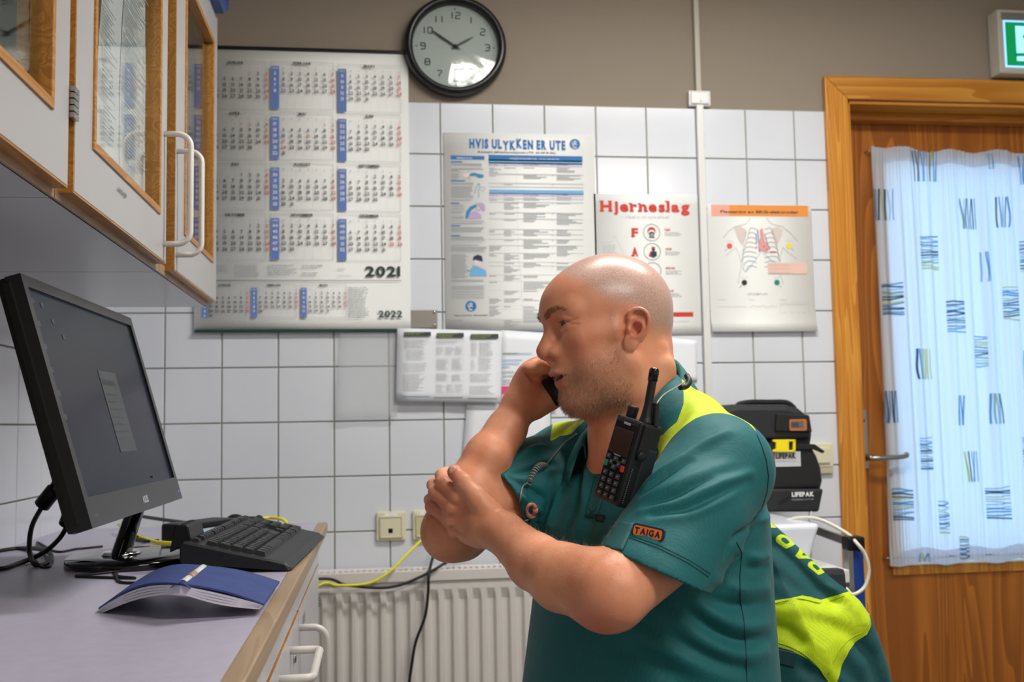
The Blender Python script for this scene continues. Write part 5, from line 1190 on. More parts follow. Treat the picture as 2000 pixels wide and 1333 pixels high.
EC = {k: ep(*v) for k, v in dict(conch=(1243, 645), fossa=(1246, 617), back=(1244, 642), lobe=(1231, 672), tragus=(1228.5, 645)).items()}
HEL = [(*ep(*p), w_) for *p, w_ in ((1228, 622, .001), (1231, 611, .002), (1239, 605.5, .003), (1248, 604, .0035), (1257, 607, .0035), (1263, 613, .0035), (1266, 622, .003), (1265.5, 632, .003), (1263, 643, .002), (1259, 654, .001), (1252, 664, .0))]
ANT = [(*ep(*p), w_) for *p, w_ in ((1236, 624, .000), (1246, 627, .002), (1254, 631, .003), (1257, 641, .003), (1253, 652, .0025), (1245, 659, .002), (1236, 660, .002))]
GRV = [(*ep(*p), w_) for *p, w_ in ((1240, 612, .0035), (1252, 611, .0040), (1259.5, 619, .0045), (1261, 630, .0045), (1259, 641, .0045))]
def ear_sdf(A):
    out = np.full(len(A), .03); m = np.nonzero(np.linalg.norm(A-np.array([-.010, .085, 0]), axis=1) < .06)[0]
    if len(m) == 0: return out
    q = A[m]-EO; q = np.stack([q@E1, q@E2, q@E3], 1)
    e = smax(sd_poly(q[:, :2], EARP)+.0008, np.abs(q[:, 2]+.0005)-.0026, .0035)
    e = smin(e, chain(q, HEL, [.0036, .0036, .0037, .0037, .0037, .0036, .0035, .0034, .0033, .0032, .0030]), .0022)
    e = smin(e, ell(q, (*EC['lobe'], .000), (.0095, .0125, .0042)), .005)
    e = smin(e, ell(q, (EC['back'][0]-.002, EC['back'][1], -.0085), (.0125, .017, .010)), .008)
    e = smax(e, -ell(q, (*EC['conch'], .0035), (.0080, .0115, .0095)), .0025)
    e = smax(e, -ell(q, (*EC['fossa'], .0045), (.0095, .0062, .0052)), .0025)
    e = smax(e, -chain(q, GRV, [.0018, .0022, .0024, .0022, .0012]), .0022)
    e = smin(e, chain(q, ANT, [.0018, .0026, .0028, .0028, .0028, .0030, .0030]), .0022)
    e = smin(e, ell(q, (*EC['tragus'], .0015), (.0038, .0055, .0042)), .003)
    out[m] = e; return out
def head_sdf(Pw):
    P = ((Pw-HO)@HR)/HS; A = P.copy(); A[:, 1] = np.abs(A[:, 1])           # mirrored copy for paired features
    d = ell(P, (-.010, 0, .040), (.1035, .0775, .0895))
    d = smin(d, ell(P, (.034, 0, .046), (.0715, .062, .058)), .02)
    d = smin(d, rc(A, (.086, .008, .035), (.070, .044, .039), .0165, .0135), .014)     # brow ridge
    d = smin(d, ell(P, (.036, 0, -.018), (.0600, .0570, .0600)), .022); d = smin(d, ell(P, (.024, 0, -.050), (.052, .054, .055)), .02)
    d = smin(d, rc(A, (.060, .044, -.006), (.020, .064, .0), .021, .014), .02)   # cheekbone
    d = smin(d, rc(A, (.000, .057, -.050), (.054, .012, -.090), .024, .023), .03)
    d = smin(d, ell(A, (.046, .036, -.046), (.028, .027, .036)), .02)            # cheek
    d = smin(d, ell(P, (.0625, 0, -.0945), (.0225, .024, .0220)), .014)            # chin
    d = smin(d, ell(P, (.0730, 0, -.050), (.0265, .030, .0225)), .014)             # muzzle
    d = smin(d, ell(P, (.020, 0, -.095), (.058, .046, .030)), .03)               # under the chin, fleshy
    d = smin(d, ell(A, (.004, .050, -.078), (.034, .022, .034)), .02)
    # eye sockets
    d = smax(d, -ell(A, (.100, .032, .019), (.0165, .018, .0120)), .012)
    d = smax(d, -ell(A, (.094, .019, .010), (.010, .007, .012)), .010)
    # nose
    nz = rc(P, (.0925, 0, .018), (.1085, 0, -.0165), .0082, .0125); nz = smin(nz, rc(P, (.096, 0, -.004), (.1065, 0, -.0175), .0115, .0128), .006)
    nz = smin(nz, ell(A, (.0950, .0160, -.0205), (.0125, .0080, .0092)), .006); d = smin(d, nz, .010)
    d = smin(d, rc(P, (.1045, 0, -.025), (.099, 0, -.034), .006, .006), .006)
    d = smax(d, -ell(A, (.1030, .0090, -.0300), (.0080, .0040, .0058)), .002)
    # eyelids over the eyeball
    ec = (.0752, .0335, .0222); ed = np.linalg.norm(A-np.array(ec), axis=1)-.0146
    d = smin(d, ed, .005)
    q = A-np.array(ec); zz = q[:, 2]+.0015-.10*np.abs(q[:, 1]+.001); ap = np.sqrt((q[:, 1]/.0136)**2+(zz/.0036)**2)
    d = smax(d, -np.maximum(np.maximum((ap-1)*.0040, -(q[:, 0]-.004)), ed-.003), .0015)
    d = smin(d, chain(A, [(.0885, .0215, .0270), (.0910, .031, .0308), (.0870, .042, .0290), (.0795, .049, .0245)], [.0020, .0028, .0028, .0018], 0), .004)     # upper lid fold
    d = smin(d, chain(A, [(.0880, .0225, .0120), (.0880, .031, .0095), (.0820, .042, .0115)], [.0018, .0024, .0018]), .005)                                     # bag below the eye
    for a_, b_ in (((.083, .048, .0205), (.071, .0565, .0225)), ((.081, .0485, .0165), (.070, .057, .0145))): d = smax(d, -rc(A, a_, b_, .0007, .0004), .003)
    # mouth
    d = smin(d, chain(A, [(.1000, 0, -.0528), (.0965, .012, -.0522), (.0805, .0275, -.0535)], [.0054, .0050, .0028]), .0045)
    d = smin(d, chain(A, [(.0895, 0, -.0705), (.0870, .012, -.0682), (.0790, .0265, -.0565)], [.0076, .0066, .0034]), .0045)
    d = smax(d, -chain(A, [(.0985, 0, -.0615), (.0945, .012, -.0592), (.0850, .0240, -.0552)], [.0046, .0040, .0016]), .0018)
    pass
    d = smin(d, rc(A, (.0745, 0, -.0790), (.0690, .016, -.0780), .0095, .0095), .006)                                              # chin groove
    d = smax(d, -chain(A, [(.1085, .006, .034), (.106, .0075, .026)], [.0014, .0010]), .004)                                        # frown crease
    # ears
    ear = ear_sdf(A); d = smin(d, ear, .0045)
    # nape rolls
    d = smin(d, chain(P, [(-.070, -.045, -.030), (-.0885, 0, -.030), (-.070, .045, -.030)], [.004, .0140, .004]), .016)
    d = smin(d, chain(P, [(-.070, -.045, -.060), (-.084, 0, -.064), (-.070, .045, -.060)], [.016, .0185, .016]), .014)
    d = smin(d, ell(P, (-.030, 0, -.045), (.062, .060, .07)), .02); d = smin(d, rc(P, (-.078, 0, .008), (-.0745, 0, -.045), .0285, .0270), .018)
    return d*HS
NK = (D(1243, 770, 1.585), D(1262, 905, 1.60))
TF = n_((-.943, -.332, 0)); TL = n_((.332, -.943, 0)); UZ = np.array([0, 0, 1.])
TC = D(1272, 1100, 1.585)
def torso(P, grow=0.0):
    q = P-TC; z = q[:, 2]; x = q@TF; y = q@TL
    zs = np.array([-.62, -.50, -.30, -.18, -.05, .06, .12, .165, .195])
    a = np.interp(z, zs, [.13, .156, .186, .183, .165, .150, .122, .085, .050]); b = np.interp(z, zs, [.17, .195, .200, .196, .196, .196, .190, .150, .085]); cx = np.interp(z, zs, [-.02, -.012, .006, .010, .004, -.004, -.014, -.024, -.028])
    a = a+grow; b = b+grow; k0 = np.sqrt(((x-cx)/a)**2+(y/b)**2); k1 = np.sqrt(((x-cx)/a**2)**2+(y/b**2)**2)
    d = k0*(k0-1)/np.maximum(k1, 1e-6); d = smax(d, z-(.185+grow), .05); d = smax(d, -z-.60, .04); return d
LS, LE, LW = D(1402, 918, 1.44), D(1192, 1158, 1.275), D(985, 1043, 1.455)
RS, RE, RW = D(1112, 905, 1.73), D(884, 1036, 1.565), D(1014, 792, 1.655)
def arms(P):
    d = chain(P, [LS, D(1320, 1050, 1.352), LE], [.062, .0505, .0462], .01)
    f1 = D(1098, 1130, 1.335); f2 = D(1045, 1098, 1.385)
    d = smin(d, chain(P, [LE, f1, f2, LW], [.0452, .0412, .0365, .0285], .01), .010)
    d = smin(d, rc(P, D(1172, 1182, 1.285), D(1196, 1172, 1.29), .0235, .0235), .025)       # point of the elbow
    d = smin(d, rc(P, D(1150, 1114, 1.30), D(1090, 1106, 1.34), .024, .022), .02)
    e = chain(P, [RS, (RS+RE)/2, RE], [.064, .054, .043], .01)
    m1 = D(914, 962, 1.592); m2 = D(953, 893, 1.615); m3 = D(988, 842, 1.64)
    e = smin(e, chain(P, [RE, m1, m2, m3, RW], [.0405, .0385, .0328, .0284, .0250], .02), .02)
    e = smin(e, rc(P, D(876, 1046, 1.575), D(905, 1055, 1.59), .033, .030), .02)
    return d, e
# left hand, gripping the right forearm
LA = axes(D(905, 990, 1.50)-LW, D(938, 965, 1.49)-D(905, 1045, 1.50))
def lhand(P):
    pc = D(926, 1012, 1.492)
    d = ell(P, pc, (.046, .040, .0185), LA)
    d = smin(d, chain(P, [LW, D(955, 1030, 1.475)], [.0270, .0260]), .02)
    mcp = [D(896, 972, 1.495), D(884, 993, 1.500), D(880, 1015, 1.508), D(888, 1037, 1.518)]
    for c, r in zip(mcp, (.0128, .0128, .0122, .0115)): d = smin(d, np.linalg.norm(P-c, axis=1)-r, .010)
    pip = [D(866, 945, 1.522), D(852, 963, 1.530), D(845, 990, 1.540), D(853, 1022, 1.552)]
    dip = [D(862, 929, 1.553), D(846, 948, 1.562), D(840, 977, 1.572), D(846, 1012, 1.580)]
    tip = [D(872, 922, 1.578), D(856, 940, 1.588), D(850, 969, 1.596), D(857, 1005, 1.602)]
    R4 = [(.0118, .0104, .0092, .0082), (.0120, .0106, .0094, .0084), (.0114, .0100, .0090, .0080), (.0102, .0090, .0080, .0072)]
    fg = None
    for i in range(4):
        e = chain(P, [mcp[i], pip[i], dip[i], tip[i]], R4[i], .003); e = smin(e, np.linalg.norm(P-pip[i], axis=1)-R4[i][1]*1.07, .004); fg = e if fg is None else smin(fg, e, .0008)
    for i in range(3): d = smax(d, -rc(P, (mcp[i]+mcp[i+1])/2-FWD*.012+(pip[i]-mcp[i])*.12, (mcp[i]+mcp[i+1])/2-FWD*.0145-(pip[i]-mcp[i])*.55, .0030, .0010), .006)
    d = smin(d, fg, .006)
    th = chain(P, [D(955, 1003, 1.472), D(930, 972, 1.476), D(906, 944, 1.490), D(891, 926, 1.503)], [.0190, .0150, .0128, .0105], .006)
    th = smin(th, np.linalg.norm(P-D(888, 922, 1.504), axis=1)-.0104, .004)
    d = smin(d, th, .005)
    # creases
    pass
    return d
RA = axes(D(1075, 712, 1.665)-RW, D(1035, 735, 1.655)-D(1085, 775, 1.665))
def rhand(P):
    d = ell(P, D(1052, 752, 1.672), (.050, .042, .019), RA)
    d = smin(d, chain(P, [RW, D(1036, 772, 1.665)], [.0258, .0250]), .018)
    d = smin(d, rc(P, D(1045, 795, 1.655), D(1078, 778, 1.655), .0195, .0185), .015)        # heel of the hand
    d = smin(d, rc(P, D(1025, 760, 1.655), D(1035, 728, 1.652), .0185, .0150), .014)        # ball of the thumb
    d = smin(d, chain(P, [D(1035, 728, 1.652), D(1062, 716, 1.648), D(1092, 726, 1.650)], [.0140, .0118, .0098], .004), .005)
    mc = [D(1075, 705, 1.69), D(1098, 722, 1.70), D(1112, 742, 1.70), D(1120, 764, 1.70)]
    fg = None
    for i, (c, r) in enumerate(zip(mc, (.0112, .0115, .0108, .0098))):
        u = D(1120+i*12, 672+i*22, 1.725); v = D(1150+i*6, 668+i*22, 1.712); w_ = D(1160+i*4, 680+i*22, 1.695)
        e = chain(P, [c, u, v, w_], [r, r*.9, r*.82, r*.75], .003); fg = e if fg is None else smin(fg, e, .002)
    d = smin(d, fg, .010)
    d = smax(d, -chain(P, [D(1020, 722, 1.640), D(1042, 740, 1.640), D(1080, 746, 1.640)], [.0010, .0050, .0055]), .005); d = smax(d, -rc(P, D(1008, 798, 1.628), D(1044, 816, 1.628), .0016, .0012), .006)
    return d
def body_sdf(P):
    dn = smin(rc(P, D(1238, 770, 1.585), D(1252, 905, 1.60), .0655, .078), rc(P, D(1208, 775, 1.585), D(1238, 900, 1.59), .038, .060), .03)
    dn = smin(dn, chain(P, [D(1262, 850, 1.585), D(1345, 868, 1.50), LS], [.040, .034, .054], .03), .03); dn = smin(dn, chain(P, [D(1232, 860, 1.62), D(1170, 890, 1.68), RS], [.040, .030, .050], .03), .03)
    d = smin(dn, torso(P, -.014), .04)
    dl, de = arms(P)
    m = (P[:, 2] > 1.10) & (P[:, 2] < 1.50); dh = np.full(len(P), 1.0)
    if m.any(): dh[m] = head_sdf(P[m])
    d = smin(d, dh, .018)
    arm_l = dl; arm_r = de
    near = np.linalg.norm(P-D(920, 1000, 1.5), axis=1) < .16
    if near.any(): x = arm_l[near]; arm_l[near] = smin(x, lhand(P[near]), .012)
    near = np.linalg.norm(P-D(1070, 745, 1.67), axis=1) < .17
    if near.any(): x = arm_r[near]; arm_r[near] = smin(x, rhand(P[near]), .012)
    sh = smin(d, dl, .03) if False else d
    # arms melt into the torso only near the shoulders
    kl = np.clip(1-np.linalg.norm(P-LS, axis=1)/.14, 0, 1)*.04+1e-4; kr = np.clip(1-np.linalg.norm(P-RS, axis=1)/.14, 0, 1)*.04+1e-4
    d = smin(d, arm_l, kl); d = smin(d, arm_r, kr); return d

# skin
skin, nt, b = node_mat('skin'); N = nt.nodes.new; L = nt.links.new
geo = N('ShaderNodeNewGeometry'); 
def attr(nm): a = N('ShaderNodeAttribute'); a.attribute_name = nm; return a.outputs['Fac']
def noise(sc_, det=3, rough=.5): n = N('ShaderNodeTexNoise'); n.inputs['Scale'].default_value = sc_; n.inputs['Detail'].default_value = det; L(geo.outputs['Position'], n.inputs['Vector']); return n.outputs['Fac']
def mixc(fac, a, c, bt='MIX'):
    m = N('ShaderNodeMixRGB'); m.blend_type = bt
    if isinstance(fac, float): m.inputs[0].default_value = fac
    else: L(fac, m.inputs[0])
    for i, v in ((1, a), (2, c)):
        if isinstance(v, tuple): m.inputs[i].default_value = (*lin(v), 1)
        else: L(v, m.inputs[i])
    return m.outputs[0]
def ramp(fac, p0, p1): m = N('ShaderNodeMapRange'); m.inputs[1].default_value = p0; m.inputs[2].default_value = p1; L(fac, m.inputs[0]); return m.outputs[0]
def mul(a, c):
    m = N('ShaderNodeMath'); m.operation = 'MULTIPLY'; L(a, m.inputs[0])
    if isinstance(c, float): m.inputs[1].default_value = c
    else: L(c, m.inputs[1])
    return m.outputs[0]
base = mixc(ramp(noise(28), .35, .65), (232, 162, 126), (222, 146, 110))
base = mixc(mul(attr('blush'), .75), base, (208, 112, 92))
base = mixc(ramp(noise(160, 2), .55, .72), base, (202, 132, 104)) if False else base
scalp = mixc(attr('scalp'), base, mixc(ramp(noise(900, 2), .42, .6), (214, 174, 158), (172, 142, 130)))
beard = mixc(mul(attr('beard'), .38), scalp, mixc(ramp(noise(1100, 2), .4, .6), (196, 146, 120), (146, 110, 90)))
lips = mixc(mul(attr('lip'), .8), beard, (190, 104, 96))
mouth = mixc(attr('inner'), lips, (60, 22, 20))
L(mouth, b.inputs['Base Color']); b.inputs['Roughness'].default_value = .46; b.inputs['Specular IOR Level'].default_value = .45
b.inputs['Subsurface Weight'].default_value = .12; b.inputs['Subsurface Radius'].default_value = (1, .35, .2); b.inputs['Subsurface Scale'].default_value = .006
v_ = N('ShaderNodeTexVoronoi'); v_.inputs['Scale'].default_value = 620; L(geo.outputs['Position'], v_.inputs['Vector'])
hs_ = N('ShaderNodeMath'); hs_.operation = 'ADD'; L(v_.outputs['Distance'], hs_.inputs[0]); L(noise(240, 3), hs_.inputs[1])
bp = N('ShaderNodeBump'); bp.inputs['Strength'].default_value = .10; bp.inputs['Distance'].default_value = .0008; L(hs_.outputs[0], bp.inputs['Height']); L(bp.outputs['Normal'], b.inputs['Normal'])
rgh = ramp(attr('scalp'), 0, 1)
mr = N('ShaderNodeMapRange'); mr.inputs[3].default_value = .46; mr.inputs[4].default_value = .33; L(attr('scalp'), mr.inputs[0]); L(mr.outputs[0], b.inputs['Roughness'])

V, Q, NRM = sdf_mesh(body_sdf, (.62, -1.90, .46), (1.62, -1.02, 1.47), .0019)
P = ((V-HO)@HR)/HS; Ab = P.copy(); Ab[:, 1] = np.abs(Ab[:, 1]); sm = lambda x, a, c: np.clip((x-a)/(c-a), 0, 1)
hz = ((np.linalg.norm(P-np.array([0, 0, .01]), axis=1) < .19)*(np.minimum(rhand(V), arms(V)[1]) > .004)).astype(float)
# beard zone: jaw, chin and upper lip; below a line from sideburn to mouth
line = -.010-.49*np.clip(P[:, 0]-.02, 0, .056)
beard_a = sm(line-P[:, 2], -.004, .020)*sm(P[:, 0], -.004, .012)*sm(P[:, 2], -.135, -.112)*hz
side = np.exp(-((P[:, 0]-.022)/.008)**2)*sm(P[:, 2], -.03, .0)*sm(.038-P[:, 2], 0, .012)*(Ab[:, 1] > .05)*.7*hz
lipz = np.minimum(chain(Ab, [(.1010, 0, -.0545), (.0975, .012, -.0538), (.0815, .0275, -.0540)], [.0048, .0044, .0024]), chain(Ab, [(.0910, 0, -.0698), (.0885, .012, -.0675), (.0800, .0265, -.0562)], [.0074, .0064, .0034]))
lip_a = sm(-lipz, -.0016, .0006)*hz
nose_clear = 1-sm(P[:, 0]-.088, 0, .006)*sm(P[:, 2]+.036, 0, .004)
beard_a = np.clip(np.maximum(beard_a, side)*nose_clear*(1-lip_a), 0, 1)
inner_a = sm(-chain(Ab, [(.0900, 0, -.0615), (.0870, .012, -.0592), (.0820, .0220, -.0556)], [.0062, .0054, .0022]), -.0006, .0008)*hz
zh = np.interp(P[:, 0], [-.11, -.05, -.02, .03, .07, .11], [-.014, -.012, .016, .045, .085, .13]); scalp_a = sm(P[:, 2]-zh, -.006, .026)*hz
bl = np.exp(-(np.linalg.norm(P-np.array([.112, 0, -.016]), axis=1)/.020)**2)*.9+np.exp(-(np.linalg.norm(Ab-np.array([.062, .052, -.012]), axis=1)/.026)**2)*.75+np.exp(-(np.linalg.norm(Ab-np.array([-.015, .092, .0]), axis=1)/.034)**2)*.8+np.exp(-(np.linalg.norm(P-np.array([.06, .04, .07]), axis=1)/.05)**2)*.2
bl = bl*hz+np.exp(-(np.linalg.norm(V-D(1165, 1205, 1.25), axis=1)/.035)**2)*.8
for c_, r_ in ((D(880, 930, 1.49), .018), (D(865, 960, 1.52), .03), (D(1035, 790, 1.64), .02), (D(850, 1010, 1.54), .03), (D(895, 1000, 1.48), .02)): bl = bl+np.exp(-(np.linalg.norm(V-c_, axis=1)/r_)**2)*.45
person = thing('person', 'bald person in teal and lime uniform polo shirt, seated, holding a phone to the ear', 'person', (float(TC[0]), float(TC[1]), .46))
def PP(o, parent=None): return M0(o, parent or person)
body = PP(np_mesh('body', V, Q, skin, {'beard': beard_a, 'lip': lip_a, 'inner': inner_a, 'scalp': scalp_a, 'blush': np.clip(bl, 0, 1)}))
print('body verts', len(V))
# eyes
eye_m, nt, b = node_mat('eye'); N = nt.nodes.new; L = nt.links.new
at_ = N('ShaderNodeAttribute'); at_.attribute_name = 'ang'; rp = N('ShaderNodeValToRGB'); rp.color_ramp.interpolation = 'EASE'; el = rp.color_ramp.elements
el[0].position = 0; el[0].color = (.004, .004, .005, 1); el[1].position = 1; el[1].color = (*lin((170, 150, 146)), 1)
for p_, c_ in ((.17, (8, 8, 10)), (.20, (84, 92, 108)), (.44, (92, 98, 112)), (.50, (48, 48, 58)), (.56, (168, 150, 146))): e_ = el.new(p_); e_.color = (*lin(c_), 1)
L(at_.outputs['Fac'], rp.inputs[0]); L(rp.outputs[0], b.inputs['Base Color']); b.inputs['Roughness'].default_value = .05
for sd in (1, -1):
    c_ = np.array([.0752, .0335*sd, .0219]); gz_ = n_((1, .10, -.22)); ax_ = axes(gz_, (0, 1, 0)); th = np.linspace(0, PI, 28); ph = np.linspace(0, 2*PI, 32, endpoint=False); vs = []; an = []
    for t in th:
        for p_ in ph: vs.append(H(c_+.0136*(ax_[0]*math.cos(t)+ax_[1]*math.sin(t)*math.cos(p_)+ax_[2]*math.sin(t)*math.sin(p_)))); an.append(t/1.0)
    fs = np.array([(i*32+k, i*32+(k+1) % 32, (i+1)*32+(k+1) % 32, (i+1)*32+k) for i in range(27) for k in range(32)]); PP(np_mesh('eye', np.array(vs), fs, eye_m, {'ang': np.array(an)}))
# hair: brows, short beard, lashes - fine slivers
def hairs(name, roots, dirs, ln, wd, m, parent=None, kind='stuff', curl=.15):
    n = len(roots); s = n_rows(np.cross(dirs, rng.normal(size=(n, 3)))); t = n_rows(np.cross(dirs, s)); bend = rng.normal(size=(n, 3))*curl; ln = ln*rng.uniform(.6, 1.2, n)
    mid = roots+dirs*ln[:, None]*.5; tip = roots+n_rows(dirs+bend)*ln[:, None]; w_ = wd
    V = np.stack([roots-s*w_, roots+s*w_, roots+t*w_*1.4, mid-s*w_*.8, mid+s*w_*.8, mid+t*w_, tip], 1).reshape(-1, 3); b0 = np.arange(n)[:, None]*7
    T3 = np.array([(0, 1, 4), (0, 4, 3), (1, 2, 5), (1, 5, 4), (2, 0, 3), (2, 3, 5), (3, 4, 6), (4, 5, 6), (5, 3, 6)]); Fq = (b0[:, :, None]+T3[None]).reshape(-1, 3)
    o = np_mesh(name, V, Fq, m); o['kind'] = kind; return PP(o, parent)
def n_rows(a): return a/np.maximum(np.linalg.norm(a, axis=1), 1e-9)[:, None]
brow_m = mat('brow_hair', (168, 128, 92), .6); beard_m = mat('beard_hair', (214, 184, 156), .55); dark_b = mat('beard_hair_dark', (146, 112, 88), .6)
def surf_pts(mask, n): ix = np.nonzero(mask)[0]; return rng.choice(ix, n, replace=n > len(ix))
head = np.nonzero(hz > 0)[0]
for sd in (1, -1):
    cur_ = np.array([(.1080, .009*sd, .0330), (.1020, .021*sd, .0395), (.0890, .036*sd, .0440), (.0690, .050*sd, .0385)])
    flat_ = P[head]*np.array([0, 1, 1]); dd_ = chain(flat_, list(cur_*np.array([0, 1, 1])), [0, 0, 0, 0]); w_ = np.interp(Ab[head, 1], [.01, .024, .050], [.0040, .0046, .0016]); ix = head[(dd_ < w_) & (P[head, 0] > .055) & (P[head, 1]*sd > .004)]
    if len(ix) == 0: continue
    ix = rng.choice(ix, 560); F_ = HR@n_((-.42, .75*sd, .32)); dr = n_rows(NRM[ix]*.42+F_+rng.normal(0, .16, (len(ix), 3)))
    hairs('eyebrow', V[ix]-NRM[ix]*.0004+rng.normal(0, .0005, (len(ix), 3)), dr, np.full(len(ix), .0080), .00014, brow_m)
ix = rng.choice(len(V), 9000, p=(beard_a**1.3*(Ab[:, 1] < .075))/(beard_a**1.3*(Ab[:, 1] < .075)).sum()); dn_ = HR@n_((.25, 0, -1)); dr = n_rows(NRM[ix]*.75+dn_*.9+rng.normal(0, .28, (len(ix), 3)))
ln_ = .0030+.0035*sm(-P[ix, 2], .07, .105); half = rng.random(len(ix)) < .62
hairs('beard', V[ix][half]-NRM[ix][half]*.0003, dr[half], ln_[half], .00017, beard_m); hairs('beard', V[ix][~half]-NRM[ix][~half]*.0003, dr[~half], ln_[~half], .00013, dark_b)
# forearm hair
arm_ix = np.nonzero((np.minimum(rc(V, LE, LW, .05, .035), rc(V, RE, RW, .05, .03)) < .004) & (NRM[:, 2] > -.7))[0]; ix = rng.choice(arm_ix, 1800); ad = n_(LW-LE); dr = n_rows(NRM[ix]*.45+ad+rng.normal(0, .3, (len(ix), 3)))
hairs('arm_hair', V[ix]-NRM[ix]*.0003, dr, np.full(len(ix), .0095), .00008, mat('arm_hair', (206, 160, 112), .5), curl=.3)
# nails
nail_m = mat('fingernail', (236, 184, 170), .25)
def nail(c, nrm, fwd, rx_, ry_):
    nrm = n_(nrm); A_ = axes(fwd, np.cross(nrm, fwd)); b_ = MB(); b_.smooth = True; vs = [c+nrm*.0012]; m_ = 20
    for r_, h_ in ((.5, .0010), (.85, .0003), (1, -.0010)):
        for k in range(m_): t = 2*PI*k/m_; vs.append(c+A_[0]*rx_*r_*math.cos(t)+A_[1]*ry_*r_*math.sin(t)+nrm*h_)
    b_.add(vs, [(0, 1+k, 1+(k+1) % m_) for k in range(m_)]+[(1+i*m_+k, 1+i*m_+(k+1) % m_, 1+(i+1)*m_+(k+1) % m_, 1+(i+1)*m_+k) for i in range(2) for k in range(m_)]); return PP(b_.build('fingernail', nail_m))
nn = n_(-FWD*.97+UPV*.20-RGT*.08); tv = n_(D(886, 916, 1.504)-D(892, 928, 1.504)); nail(D(888, 922, 1.504)+nn*.0098+tv*.001, nn, tv, .0072, .0064)
# ================================================================ SHIRT
hp0 = D(1284, 1116, 1.326); e1 = D(1376, 1155, 1.335)-D(1183, 1068, 1.36); e2 = -FWD*.07+UPV*.010; hn = n_(np.cross(e1, e2)); hn = hn*np.sign((LE-LS)@hn)
hr0 = RS*.34+RE*.66; hrn = n_(RE-RS)
def yoke(P): 
    d = chain(P, [D(1285, 785, 1.585), D(1350, 845, 1.50), LS], [.050, .050, .068], .03); return smin(d, chain(P, [D(1225, 835, 1.62), D(1165, 872, 1.68), RS], [.048, .043, .062], .03), .03)
def sleeves(P):
    a = chain(P, [LS, D(1342, 1012, 1.380), hp0+n_(LE-LS)*.03], [.076, .074, .0735], .02)
    b = chain(P, [RS, (RS+hr0)/2, hr0+hrn*.03], [.068, .067, .064], .02); return a, b
def shirt_outer(P):
    a, b = sleeves(P); t = smin(torso(P, .004), yoke(P), .03)
    a = np.maximum(a, (P-hp0)@hn); b = np.maximum(b, (P-hr0)@hrn)
    t = smin(t, a, .018); return smin(t, b, .018)
def neck_hole(P): return smin(rc(P, D(1222, 740, 1.585), D(1240, 862, 1.592), .074, .080), rc(P, D(1185, 840, 1.575), D(1192, 892, 1.545), .022, .010), .02)
def shirt_sdf(P):
    o = shirt_outer(P); a, b = sleeves(P)
    ca = np.maximum(a+.0055, -((P-hp0)@hn+.035)); cb_ = np.maximum(b+.0055, -((P-hr0)@hrn+.035))       # open cuffs
    return np.maximum(np.maximum(o, -np.minimum(ca, cb_)), -neck_hole(P))
V, Q, NRM = sdf_mesh(shirt_sdf, (.66, -1.86, .50), (1.60, -1.04, 1.30), .0027)
# folds: ridges and valleys along creases of the cloth
def march_all(pts, f, d0=1.1, it=42):
    dr = np.array([ray(x, y) for x, y in pts]); L_ = np.linalg.norm(dr, axis=1); t = np.full(len(dr), d0)
    for _ in range(it): t = np.minimum(t+f(CAM+dr*t[:, None])/L_*.92, 2.1)
    return CAM+dr*t[:, None]
def march(px, py, f, d0=1.1, it=42): return march_all([(px, py)], f, d0, it)[0]
FOLDS = [  # px polyline, width m, height m
 ([(1262, 948), (1320, 905), (1370, 872), (1420, 845)], .0075, .0050), ([(1250, 978), (1310, 950), (1370, 925), (1430, 905)], .009, .0030), ([(1252, 1000), (1320, 985), (1380, 955), (1440, 935), (1468, 925)], .0070, .0045),
 ([(1270, 1020), (1330, 1008), (1390, 985), (1450, 950)], .008, .0030), ([(1258, 964), (1300, 930), (1350, 902)], .0055, -.0035), ([(1262, 990), (1320, 968), (1390, 940)], .0055, -.0040), ([(1275, 1008), (1340, 997), (1400, 970), (1460, 938)], .005, -.0035),
 ([(1490, 1000), (1470, 1025), (1440, 1050), (1420, 1085)], .006, -.0060), ([(1505, 985), (1490, 1015), (1462, 1040)], .006, .0035),
 ([(1440, 1075), (1475, 1090), (1500, 1085)], .007, .0040), ([(1430, 1100), (1470, 1112), (1500, 1108)], .006, -.0035), ([(1395, 1130), (1440, 1150), (1500, 1150)], .010, .0050), ([(1380, 1170), (1440, 1185), (1500, 1178)], .008, -.0045),
 ([(1330, 1150), (1400, 1205), (1450, 1225), (1495, 1222)], .012, .0060), ([(1340, 1195), (1400, 1235), (1450, 1252), (1498, 1245)], .009, -.0050), ([(1300, 1195), (1370, 1250), (1440, 1280), (1495, 1275)], .013, .0060), ([(1320, 1250), (1390, 1290), (1460, 1310)], .010, -.0050),
 ([(1240, 1230), (1290, 1262), (1370, 1300), (1440, 1330)], .016, .0050), ([(1210, 1262), (1280, 1300), (1350, 1340)], .014, -.0040),
 ([(1100, 905), (1090, 960), (1070, 1030)], .010, .0045), ([(1125, 890), (1130, 960), (1110, 1050)], .008, -.0050), ([(1150, 905), (1145, 980), (1128, 1060)], .009, .0050), ([(1075, 930), (1072, 990), (1060, 1040)], .007, -.0040),
 ([(1000, 905), (1030, 885), (1060, 872)], .006, .0050), ([(1005, 925), (1045, 915), (1080, 905)], .006, -.0050), ([(990, 950), (1020, 975), (1055, 1000)], .0055, .0060), ([(985, 972), (1015, 1000), (1050, 1025)], .005, -.0050), ([(1000, 935), (1035, 955), (1062, 975)], .005, -.0045), ([(975, 985), (1005, 1015), (1035, 1040)], .005, .0050)]
near_v = NRM@FWD < .25
disp = np.zeros(len(V))
allp = march_all([p for pl, _, _ in FOLDS for p in pl], shirt_sdf); k0_ = 0
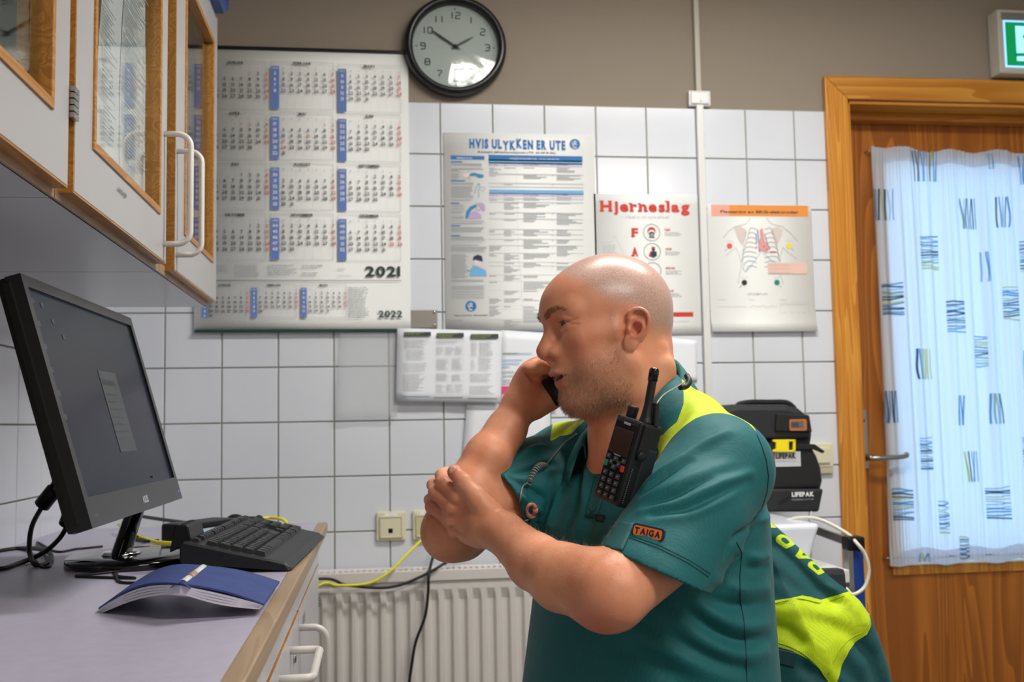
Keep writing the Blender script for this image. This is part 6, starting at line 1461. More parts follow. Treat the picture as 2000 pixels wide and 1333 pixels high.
for pl, wd, am in FOLDS:
    pts = allp[k0_:k0_+len(pl)]; k0_ += len(pl); sp = np.array(smooth_path(pts, 5)); lo = sp.min(0)-wd*3; hi = sp.max(0)+wd*3
    m = np.nonzero(((V > lo) & (V < hi)).all(1) & near_v)[0]
    if len(m) == 0: continue
    best = np.full(len(m), 1e9); tt = np.zeros(len(m)); q = V[m]
    for i in range(len(sp)-1):
        a, c = sp[i], sp[i+1]; e = c-a; t = np.clip(((q-a)@e)/max(e@e, 1e-12), 0, 1); dd = np.linalg.norm(q-a-t[:, None]*e, axis=1); k = dd < best; best[k] = dd[k]; tt[k] = ((i+t)/(len(sp)-1))[k]
    disp[m] += 1.6*am*np.exp(-(best/wd)**2)*np.sin(PI*np.clip(tt*.9+.05, 0, 1))**.5
# hidden layers sit too close to shift freely: keep disp on the outside skin only
V = V+NRM*disp[:, None]
PDIR = -n_(FWD*.75+np.array([0, 0, -.5])); PA = np.cross(PDIR, UPV); PA = n_(PA); PB = np.cross(PA, PDIR)
def flat(pts): pts = np.atleast_2d(pts); return np.stack([pts@PA, pts@PB], 1)
yk = [(1344, 745), (1380, 766), (1417, 786), (1450, 804), (1466, 818), (1478, 846), (1462, 828), (1440, 815), (1415, 808), (1390, 808), (1360, 817), (1335, 834), (1312, 856), (1292, 884), (1272, 874), (1295, 850), (1322, 825), (1335, 790)]
def edge_hits(pts, f):
    """surface points; silhouette pixels step inward until the ray meets the cloth"""
    pts = np.array(pts, float); out = march_all(pts, f)
    for k in range(2, 30, 3):
        bad = np.abs(f(out)) > .002
        if not bad.any(): break
        q_ = pts[bad]+np.stack([np.where(pts[bad, 0] > 1250, -k*.5, k*.5), np.full(bad.sum(), k)], 1); out[bad] = march_all(q_, f)
    return out
yk3 = edge_hits(yk, shirt_sdf); f2 = flat(yk3); 
up_ = n_(PB)
for i in range(0, 6): f2[i, 1] += .05 if i < 5 else 0
sdl = sd_poly(flat(V), f2); sdl = np.where((V[:, 0] > float(NK[1][0])-.05) & ((V-TC)@TL > .02) & (NRM[:, 2] > -.3), sdl, .05)
fy = [(1075, 852), (1085, 836), (1112, 822), (1145, 812), (1142, 822), (1118, 846), (1094, 852), (1075, 862)]
fy3 = edge_hits(fy, shirt_sdf); g2 = flat(fy3); g2[1:4, 1] += .05
sdr = sd_poly(flat(V), g2); sdr = np.where(((V-TC)@TL < -.03) & (NRM[:, 2] > -.2), sdr, .05)
lime_a = np.minimum(sdl, sdr)
hem_a = np.abs((V-hp0)@hn+.0135)

def fabric(name, teal, lime):
    m, nt, b = node_mat(name); N = nt.nodes.new; L = nt.links.new
    at = N('ShaderNodeAttribute'); at.attribute_name = 'lime'; lt = N('ShaderNodeMath'); lt.operation = 'LESS_THAN'; lt.inputs[1].default_value = 0; L(at.outputs['Fac'], lt.inputs[0])
    geo = N('ShaderNodeNewGeometry'); v = N('ShaderNodeTexVoronoi'); v.inputs['Scale'].default_value = 560; mp = N('ShaderNodeMapping'); mp.inputs['Scale'].default_value = (1, 1, .75); mp.inputs['Rotation'].default_value = (.3, .5, 0); L(geo.outputs['Position'], mp.inputs['Vector']); L(mp.outputs[0], v.inputs['Vector']); v.inputs['Randomness'].default_value = .15
    mx = N('ShaderNodeMixRGB'); mx.inputs[1].default_value = (*lin(teal), 1); mx.inputs[2].default_value = (*lin(lime), 1); L(lt.outputs[0], mx.inputs[0])
    dk = N('ShaderNodeMixRGB'); dk.blend_type = 'MULTIPLY'; L(mx.outputs[0], dk.inputs[1]); rp = N('ShaderNodeValToRGB'); rp.color_ramp.elements[0].color = (1.12, 1.12, 1.12, 1); rp.color_ramp.elements[1].color = (.72, .72, .72, 1); rp.color_ramp.elements[1].position = .75
    mr = N('ShaderNodeMath'); mr.operation = 'MULTIPLY'; mr.inputs[1].default_value = 1.0; L(v.outputs['Distance'], mr.inputs[0]); L(mr.outputs[0], rp.inputs[0]); L(rp.outputs[0], dk.inputs[2]); dk.inputs[0].default_value = 1
    L(dk.outputs[0], b.inputs['Base Color']); b.inputs['Roughness'].default_value = .62; b.inputs['Sheen Weight'].default_value = .08; b.inputs['Sheen Roughness'].default_value = .4; b.inputs['Specular IOR Level'].default_value = .35
    n2 = N('ShaderNodeTexNoise'); n2.inputs['Scale'].default_value = 38; n2.inputs['Detail'].default_value = 3; L(geo.outputs['Position'], n2.inputs['Vector'])
    bp = N('ShaderNodeBump'); bp.inputs['Strength'].default_value = .35; bp.inputs['Distance'].default_value = .0008; bp.invert = True; L(v.outputs['Distance'], bp.inputs['Height'])
    b2 = N('ShaderNodeBump'); b2.inputs['Strength'].default_value = .22; b2.inputs['Distance'].default_value = .006; L(n2.outputs['Fac'], b2.inputs['Height']); L(bp.outputs['Normal'], b2.inputs['Normal']); L(b2.outputs['Normal'], b.inputs['Normal']); return m
TEAL = (18, 106, 110); LIME = (214, 240, 40)
shirt_m = fabric('polo_knit', TEAL, LIME)
from mathutils.bvhtree import BVHTree
_bvh = BVHTree.FromPolygons(V.tolist(), Q.tolist())
def sh_f(P): return shirt_sdf(P)
def shirt_hits(pts):
    out = march_all(pts, shirt_sdf)
    for i, (x, y) in enumerate(pts):
        h = _bvh.ray_cast(Vector(CAM), Vector(ray(x, y)))
        if h[0] is not None: out[i] = np.array(h[0])
    return out
shirt = PP(np_mesh('polo_shirt', V, Q, shirt_m, {'lime': lime_a})); _sm = shirt.modifiers.new('smooth', 'SMOOTH'); _sm.factor = .5; _sm.iterations = 3
print('shirt verts', len(V))
teal_m = mat('teal_trim', (16, 88, 88), .65, bump=(900, .4, .0006)); teal_d = mat('teal_seam', (10, 62, 66), .8); lime_d = mat('lime_seam', (150, 180, 20), .8)
def on_shirt(pl, lift=.0, res=4, f=None):
    return smooth_path(list(shirt_hits(pl)-FWD*lift), res)
def seam(name, pl, r, m, lift=.0006, parent=None):
    P2 = []
    for (x0_, y0_), (x1_, y1_) in zip(pl[:-1], pl[1:]):
        for k in range(6): P2.append((x0_+(x1_-x0_)*k/6, y0_+(y1_-y0_)*k/6))
    b_ = MB(); b_.smooth = True; b_.tube(list(shirt_hits(P2+[pl[-1]])-FWD*lift), r, 6); return PP(b_.build(name, m), parent)
seam('side_seam', [(1439, 1060), (1449, 1080), (1445, 1128), (1446, 1173), (1453, 1212), (1457, 1268), (1459, 1333), (1460, 1400)], .0007, teal_d)
seam('armhole_seam', [(1478, 849), (1488, 872), (1497, 900), (1501, 931), (1498, 962), (1488, 992), (1472, 1014)], .0008, teal_d)
seam('hem_stitch', [(1196, 1047), (1232, 1051), (1288, 1072), (1344, 1100), (1384, 1127)], .0005, teal_d)
seam('hem_stitch', [(1198, 1043), (1234, 1047), (1291, 1067), (1347, 1095), (1387, 1121)], .0004, teal_d)
# collar
NC = D(1243, 800, 1.592); zb, zf = D(1312, 701, 1.60)[2], D(1196, 884, 1.52)[2]
def collar_rows():
    n = 60; A0 = math.radians(-150); A1 = math.radians(150); phs = np.linspace(A0, A1, n+1); s_ = (1-np.cos(phs))/2
    dirs = -np.cos(phs)[:, None]*TF+np.sin(phs)[:, None]*TL; ax0 = NC*[1, 1, 0]+TF*(.012*s_)[:, None]
    zf_ = zb+(zf-zb)*s_**.85
    def out_to(f, z, r0, gap):
        r = np.full(n+1, r0)
        for _ in range(30):
            P_ = ax0+dirs*r[:, None]; P_[:, 2] = z; r = r+np.clip(gap-f(P_), -.01, .01)*.8
        return r
    sd_f = lambda P_: np.minimum(body_sdf(P_), 1e9)
    rf = out_to(sd_f, zf_, .075, .0045); rf = np.convolve(np.pad(rf, 4, mode='edge'), np.ones(9)/9, 'valid')
    drop = .046+.016*np.clip((s_-.6)/.4, 0, 1); zl = zf_-drop
    rl = out_to(lambda P_: np.minimum(sd_f(P_), shirt_sdf(P_)), zl, .095, .0045); rl = np.clip(rl, rf+.006, rf+.05); rl = np.convolve(np.pad(rl, 4, mode='edge'), np.ones(9)/9, 'valid')
    rows = []
    for t, (kr, kz) in enumerate(((-.0015, -.018), (-.001, -.005), (.0005, .001), (.0035, .0015))): rows.append((rf+kr, zf_+kz))
    for u in (.12, .35, .65, 1.0): rows.append((rf+.005+(rl-rf-.003)*u**.8, zf_-drop*u))
    return [[ax0[i]*[1, 1, 0]+dirs[i]*r[i]+np.array([0, 0, z[i]]) for r, z in rows] for i in range(n+1)]
def collar(b_):
    G_ = collar_rows(); m_ = len(G_[0]); b_.add([p for row in G_ for p in row], [(i*m_+k, i*m_+k+1, (i+1)*m_+k+1, (i+1)*m_+k) for i in range(len(G_)-1) for k in range(m_-1)])
rib_m, nt, b = node_mat('collar_rib'); N = nt.nodes.new; L = nt.links.new
b.inputs['Base Color'].default_value = (*lin((22, 104, 102)), 1); b.inputs['Roughness'].default_value = .7; geo = N('ShaderNodeNewGeometry'); wv = N('ShaderNodeTexWave'); wv.bands_direction = 'Z'; wv.inputs['Scale'].default_value = 150; wv.inputs['Distortion'].default_value = .4; mp = N('ShaderNodeMapping'); mp.inputs['Rotation'].default_value = (.35, -.5, 0); L(geo.outputs['Position'], mp.inputs['Vector']); L(mp.outputs[0], wv.inputs['Vector'])
bp = N('ShaderNodeBump'); bp.inputs['Strength'].default_value = .5; bp.inputs['Distance'].default_value = .001; L(wv.outputs['Fac'], bp.inputs['Height']); L(bp.outputs['Normal'], b.inputs['Normal'])
co = part('collar', rib_m, None, collar, True); so = co.modifiers.new('s', 'SOLIDIFY'); so.thickness = .0022; so.offset = 0; PP(co)
# placket, pocket and pen slot laid on the chest
def patch(name, quad, m, lift=.002, nx=10, ny=14, thick=.0016, f=None, parent=None):
    """quad: four px corners tl,tr,br,bl draped on the shirt"""
    vs = []
    for j in range(ny+1):
        for i in range(nx+1):
            u, v = i/nx, j/ny; x = (quad[0][0]*(1-u)+quad[1][0]*u)*(1-v)+(quad[3][0]*(1-u)+quad[2][0]*u)*v; y = (quad[0][1]*(1-u)+quad[1][1]*u)*(1-v)+(quad[3][1]*(1-u)+quad[2][1]*u)*v; vs.append((x, y))
    vs = list(shirt_hits(vs)-FWD*lift); b_ = MB(); b_.smooth = True; b_.add(vs, [(j*(nx+1)+i, j*(nx+1)+i+1, (j+1)*(nx+1)+i+1, (j+1)*(nx+1)+i) for j in range(ny) for i in range(nx)]); o = b_.build(name, m); s_ = o.modifiers.new('s', 'SOLIDIFY'); s_.thickness = thick; s_.offset = 0; return PP(o, parent)
patch('button_placket', [(1168, 905), (1196, 908), (1165, 1010), (1143, 1008)], teal_m, .0022)
patch('chest_pocket', [(1162, 1014), (1240, 1022), (1215, 1075), (1150, 1070)], teal_m, .0024)
patch('pen_slot', [(1164, 1004), (1180, 1006), (1178, 1020), (1163, 1018)], black_pl, .004, 4, 4)
for pl in ([(1143, 1008), (1165, 1010)], [(1143, 1008), (1163, 995)], [(1150, 993), (1165, 1012)]): seam('pocket_stitch', pl, .0006, teal_d, .004)
bt_ = MB().use(mat('button_teal', (30, 80, 84), .35), True); pbt = shirt_hits([(1176, 958)])[0]-FWD*.004
bt_.lathe([(.0055, 0), (.0058, .001), (.0045, .0022), (.0001, .0016)], pbt, -FWD, 16); PP(bt_.build('button'))
# sleeve badge
org = mat('badge_orange', (240, 120, 50), .6); nvy = mat('badge_navy', (34, 34, 52), .6)
c0 = shirt_hits([(1239, 1035)])[0]; c1 = shirt_hits([(1297, 1048)])[0]; rx_ = n_(c1-c0); nb_ = n_(-FWD+UPV*.15+rx_*.15); nb_ = n_(nb_-rx_*(nb_@rx_)); ub_ = np.cross(nb_, rx_); ub_ = ub_ if ub_[2] > 0 else -ub_
cm = (c0+c1)/2+nb_*.0058; bw = np.linalg.norm(c1-c0)/2
def rrect(w_, h_, r_, n=5):
    P_ = []
    for cx_, cy_, a0 in ((w_-r_, h_-r_, 0), (-w_+r_, h_-r_, 90), (-w_+r_, -h_+r_, 180), (w_-r_, -h_+r_, 270)):
        for k in range(n+1): a = math.radians(a0+90*k/n); P_.append((cx_+r_*math.cos(a), cy_+r_*math.sin(a)))
    return P_
bd = MB(); bd.use(nvy); bd.prism([cm+rx_*x+ub_*y-nb_*.006 for x, y in rrect(bw+.0012, .0082, .0040)], nb_*.0066); bdo = PP(bd.build('sleeve_badge'))
S = Sheet(cm+nb_*.0006, rx_, ub_, nb_); S.poly(rrect(bw-.001, .0060, .0030), org, .0003)
tx = mat('badge_text', (30, 28, 46), .6); S.text('TAIGA', 0, -.0036, .0072, tx, w=bw*1.72, off=.05, align='c', gap=.04, lift=.0006)
PP(S.build('badge_lettering', None), bdo) if False else None
bo = S.build('badge_lettering', None); bo.parent = bdo; bo.matrix_parent_inverse = (Matrix.Translation(-Vector(person.location)) @ Matrix.Identity(4)).inverted() @ Matrix.Identity(4) if False else Matrix.Identity(4)

# trousers and shoes (below the frame, so that the figure sits)
hipz = .50
def trousers(P):
    d = ell(P, D(1262, 1333, 1.585)*[1, 1, 0]+[0, 0, .56], (.20, .17, .12), np.array([TL, TF, UZ])); hl = TC*[1, 1, 0]+TL*.10+[0, 0, .545]; hr = TC*[1, 1, 0]-TL*.10+[0, 0, .545]; kl = hl+TF*.33+TL*.06+[0, 0, .0]; kr = hr+TF*.33-TL*.06
    for h_, k_ in ((hl, kl), (hr, kr)): d = smin(d, rc(P, h_, k_, .095, .072), .04); d = smin(d, rc(P, k_, k_+TF*.02+[0, 0, -.42], .070, .055), .03)
    return d
V, Q, NRM = sdf_mesh(trousers, (.45, -1.95, .04), (1.65, -.95, .75), .008); PP(np_mesh('trousers', V, Q, mat('trouser_green', (14, 60, 62), .8, bump=(300, .3))))
for sd in (1, -1):
    b_ = MB(); b_.smooth = True; ft = TC*[1, 1, 0]+TL*.16*sd+TF*.32; b_.tube([ft+[0, 0, .05]-TF*.06, ft+[0, 0, .045], ft+[0, 0, .04]+TF*.10, ft+[0, 0, .035]+TF*.17], [.042, .05, .045, .028], 12); PP(b_.build('shoe', black_pl))

# ================================================================ HANDHELD RADIO
rb = D(1199, 985, 1.372); rt = D(1247, 822, 1.372); ru = n_(rt-rb); vd = n_(D(1220, 900, 1)-CAM)
lat = n_(np.cross(ru, -vd)); lat = lat if lat@RGT > 0 else -lat            # to the right in view
tow = np.cross(ru, lat); tow = tow if tow@vd < 0 else -tow                  # toward the camera
th_ = math.radians(52); rw = n_(lat*math.cos(th_)+tow*math.sin(th_)); rn = n_(-lat*math.sin(th_)+tow*math.cos(th_))     # width axis (towards camera side), front normal
RL = float(np.linalg.norm(rt-rb)); RWd, RDp = .054, .038
ro = rb+ru*0.0     # bottom of the front/side edge
ed0 = D(1204, 991, 1.345)           # near lower edge between front face and side face
def rp_(a, h, d): return ed0-rw*(RWd-a)-rn*d+ru*h     # a: 0..RWd across the front, h: up, d: depth behind the front
rad = thing('radio_handset', 'black two-way radio with keypad and stub antenna clipped on the chest', 'radio', tuple(ed0))
Mr = Matrix(((rw[0], ru[0], rn[0], 0), (rw[1], ru[1], rn[1], 0), (rw[2], ru[2], rn[2], 0), (0, 0, 0, 1)))
def rbox(name, a0, a1, h0, h1, d0, d1, m, bev=.001, parent=None):
    b_ = MB(); b_.box((a0, h0, -d1), (a1, h1, -d0), bev); b_.v = [tuple(rp_(0, 0, 0)+rw*v[0]+ru*v[1]+rn*v[2]) for v in b_.v]; o = b_.build(name, m)
    if parent: o.parent = parent; o.matrix_parent_inverse = Matrix.Translation(Vector(rad.location)).inverted() @ Matrix.Translation(Vector(rad.location)) if False else Matrix.Identity(4); return o
    return M0(o, rad)
rbody_m = mat('radio_black', (24, 25, 27), .38, bump=(1600, .2, .0003)); H_ = RL
rbox('body', 0, RWd, 0, H_, 0, RDp, rbody_m, .004); rbox('battery', .002, RWd+.0015, .004, H_*.72, RDp*.45, RDp+.002, mat('battery_black', (28, 30, 34), .5, bump=(1100, .4, .0004)), .003)
rbox('side_rail', RWd-.001, RWd+.003, H_*.60, H_*.98, .006, .024, rbody_m, .002)
rbox('face_plate', .003, RWd-.003, .006, H_-.006, -.0012, .002, mat('face_black', (18, 18, 20), .25), .001)
rbox('display', .007, RWd-.007, H_*.56, H_*.86, -.0018, 0, mat('lcd_brown', (72, 52, 44), .12), .0004)
rbox('indicator', RWd*.40, RWd*.66, H_*.915, H_*.94, -.0020, 0, mat('light_grey', (180, 184, 190), .3), .0004); rbox('display_label', RWd*.36, RWd*.62, H_*.545, H_*.556, -.0020, 0, mat('light_grey', None), .0002)
kmat = mat('radio_key', (62, 64, 68), .4); kleg = MB()
def rkey(a, h, wa, hh, m=kmat, lg=True):
    o = rbox('key', a-wa/2, a+wa/2, h-hh/2, h+hh/2, -.0030, 0, m, .0008)
    if lg:
        for q in ((-.0012, -.0008), (.0004, .0004)): kleg.add([tuple(rp_(a+q[0]+dx_, h+q[1]+dy_, -.0033)) for dx_, dy_ in ((0, 0), (.0012, 0), (.0012, .0010), (0, .0010))], [(0, 1, 2, 3)])
cx3 = [RWd*.24, RWd*.5, RWd*.76]
for r_ in range(4):
    for a in cx3: rkey(a, H_*(.075+.082*r_), .0078, .0066)
rkey(RWd*.16, H_*.425, .0066, .008, mat('key_green', (10, 150, 120), .4), False); rkey(RWd*.84, H_*.425, .0066, .008, mat('key_red', (220, 50, 50), .4), False)
rkey(RWd*.5, H_*.41, .009, .006); rkey(RWd*.36, H_*.455, .007, .006); rkey(RWd*.66, H_*.455, .007, .008); rkey(RWd*.5, H_*.505, .009, .006); rkey(RWd*.2, H_*.51, .007, .006); rkey(RWd*.82, H_*.51, .007, .006)
M0(kleg.build('key_legends', ink_w), rad)
dots = MB()
for k in range(16): dots.add([tuple(rp_(RWd+.0018, H_*(.06+.026*k)+dy_, .006+dz)) for dy_, dz in ((0, 0), (0, .0008), (.0011, .0008), (.0011, 0))], [(0, 1, 2, 3)])
M0(dots.build('side_marks', mat('light_grey', None)), rad)
def rl(name, prof, base, ax, m, n=20): M0(part(name, m, None, lambda b_: b_.lathe(prof, base, ax, n), True), rad)
rl('knob', [(.0068, -.002), (.0075, .002), (.0078, .013), (.0070, .0155), (.0001, .016)], rp_(RWd*.22, H_, .014), ru, rubber, 12)
ant0 = rp_(RWd*.78, H_-.002, .016); dA = float((ant0-CAM)@FWD); antT = D(1278, 724, dA+.006); ax_ = n_(antT-ant0)
apts = smooth_path([ant0, ant0*.72+antT*.28+rw*0, ant0*.4+antT*.6, antT], 6); 
M0(part('antenna', rubber, None, lambda b_: b_.tube(apts, list(np.interp(np.linspace(0, 1, len(apts)), [0, .15, .4, 1], [.0100, .0076, .0058, .0055])), 16), True), rad)
rl('antenna_cap', [(.0066, -.014), (.0068, 0), (.0050, .003), (.0001, .0036)], antT, n_(np.array(apts[-1])-np.array(apts[-2])), black_gl, 16)
rl('side_button', [(.0062, 0), (.0062, .003), (.0045, .004), (.0001, .0042)], rp_(RWd+.003, H_*.62, .012), rw, rubber, 18)
cab0 = rp_(RWd*.95, H_-.002, .026); cabT = D(1282, 789, float((cab0-CAM)@FWD)+.004)
ribs = []; 
for k in range(22): ribs.append(.0050 if k % 2 else .0036)
M0(part('strain_relief', rubber, None, lambda b_: b_.tube([np.array(cab0)*(1-k/21)+cabT*(k/21) for k in range(22)], ribs, 12), True), rad)
wire_m = mat('grey_wire', (150, 146, 142), .4)
M0(part('cord', wire_m, None, lambda b_: b_.tube(smooth_path([cabT, D(1296, 772, 1.39), D(1320, 757, 1.43), D(1338, 746, 1.475), D(1342, 738, 1.50)], 5), .0010, 6), True), rad)
hk = smooth_path([D(1328, 757, 1.452), D(1340, 755, 1.458), D(1346, 745, 1.465), D(1341, 734, 1.475)], 5)
tag(part('cable_clip', rubber, None, lambda b_: b_.tube(hk, .0042, 12), True), 'short black rubber tube clip on the back of the collar', 'clip')
# earpiece on its coiled tube
tube_m, nt, b = node_mat('clear_tube'); b.inputs['Base Color'].default_value = (.62, .62, .58, 1); b.inputs['Roughness'].default_value = .15; b.inputs['Transmission Weight'].default_value = .55; b.inputs['IOR'].default_value = 1.3
ep = thing('earpiece', 'pink moulded earpiece dangling on a clear coiled tube over the far sleeve', 'earpiece', tuple(shirt_hits([(1038, 1000)])[0]))
def os_(x, y, l=.006): return shirt_hits([(x, y)])[0]-FWD*l
cst, cen = os_(1066, 908, .010), os_(1033, 942, .010)
def coil(b_):
    P_ = []; dv = cen-cst; u_ = n_(np.cross(dv, FWD)); v_ = n_(np.cross(dv, u_)); mid = (cst+cen)/2+u_*0
    for k in range(12*12+1):
        t = k/144; a = 2*PI*12*t; bow = np.array([0, 0, .010])*math.sin(PI*t); P_.append(cst+dv*t+bow+(u_*math.cos(a)+v_*math.sin(a))*.0045)
    b_.tube(P_, .0010, 6)
M0(part('coil', tube_m, None, coil, True), ep)
M0(part('upper_tube', tube_m, None, lambda b_: b_.tube(on_shirt([(1068, 906), (1085, 885), (1105, 862), (1125, 848)], .006), .0013, 8), True), ep)
M0(part('lower_tube', tube_m, None, lambda b_: b_.tube(on_shirt([(1032, 942), (1021, 950), (1016, 975), (1014, 1000), (1018, 1012), (1026, 1016), (1034, 1013), (1038, 1006)], .006, 5), .0012, 8), True), ep)
pink_m = mat('ear_mould', (214, 140, 128), .25, sss=.2)
ec_ = os_(1036, 996, .011)
def mould(b_):
    pts = [os_(x, y, .011) for x, y in ((1046, 990), (1041, 984), (1033, 985), (1029, 994), (1031, 1003), (1037, 1008), (1044, 1003), (1046, 992))]; b_.tube(smooth_path(pts, 4), list(np.interp(np.linspace(0, 1, 29), [0, .5, .8, 1], [.0030, .0022, .0042, .0035])), 10)
M0(part('ear_mould', pink_m, None, mould, True), ep)
M0(part('ear_tip', pink_m, None, lambda b_: b_.tube([os_(1045, 993, .012), os_(1047, 1001, .013)], [.0045, .0030], 10), True), ep)

# ================================================================ PHONE
ph = thing('phone', 'black handset held to the far ear, its lower end showing below the lips', 'phone', tuple(D(1084, 772, 1.64)))
pb0 = D(1092, 790, 1.632); pt0 = D(1188, 668, 1.735) ; pu = n_(D(1068, 752, 1.640)-pb0); pl_ = n_(pt0-D(1090, 772, 1.64))
# narrow edge faces the camera: slab spans pu (width) and runs away along the cheek
wax = n_(pu); lax = n_(pl_-wax*(pl_@wax)); nax = np.cross(wax, lax)
b_ = MB(); b_.box((-.002, -.004, -.006), (.046, .135, .006), .004); b_.v = [tuple(pb0+wax*v[0]+lax*v[1]+nax*v[2]) for v in b_.v]; M0(b_.build('phone_body', black_pl), ph)
b_ = MB(); b_.box((.004, .004, .0055), (.042, .128, .0068), .0005); b_.v = [tuple(pb0+wax*v[0]+lax*v[1]+nax*v[2]) for v in b_.v]; M0(b_.build('phone_screen', black_gl), ph)

# ================================================================ CHAIR, JACKET
JC = D(1600, 1180, 1.83); JN = n_(np.array([-.10, -.99, .12])); JR = n_(np.cross(np.array([0, 0, 1.]), -JN)); JR = JR if JR@RGT > 0 else -JR; JU = np.cross(JR, -JN); JU = JU if JU[2] > 0 else -JU
def jp(px, py): 
    d = ray(px, py); t = ((JC-CAM)@JN)/(d@JN); p = CAM+d*t-JC; return (float(p@JR), float(p@JU))
outline = [jp(*p) for p in ((1440, 1000), (1500, 1008), (1527, 1029), (1541, 1042), (1560, 1060), (1585, 1083), (1604, 1101), (1620, 1116), (1640, 1134), (1668, 1156), (1690, 1174), (1712, 1205), (1730, 1250), (1745, 1295), (1756, 1340), (1775, 1440), (1800, 1700), (1440, 1700))]
JF = [([(1512, 1066), (1545, 1096), (1590, 1146), (1625, 1172)], .013, .013), ([(1505, 1120), (1550, 1150), (1590, 1175)], .012, .004), ([(1500, 1222), (1530, 1230), (1552, 1250)], .010, .010), ([(1560, 1200), (1610, 1215), (1655, 1240)], .014, .006), ([(1500, 1190), (1560, 1196), (1620, 1206)], .016, -.006), ([(1676, 1262), (1700, 1285), (1718, 1345)], .014, .012), ([(1640, 1300), (1665, 1330), (1680, 1380)], .015, .008), ([(1560, 1300), (1620, 1345)], .012, .008), ([(1630, 1150), (1660, 1170), (1690, 1215)], .012, -.006)]
JF = [(np.array([jp(*p) for p in pl]), w_, a_) for pl, w_, a_ in JF]
def jacket(P):
    q = P-JC; xy = np.stack([q@JR, q@JU], 1); z = -(q@JN); d2 = sd_poly(xy, outline)
    th = .050+.05*np.clip(-d2/.12, 0, 1); zc = .055
    w_ = np.stack([d2+.030, np.abs(z-zc)-th+.030], 1); d = np.minimum(np.maximum(w_[:, 0], w_[:, 1]), 0)+np.linalg.norm(np.maximum(w_, 0), axis=1)-.030
    for pl, wd, am in JF:
        dd = np.full(len(P), 1e9)
        for a, b2 in zip(pl[:-1], pl[1:]): e = b2-a; t = np.clip(((xy-a)@e)/(e@e), 0, 1); dd = np.minimum(dd, ((xy-a-t[:, None]*e)**2).sum(1))
        d = d+am*np.exp(-dd/wd**2)
    return d
V, Q, NRM = sdf_mesh(jacket, tuple(JC+[-.25, -.12, -.34]), tuple(JC+[.22, .24, .20]), .0029)
JX = np.stack([(V-JC)@JR, (V-JC)@JU], 1); limeP = [jp(*p) for p in ((1430, 1175), (1503, 1173), (1530, 1168), (1560, 1163), (1578, 1166), (1600, 1172), (1620, 1168), (1645, 1159), (1666, 1156), (1676, 1162), (1690, 1178), (1703, 1200), (1702, 1222), (1690, 1240), (1670, 1252), (1650, 1268), (1636, 1292), (1624, 1318), (1617, 1335), (1606, 1330), (1590, 1308), (1565, 1284), (1535, 1268), (1505, 1260), (1430, 1258))]
LET = [([(1599.3, 1123.9), (1618.7, 1118.2), (1612, 1109), (1605, 1103.5), (1598.7, 1097.7), (1590.3, 1096.6), (1581.9, 1098.7), (1577.7, 1103.5), (1579.8, 1108.2)], [(1598.2, 1115), (1607.5, 1111.9), (1601.9, 1105), (1595.6, 1102.4), (1589.3, 1104), (1589.3, 1107.1)]),
 ([(1553.6, 1086.1), (1559.9, 1091.9), (1577.7, 1091.4), (1591.9, 1093), (1584, 1084), (1575.6, 1076.5), (1569.3, 1070.4), (1563, 1076.7)], [(1566.7, 1085.6), (1582.6, 1086.1), (1575.7, 1079.3)]),
 ([(1535.7, 1072.5), (1553.6, 1065.6), (1562, 1063), (1554.6, 1056.8), (1549.4, 1051.0), (1542, 1043.6), (1541.5, 1047.8), (1535.7, 1044.6), (1526.3, 1044.1), (1517.9, 1048.3), (1515.2, 1054.6), (1518.9, 1060.9)], [(1536.8, 1063.5), (1546.7, 1059.9), (1538.9, 1051.5), (1531.5, 1049.9), (1526.3, 1052.5), (1527.3, 1056.7)]),
 ([(1500, 1018), (1510, 1018), (1523.6, 1031), (1500, 1031.5)], None)]
letters = np.full(len(V), .05)
for o_, i_ in LET:
    e = sd_poly(JX, [jp(*p) for p in o_])
    if i_: e = np.maximum(e, -sd_poly(JX, [jp(*p) for p in i_]))
    letters = np.minimum(letters, e)
jk = thing('jacket', 'teal and lime work jacket lettered in lime, draped over the chair back', 'jacket', tuple(JC+[0, 0, -.5]))
jm = fabric('jacket_softshell', (18, 84, 88), (206, 232, 24)); jo = M0(np_mesh('jacket_shell', V, Q, jm, {'lime': np.where(NRM@JN > -.2, np.minimum(sd_poly(JX, limeP), letters), .05)}), jk); _sm = jo.modifiers.new('smooth', 'SMOOTH'); _sm.factor = .5; _sm.iterations = 6
def oj(px, py, l=.002): return march(px, py, jacket, 1.5)-FWD*l
def jseam(pl, m, r=.0008): M0(part('stitch_line', m, None, lambda b_: b_.tube(smooth_path([oj(*p, .0008) for p in pl], 4), r, 6), True), jk)
jseam([(1508, 1180), (1535, 1174), (1560, 1170), (1578, 1173), (1600, 1178), (1622, 1174), (1645, 1165), (1664, 1163)], lime_d); jseam([(1697, 1200), (1696, 1220), (1684, 1236), (1664, 1246), (1644, 1264), (1630, 1288), (1618, 1318)], lime_d); jseam([(1500, 1252), (1535, 1261), (1568, 1277), (1595, 1300), (1612, 1325)], lime_d)
# dark loop patch
pt_ = [(1497, 1262), (1556, 1276), (1550, 1304), (1494, 1288)]
vs = [oj(x, y, .004) for x, y in pt_]; b_ = MB(); b_.prism(vs, FWD*.004); lo_ = b_.build('loop_patch', mat('patch_teal', (10, 58, 66), .8)); lo_.modifiers.new('b', 'BEVEL').width = .001; M0(lo_, jk)
jseam([(1536, 1272), (1550, 1300)], teal_d, .0005); jseam([(1552, 1277), (1534, 1296)], teal_d, .0005)
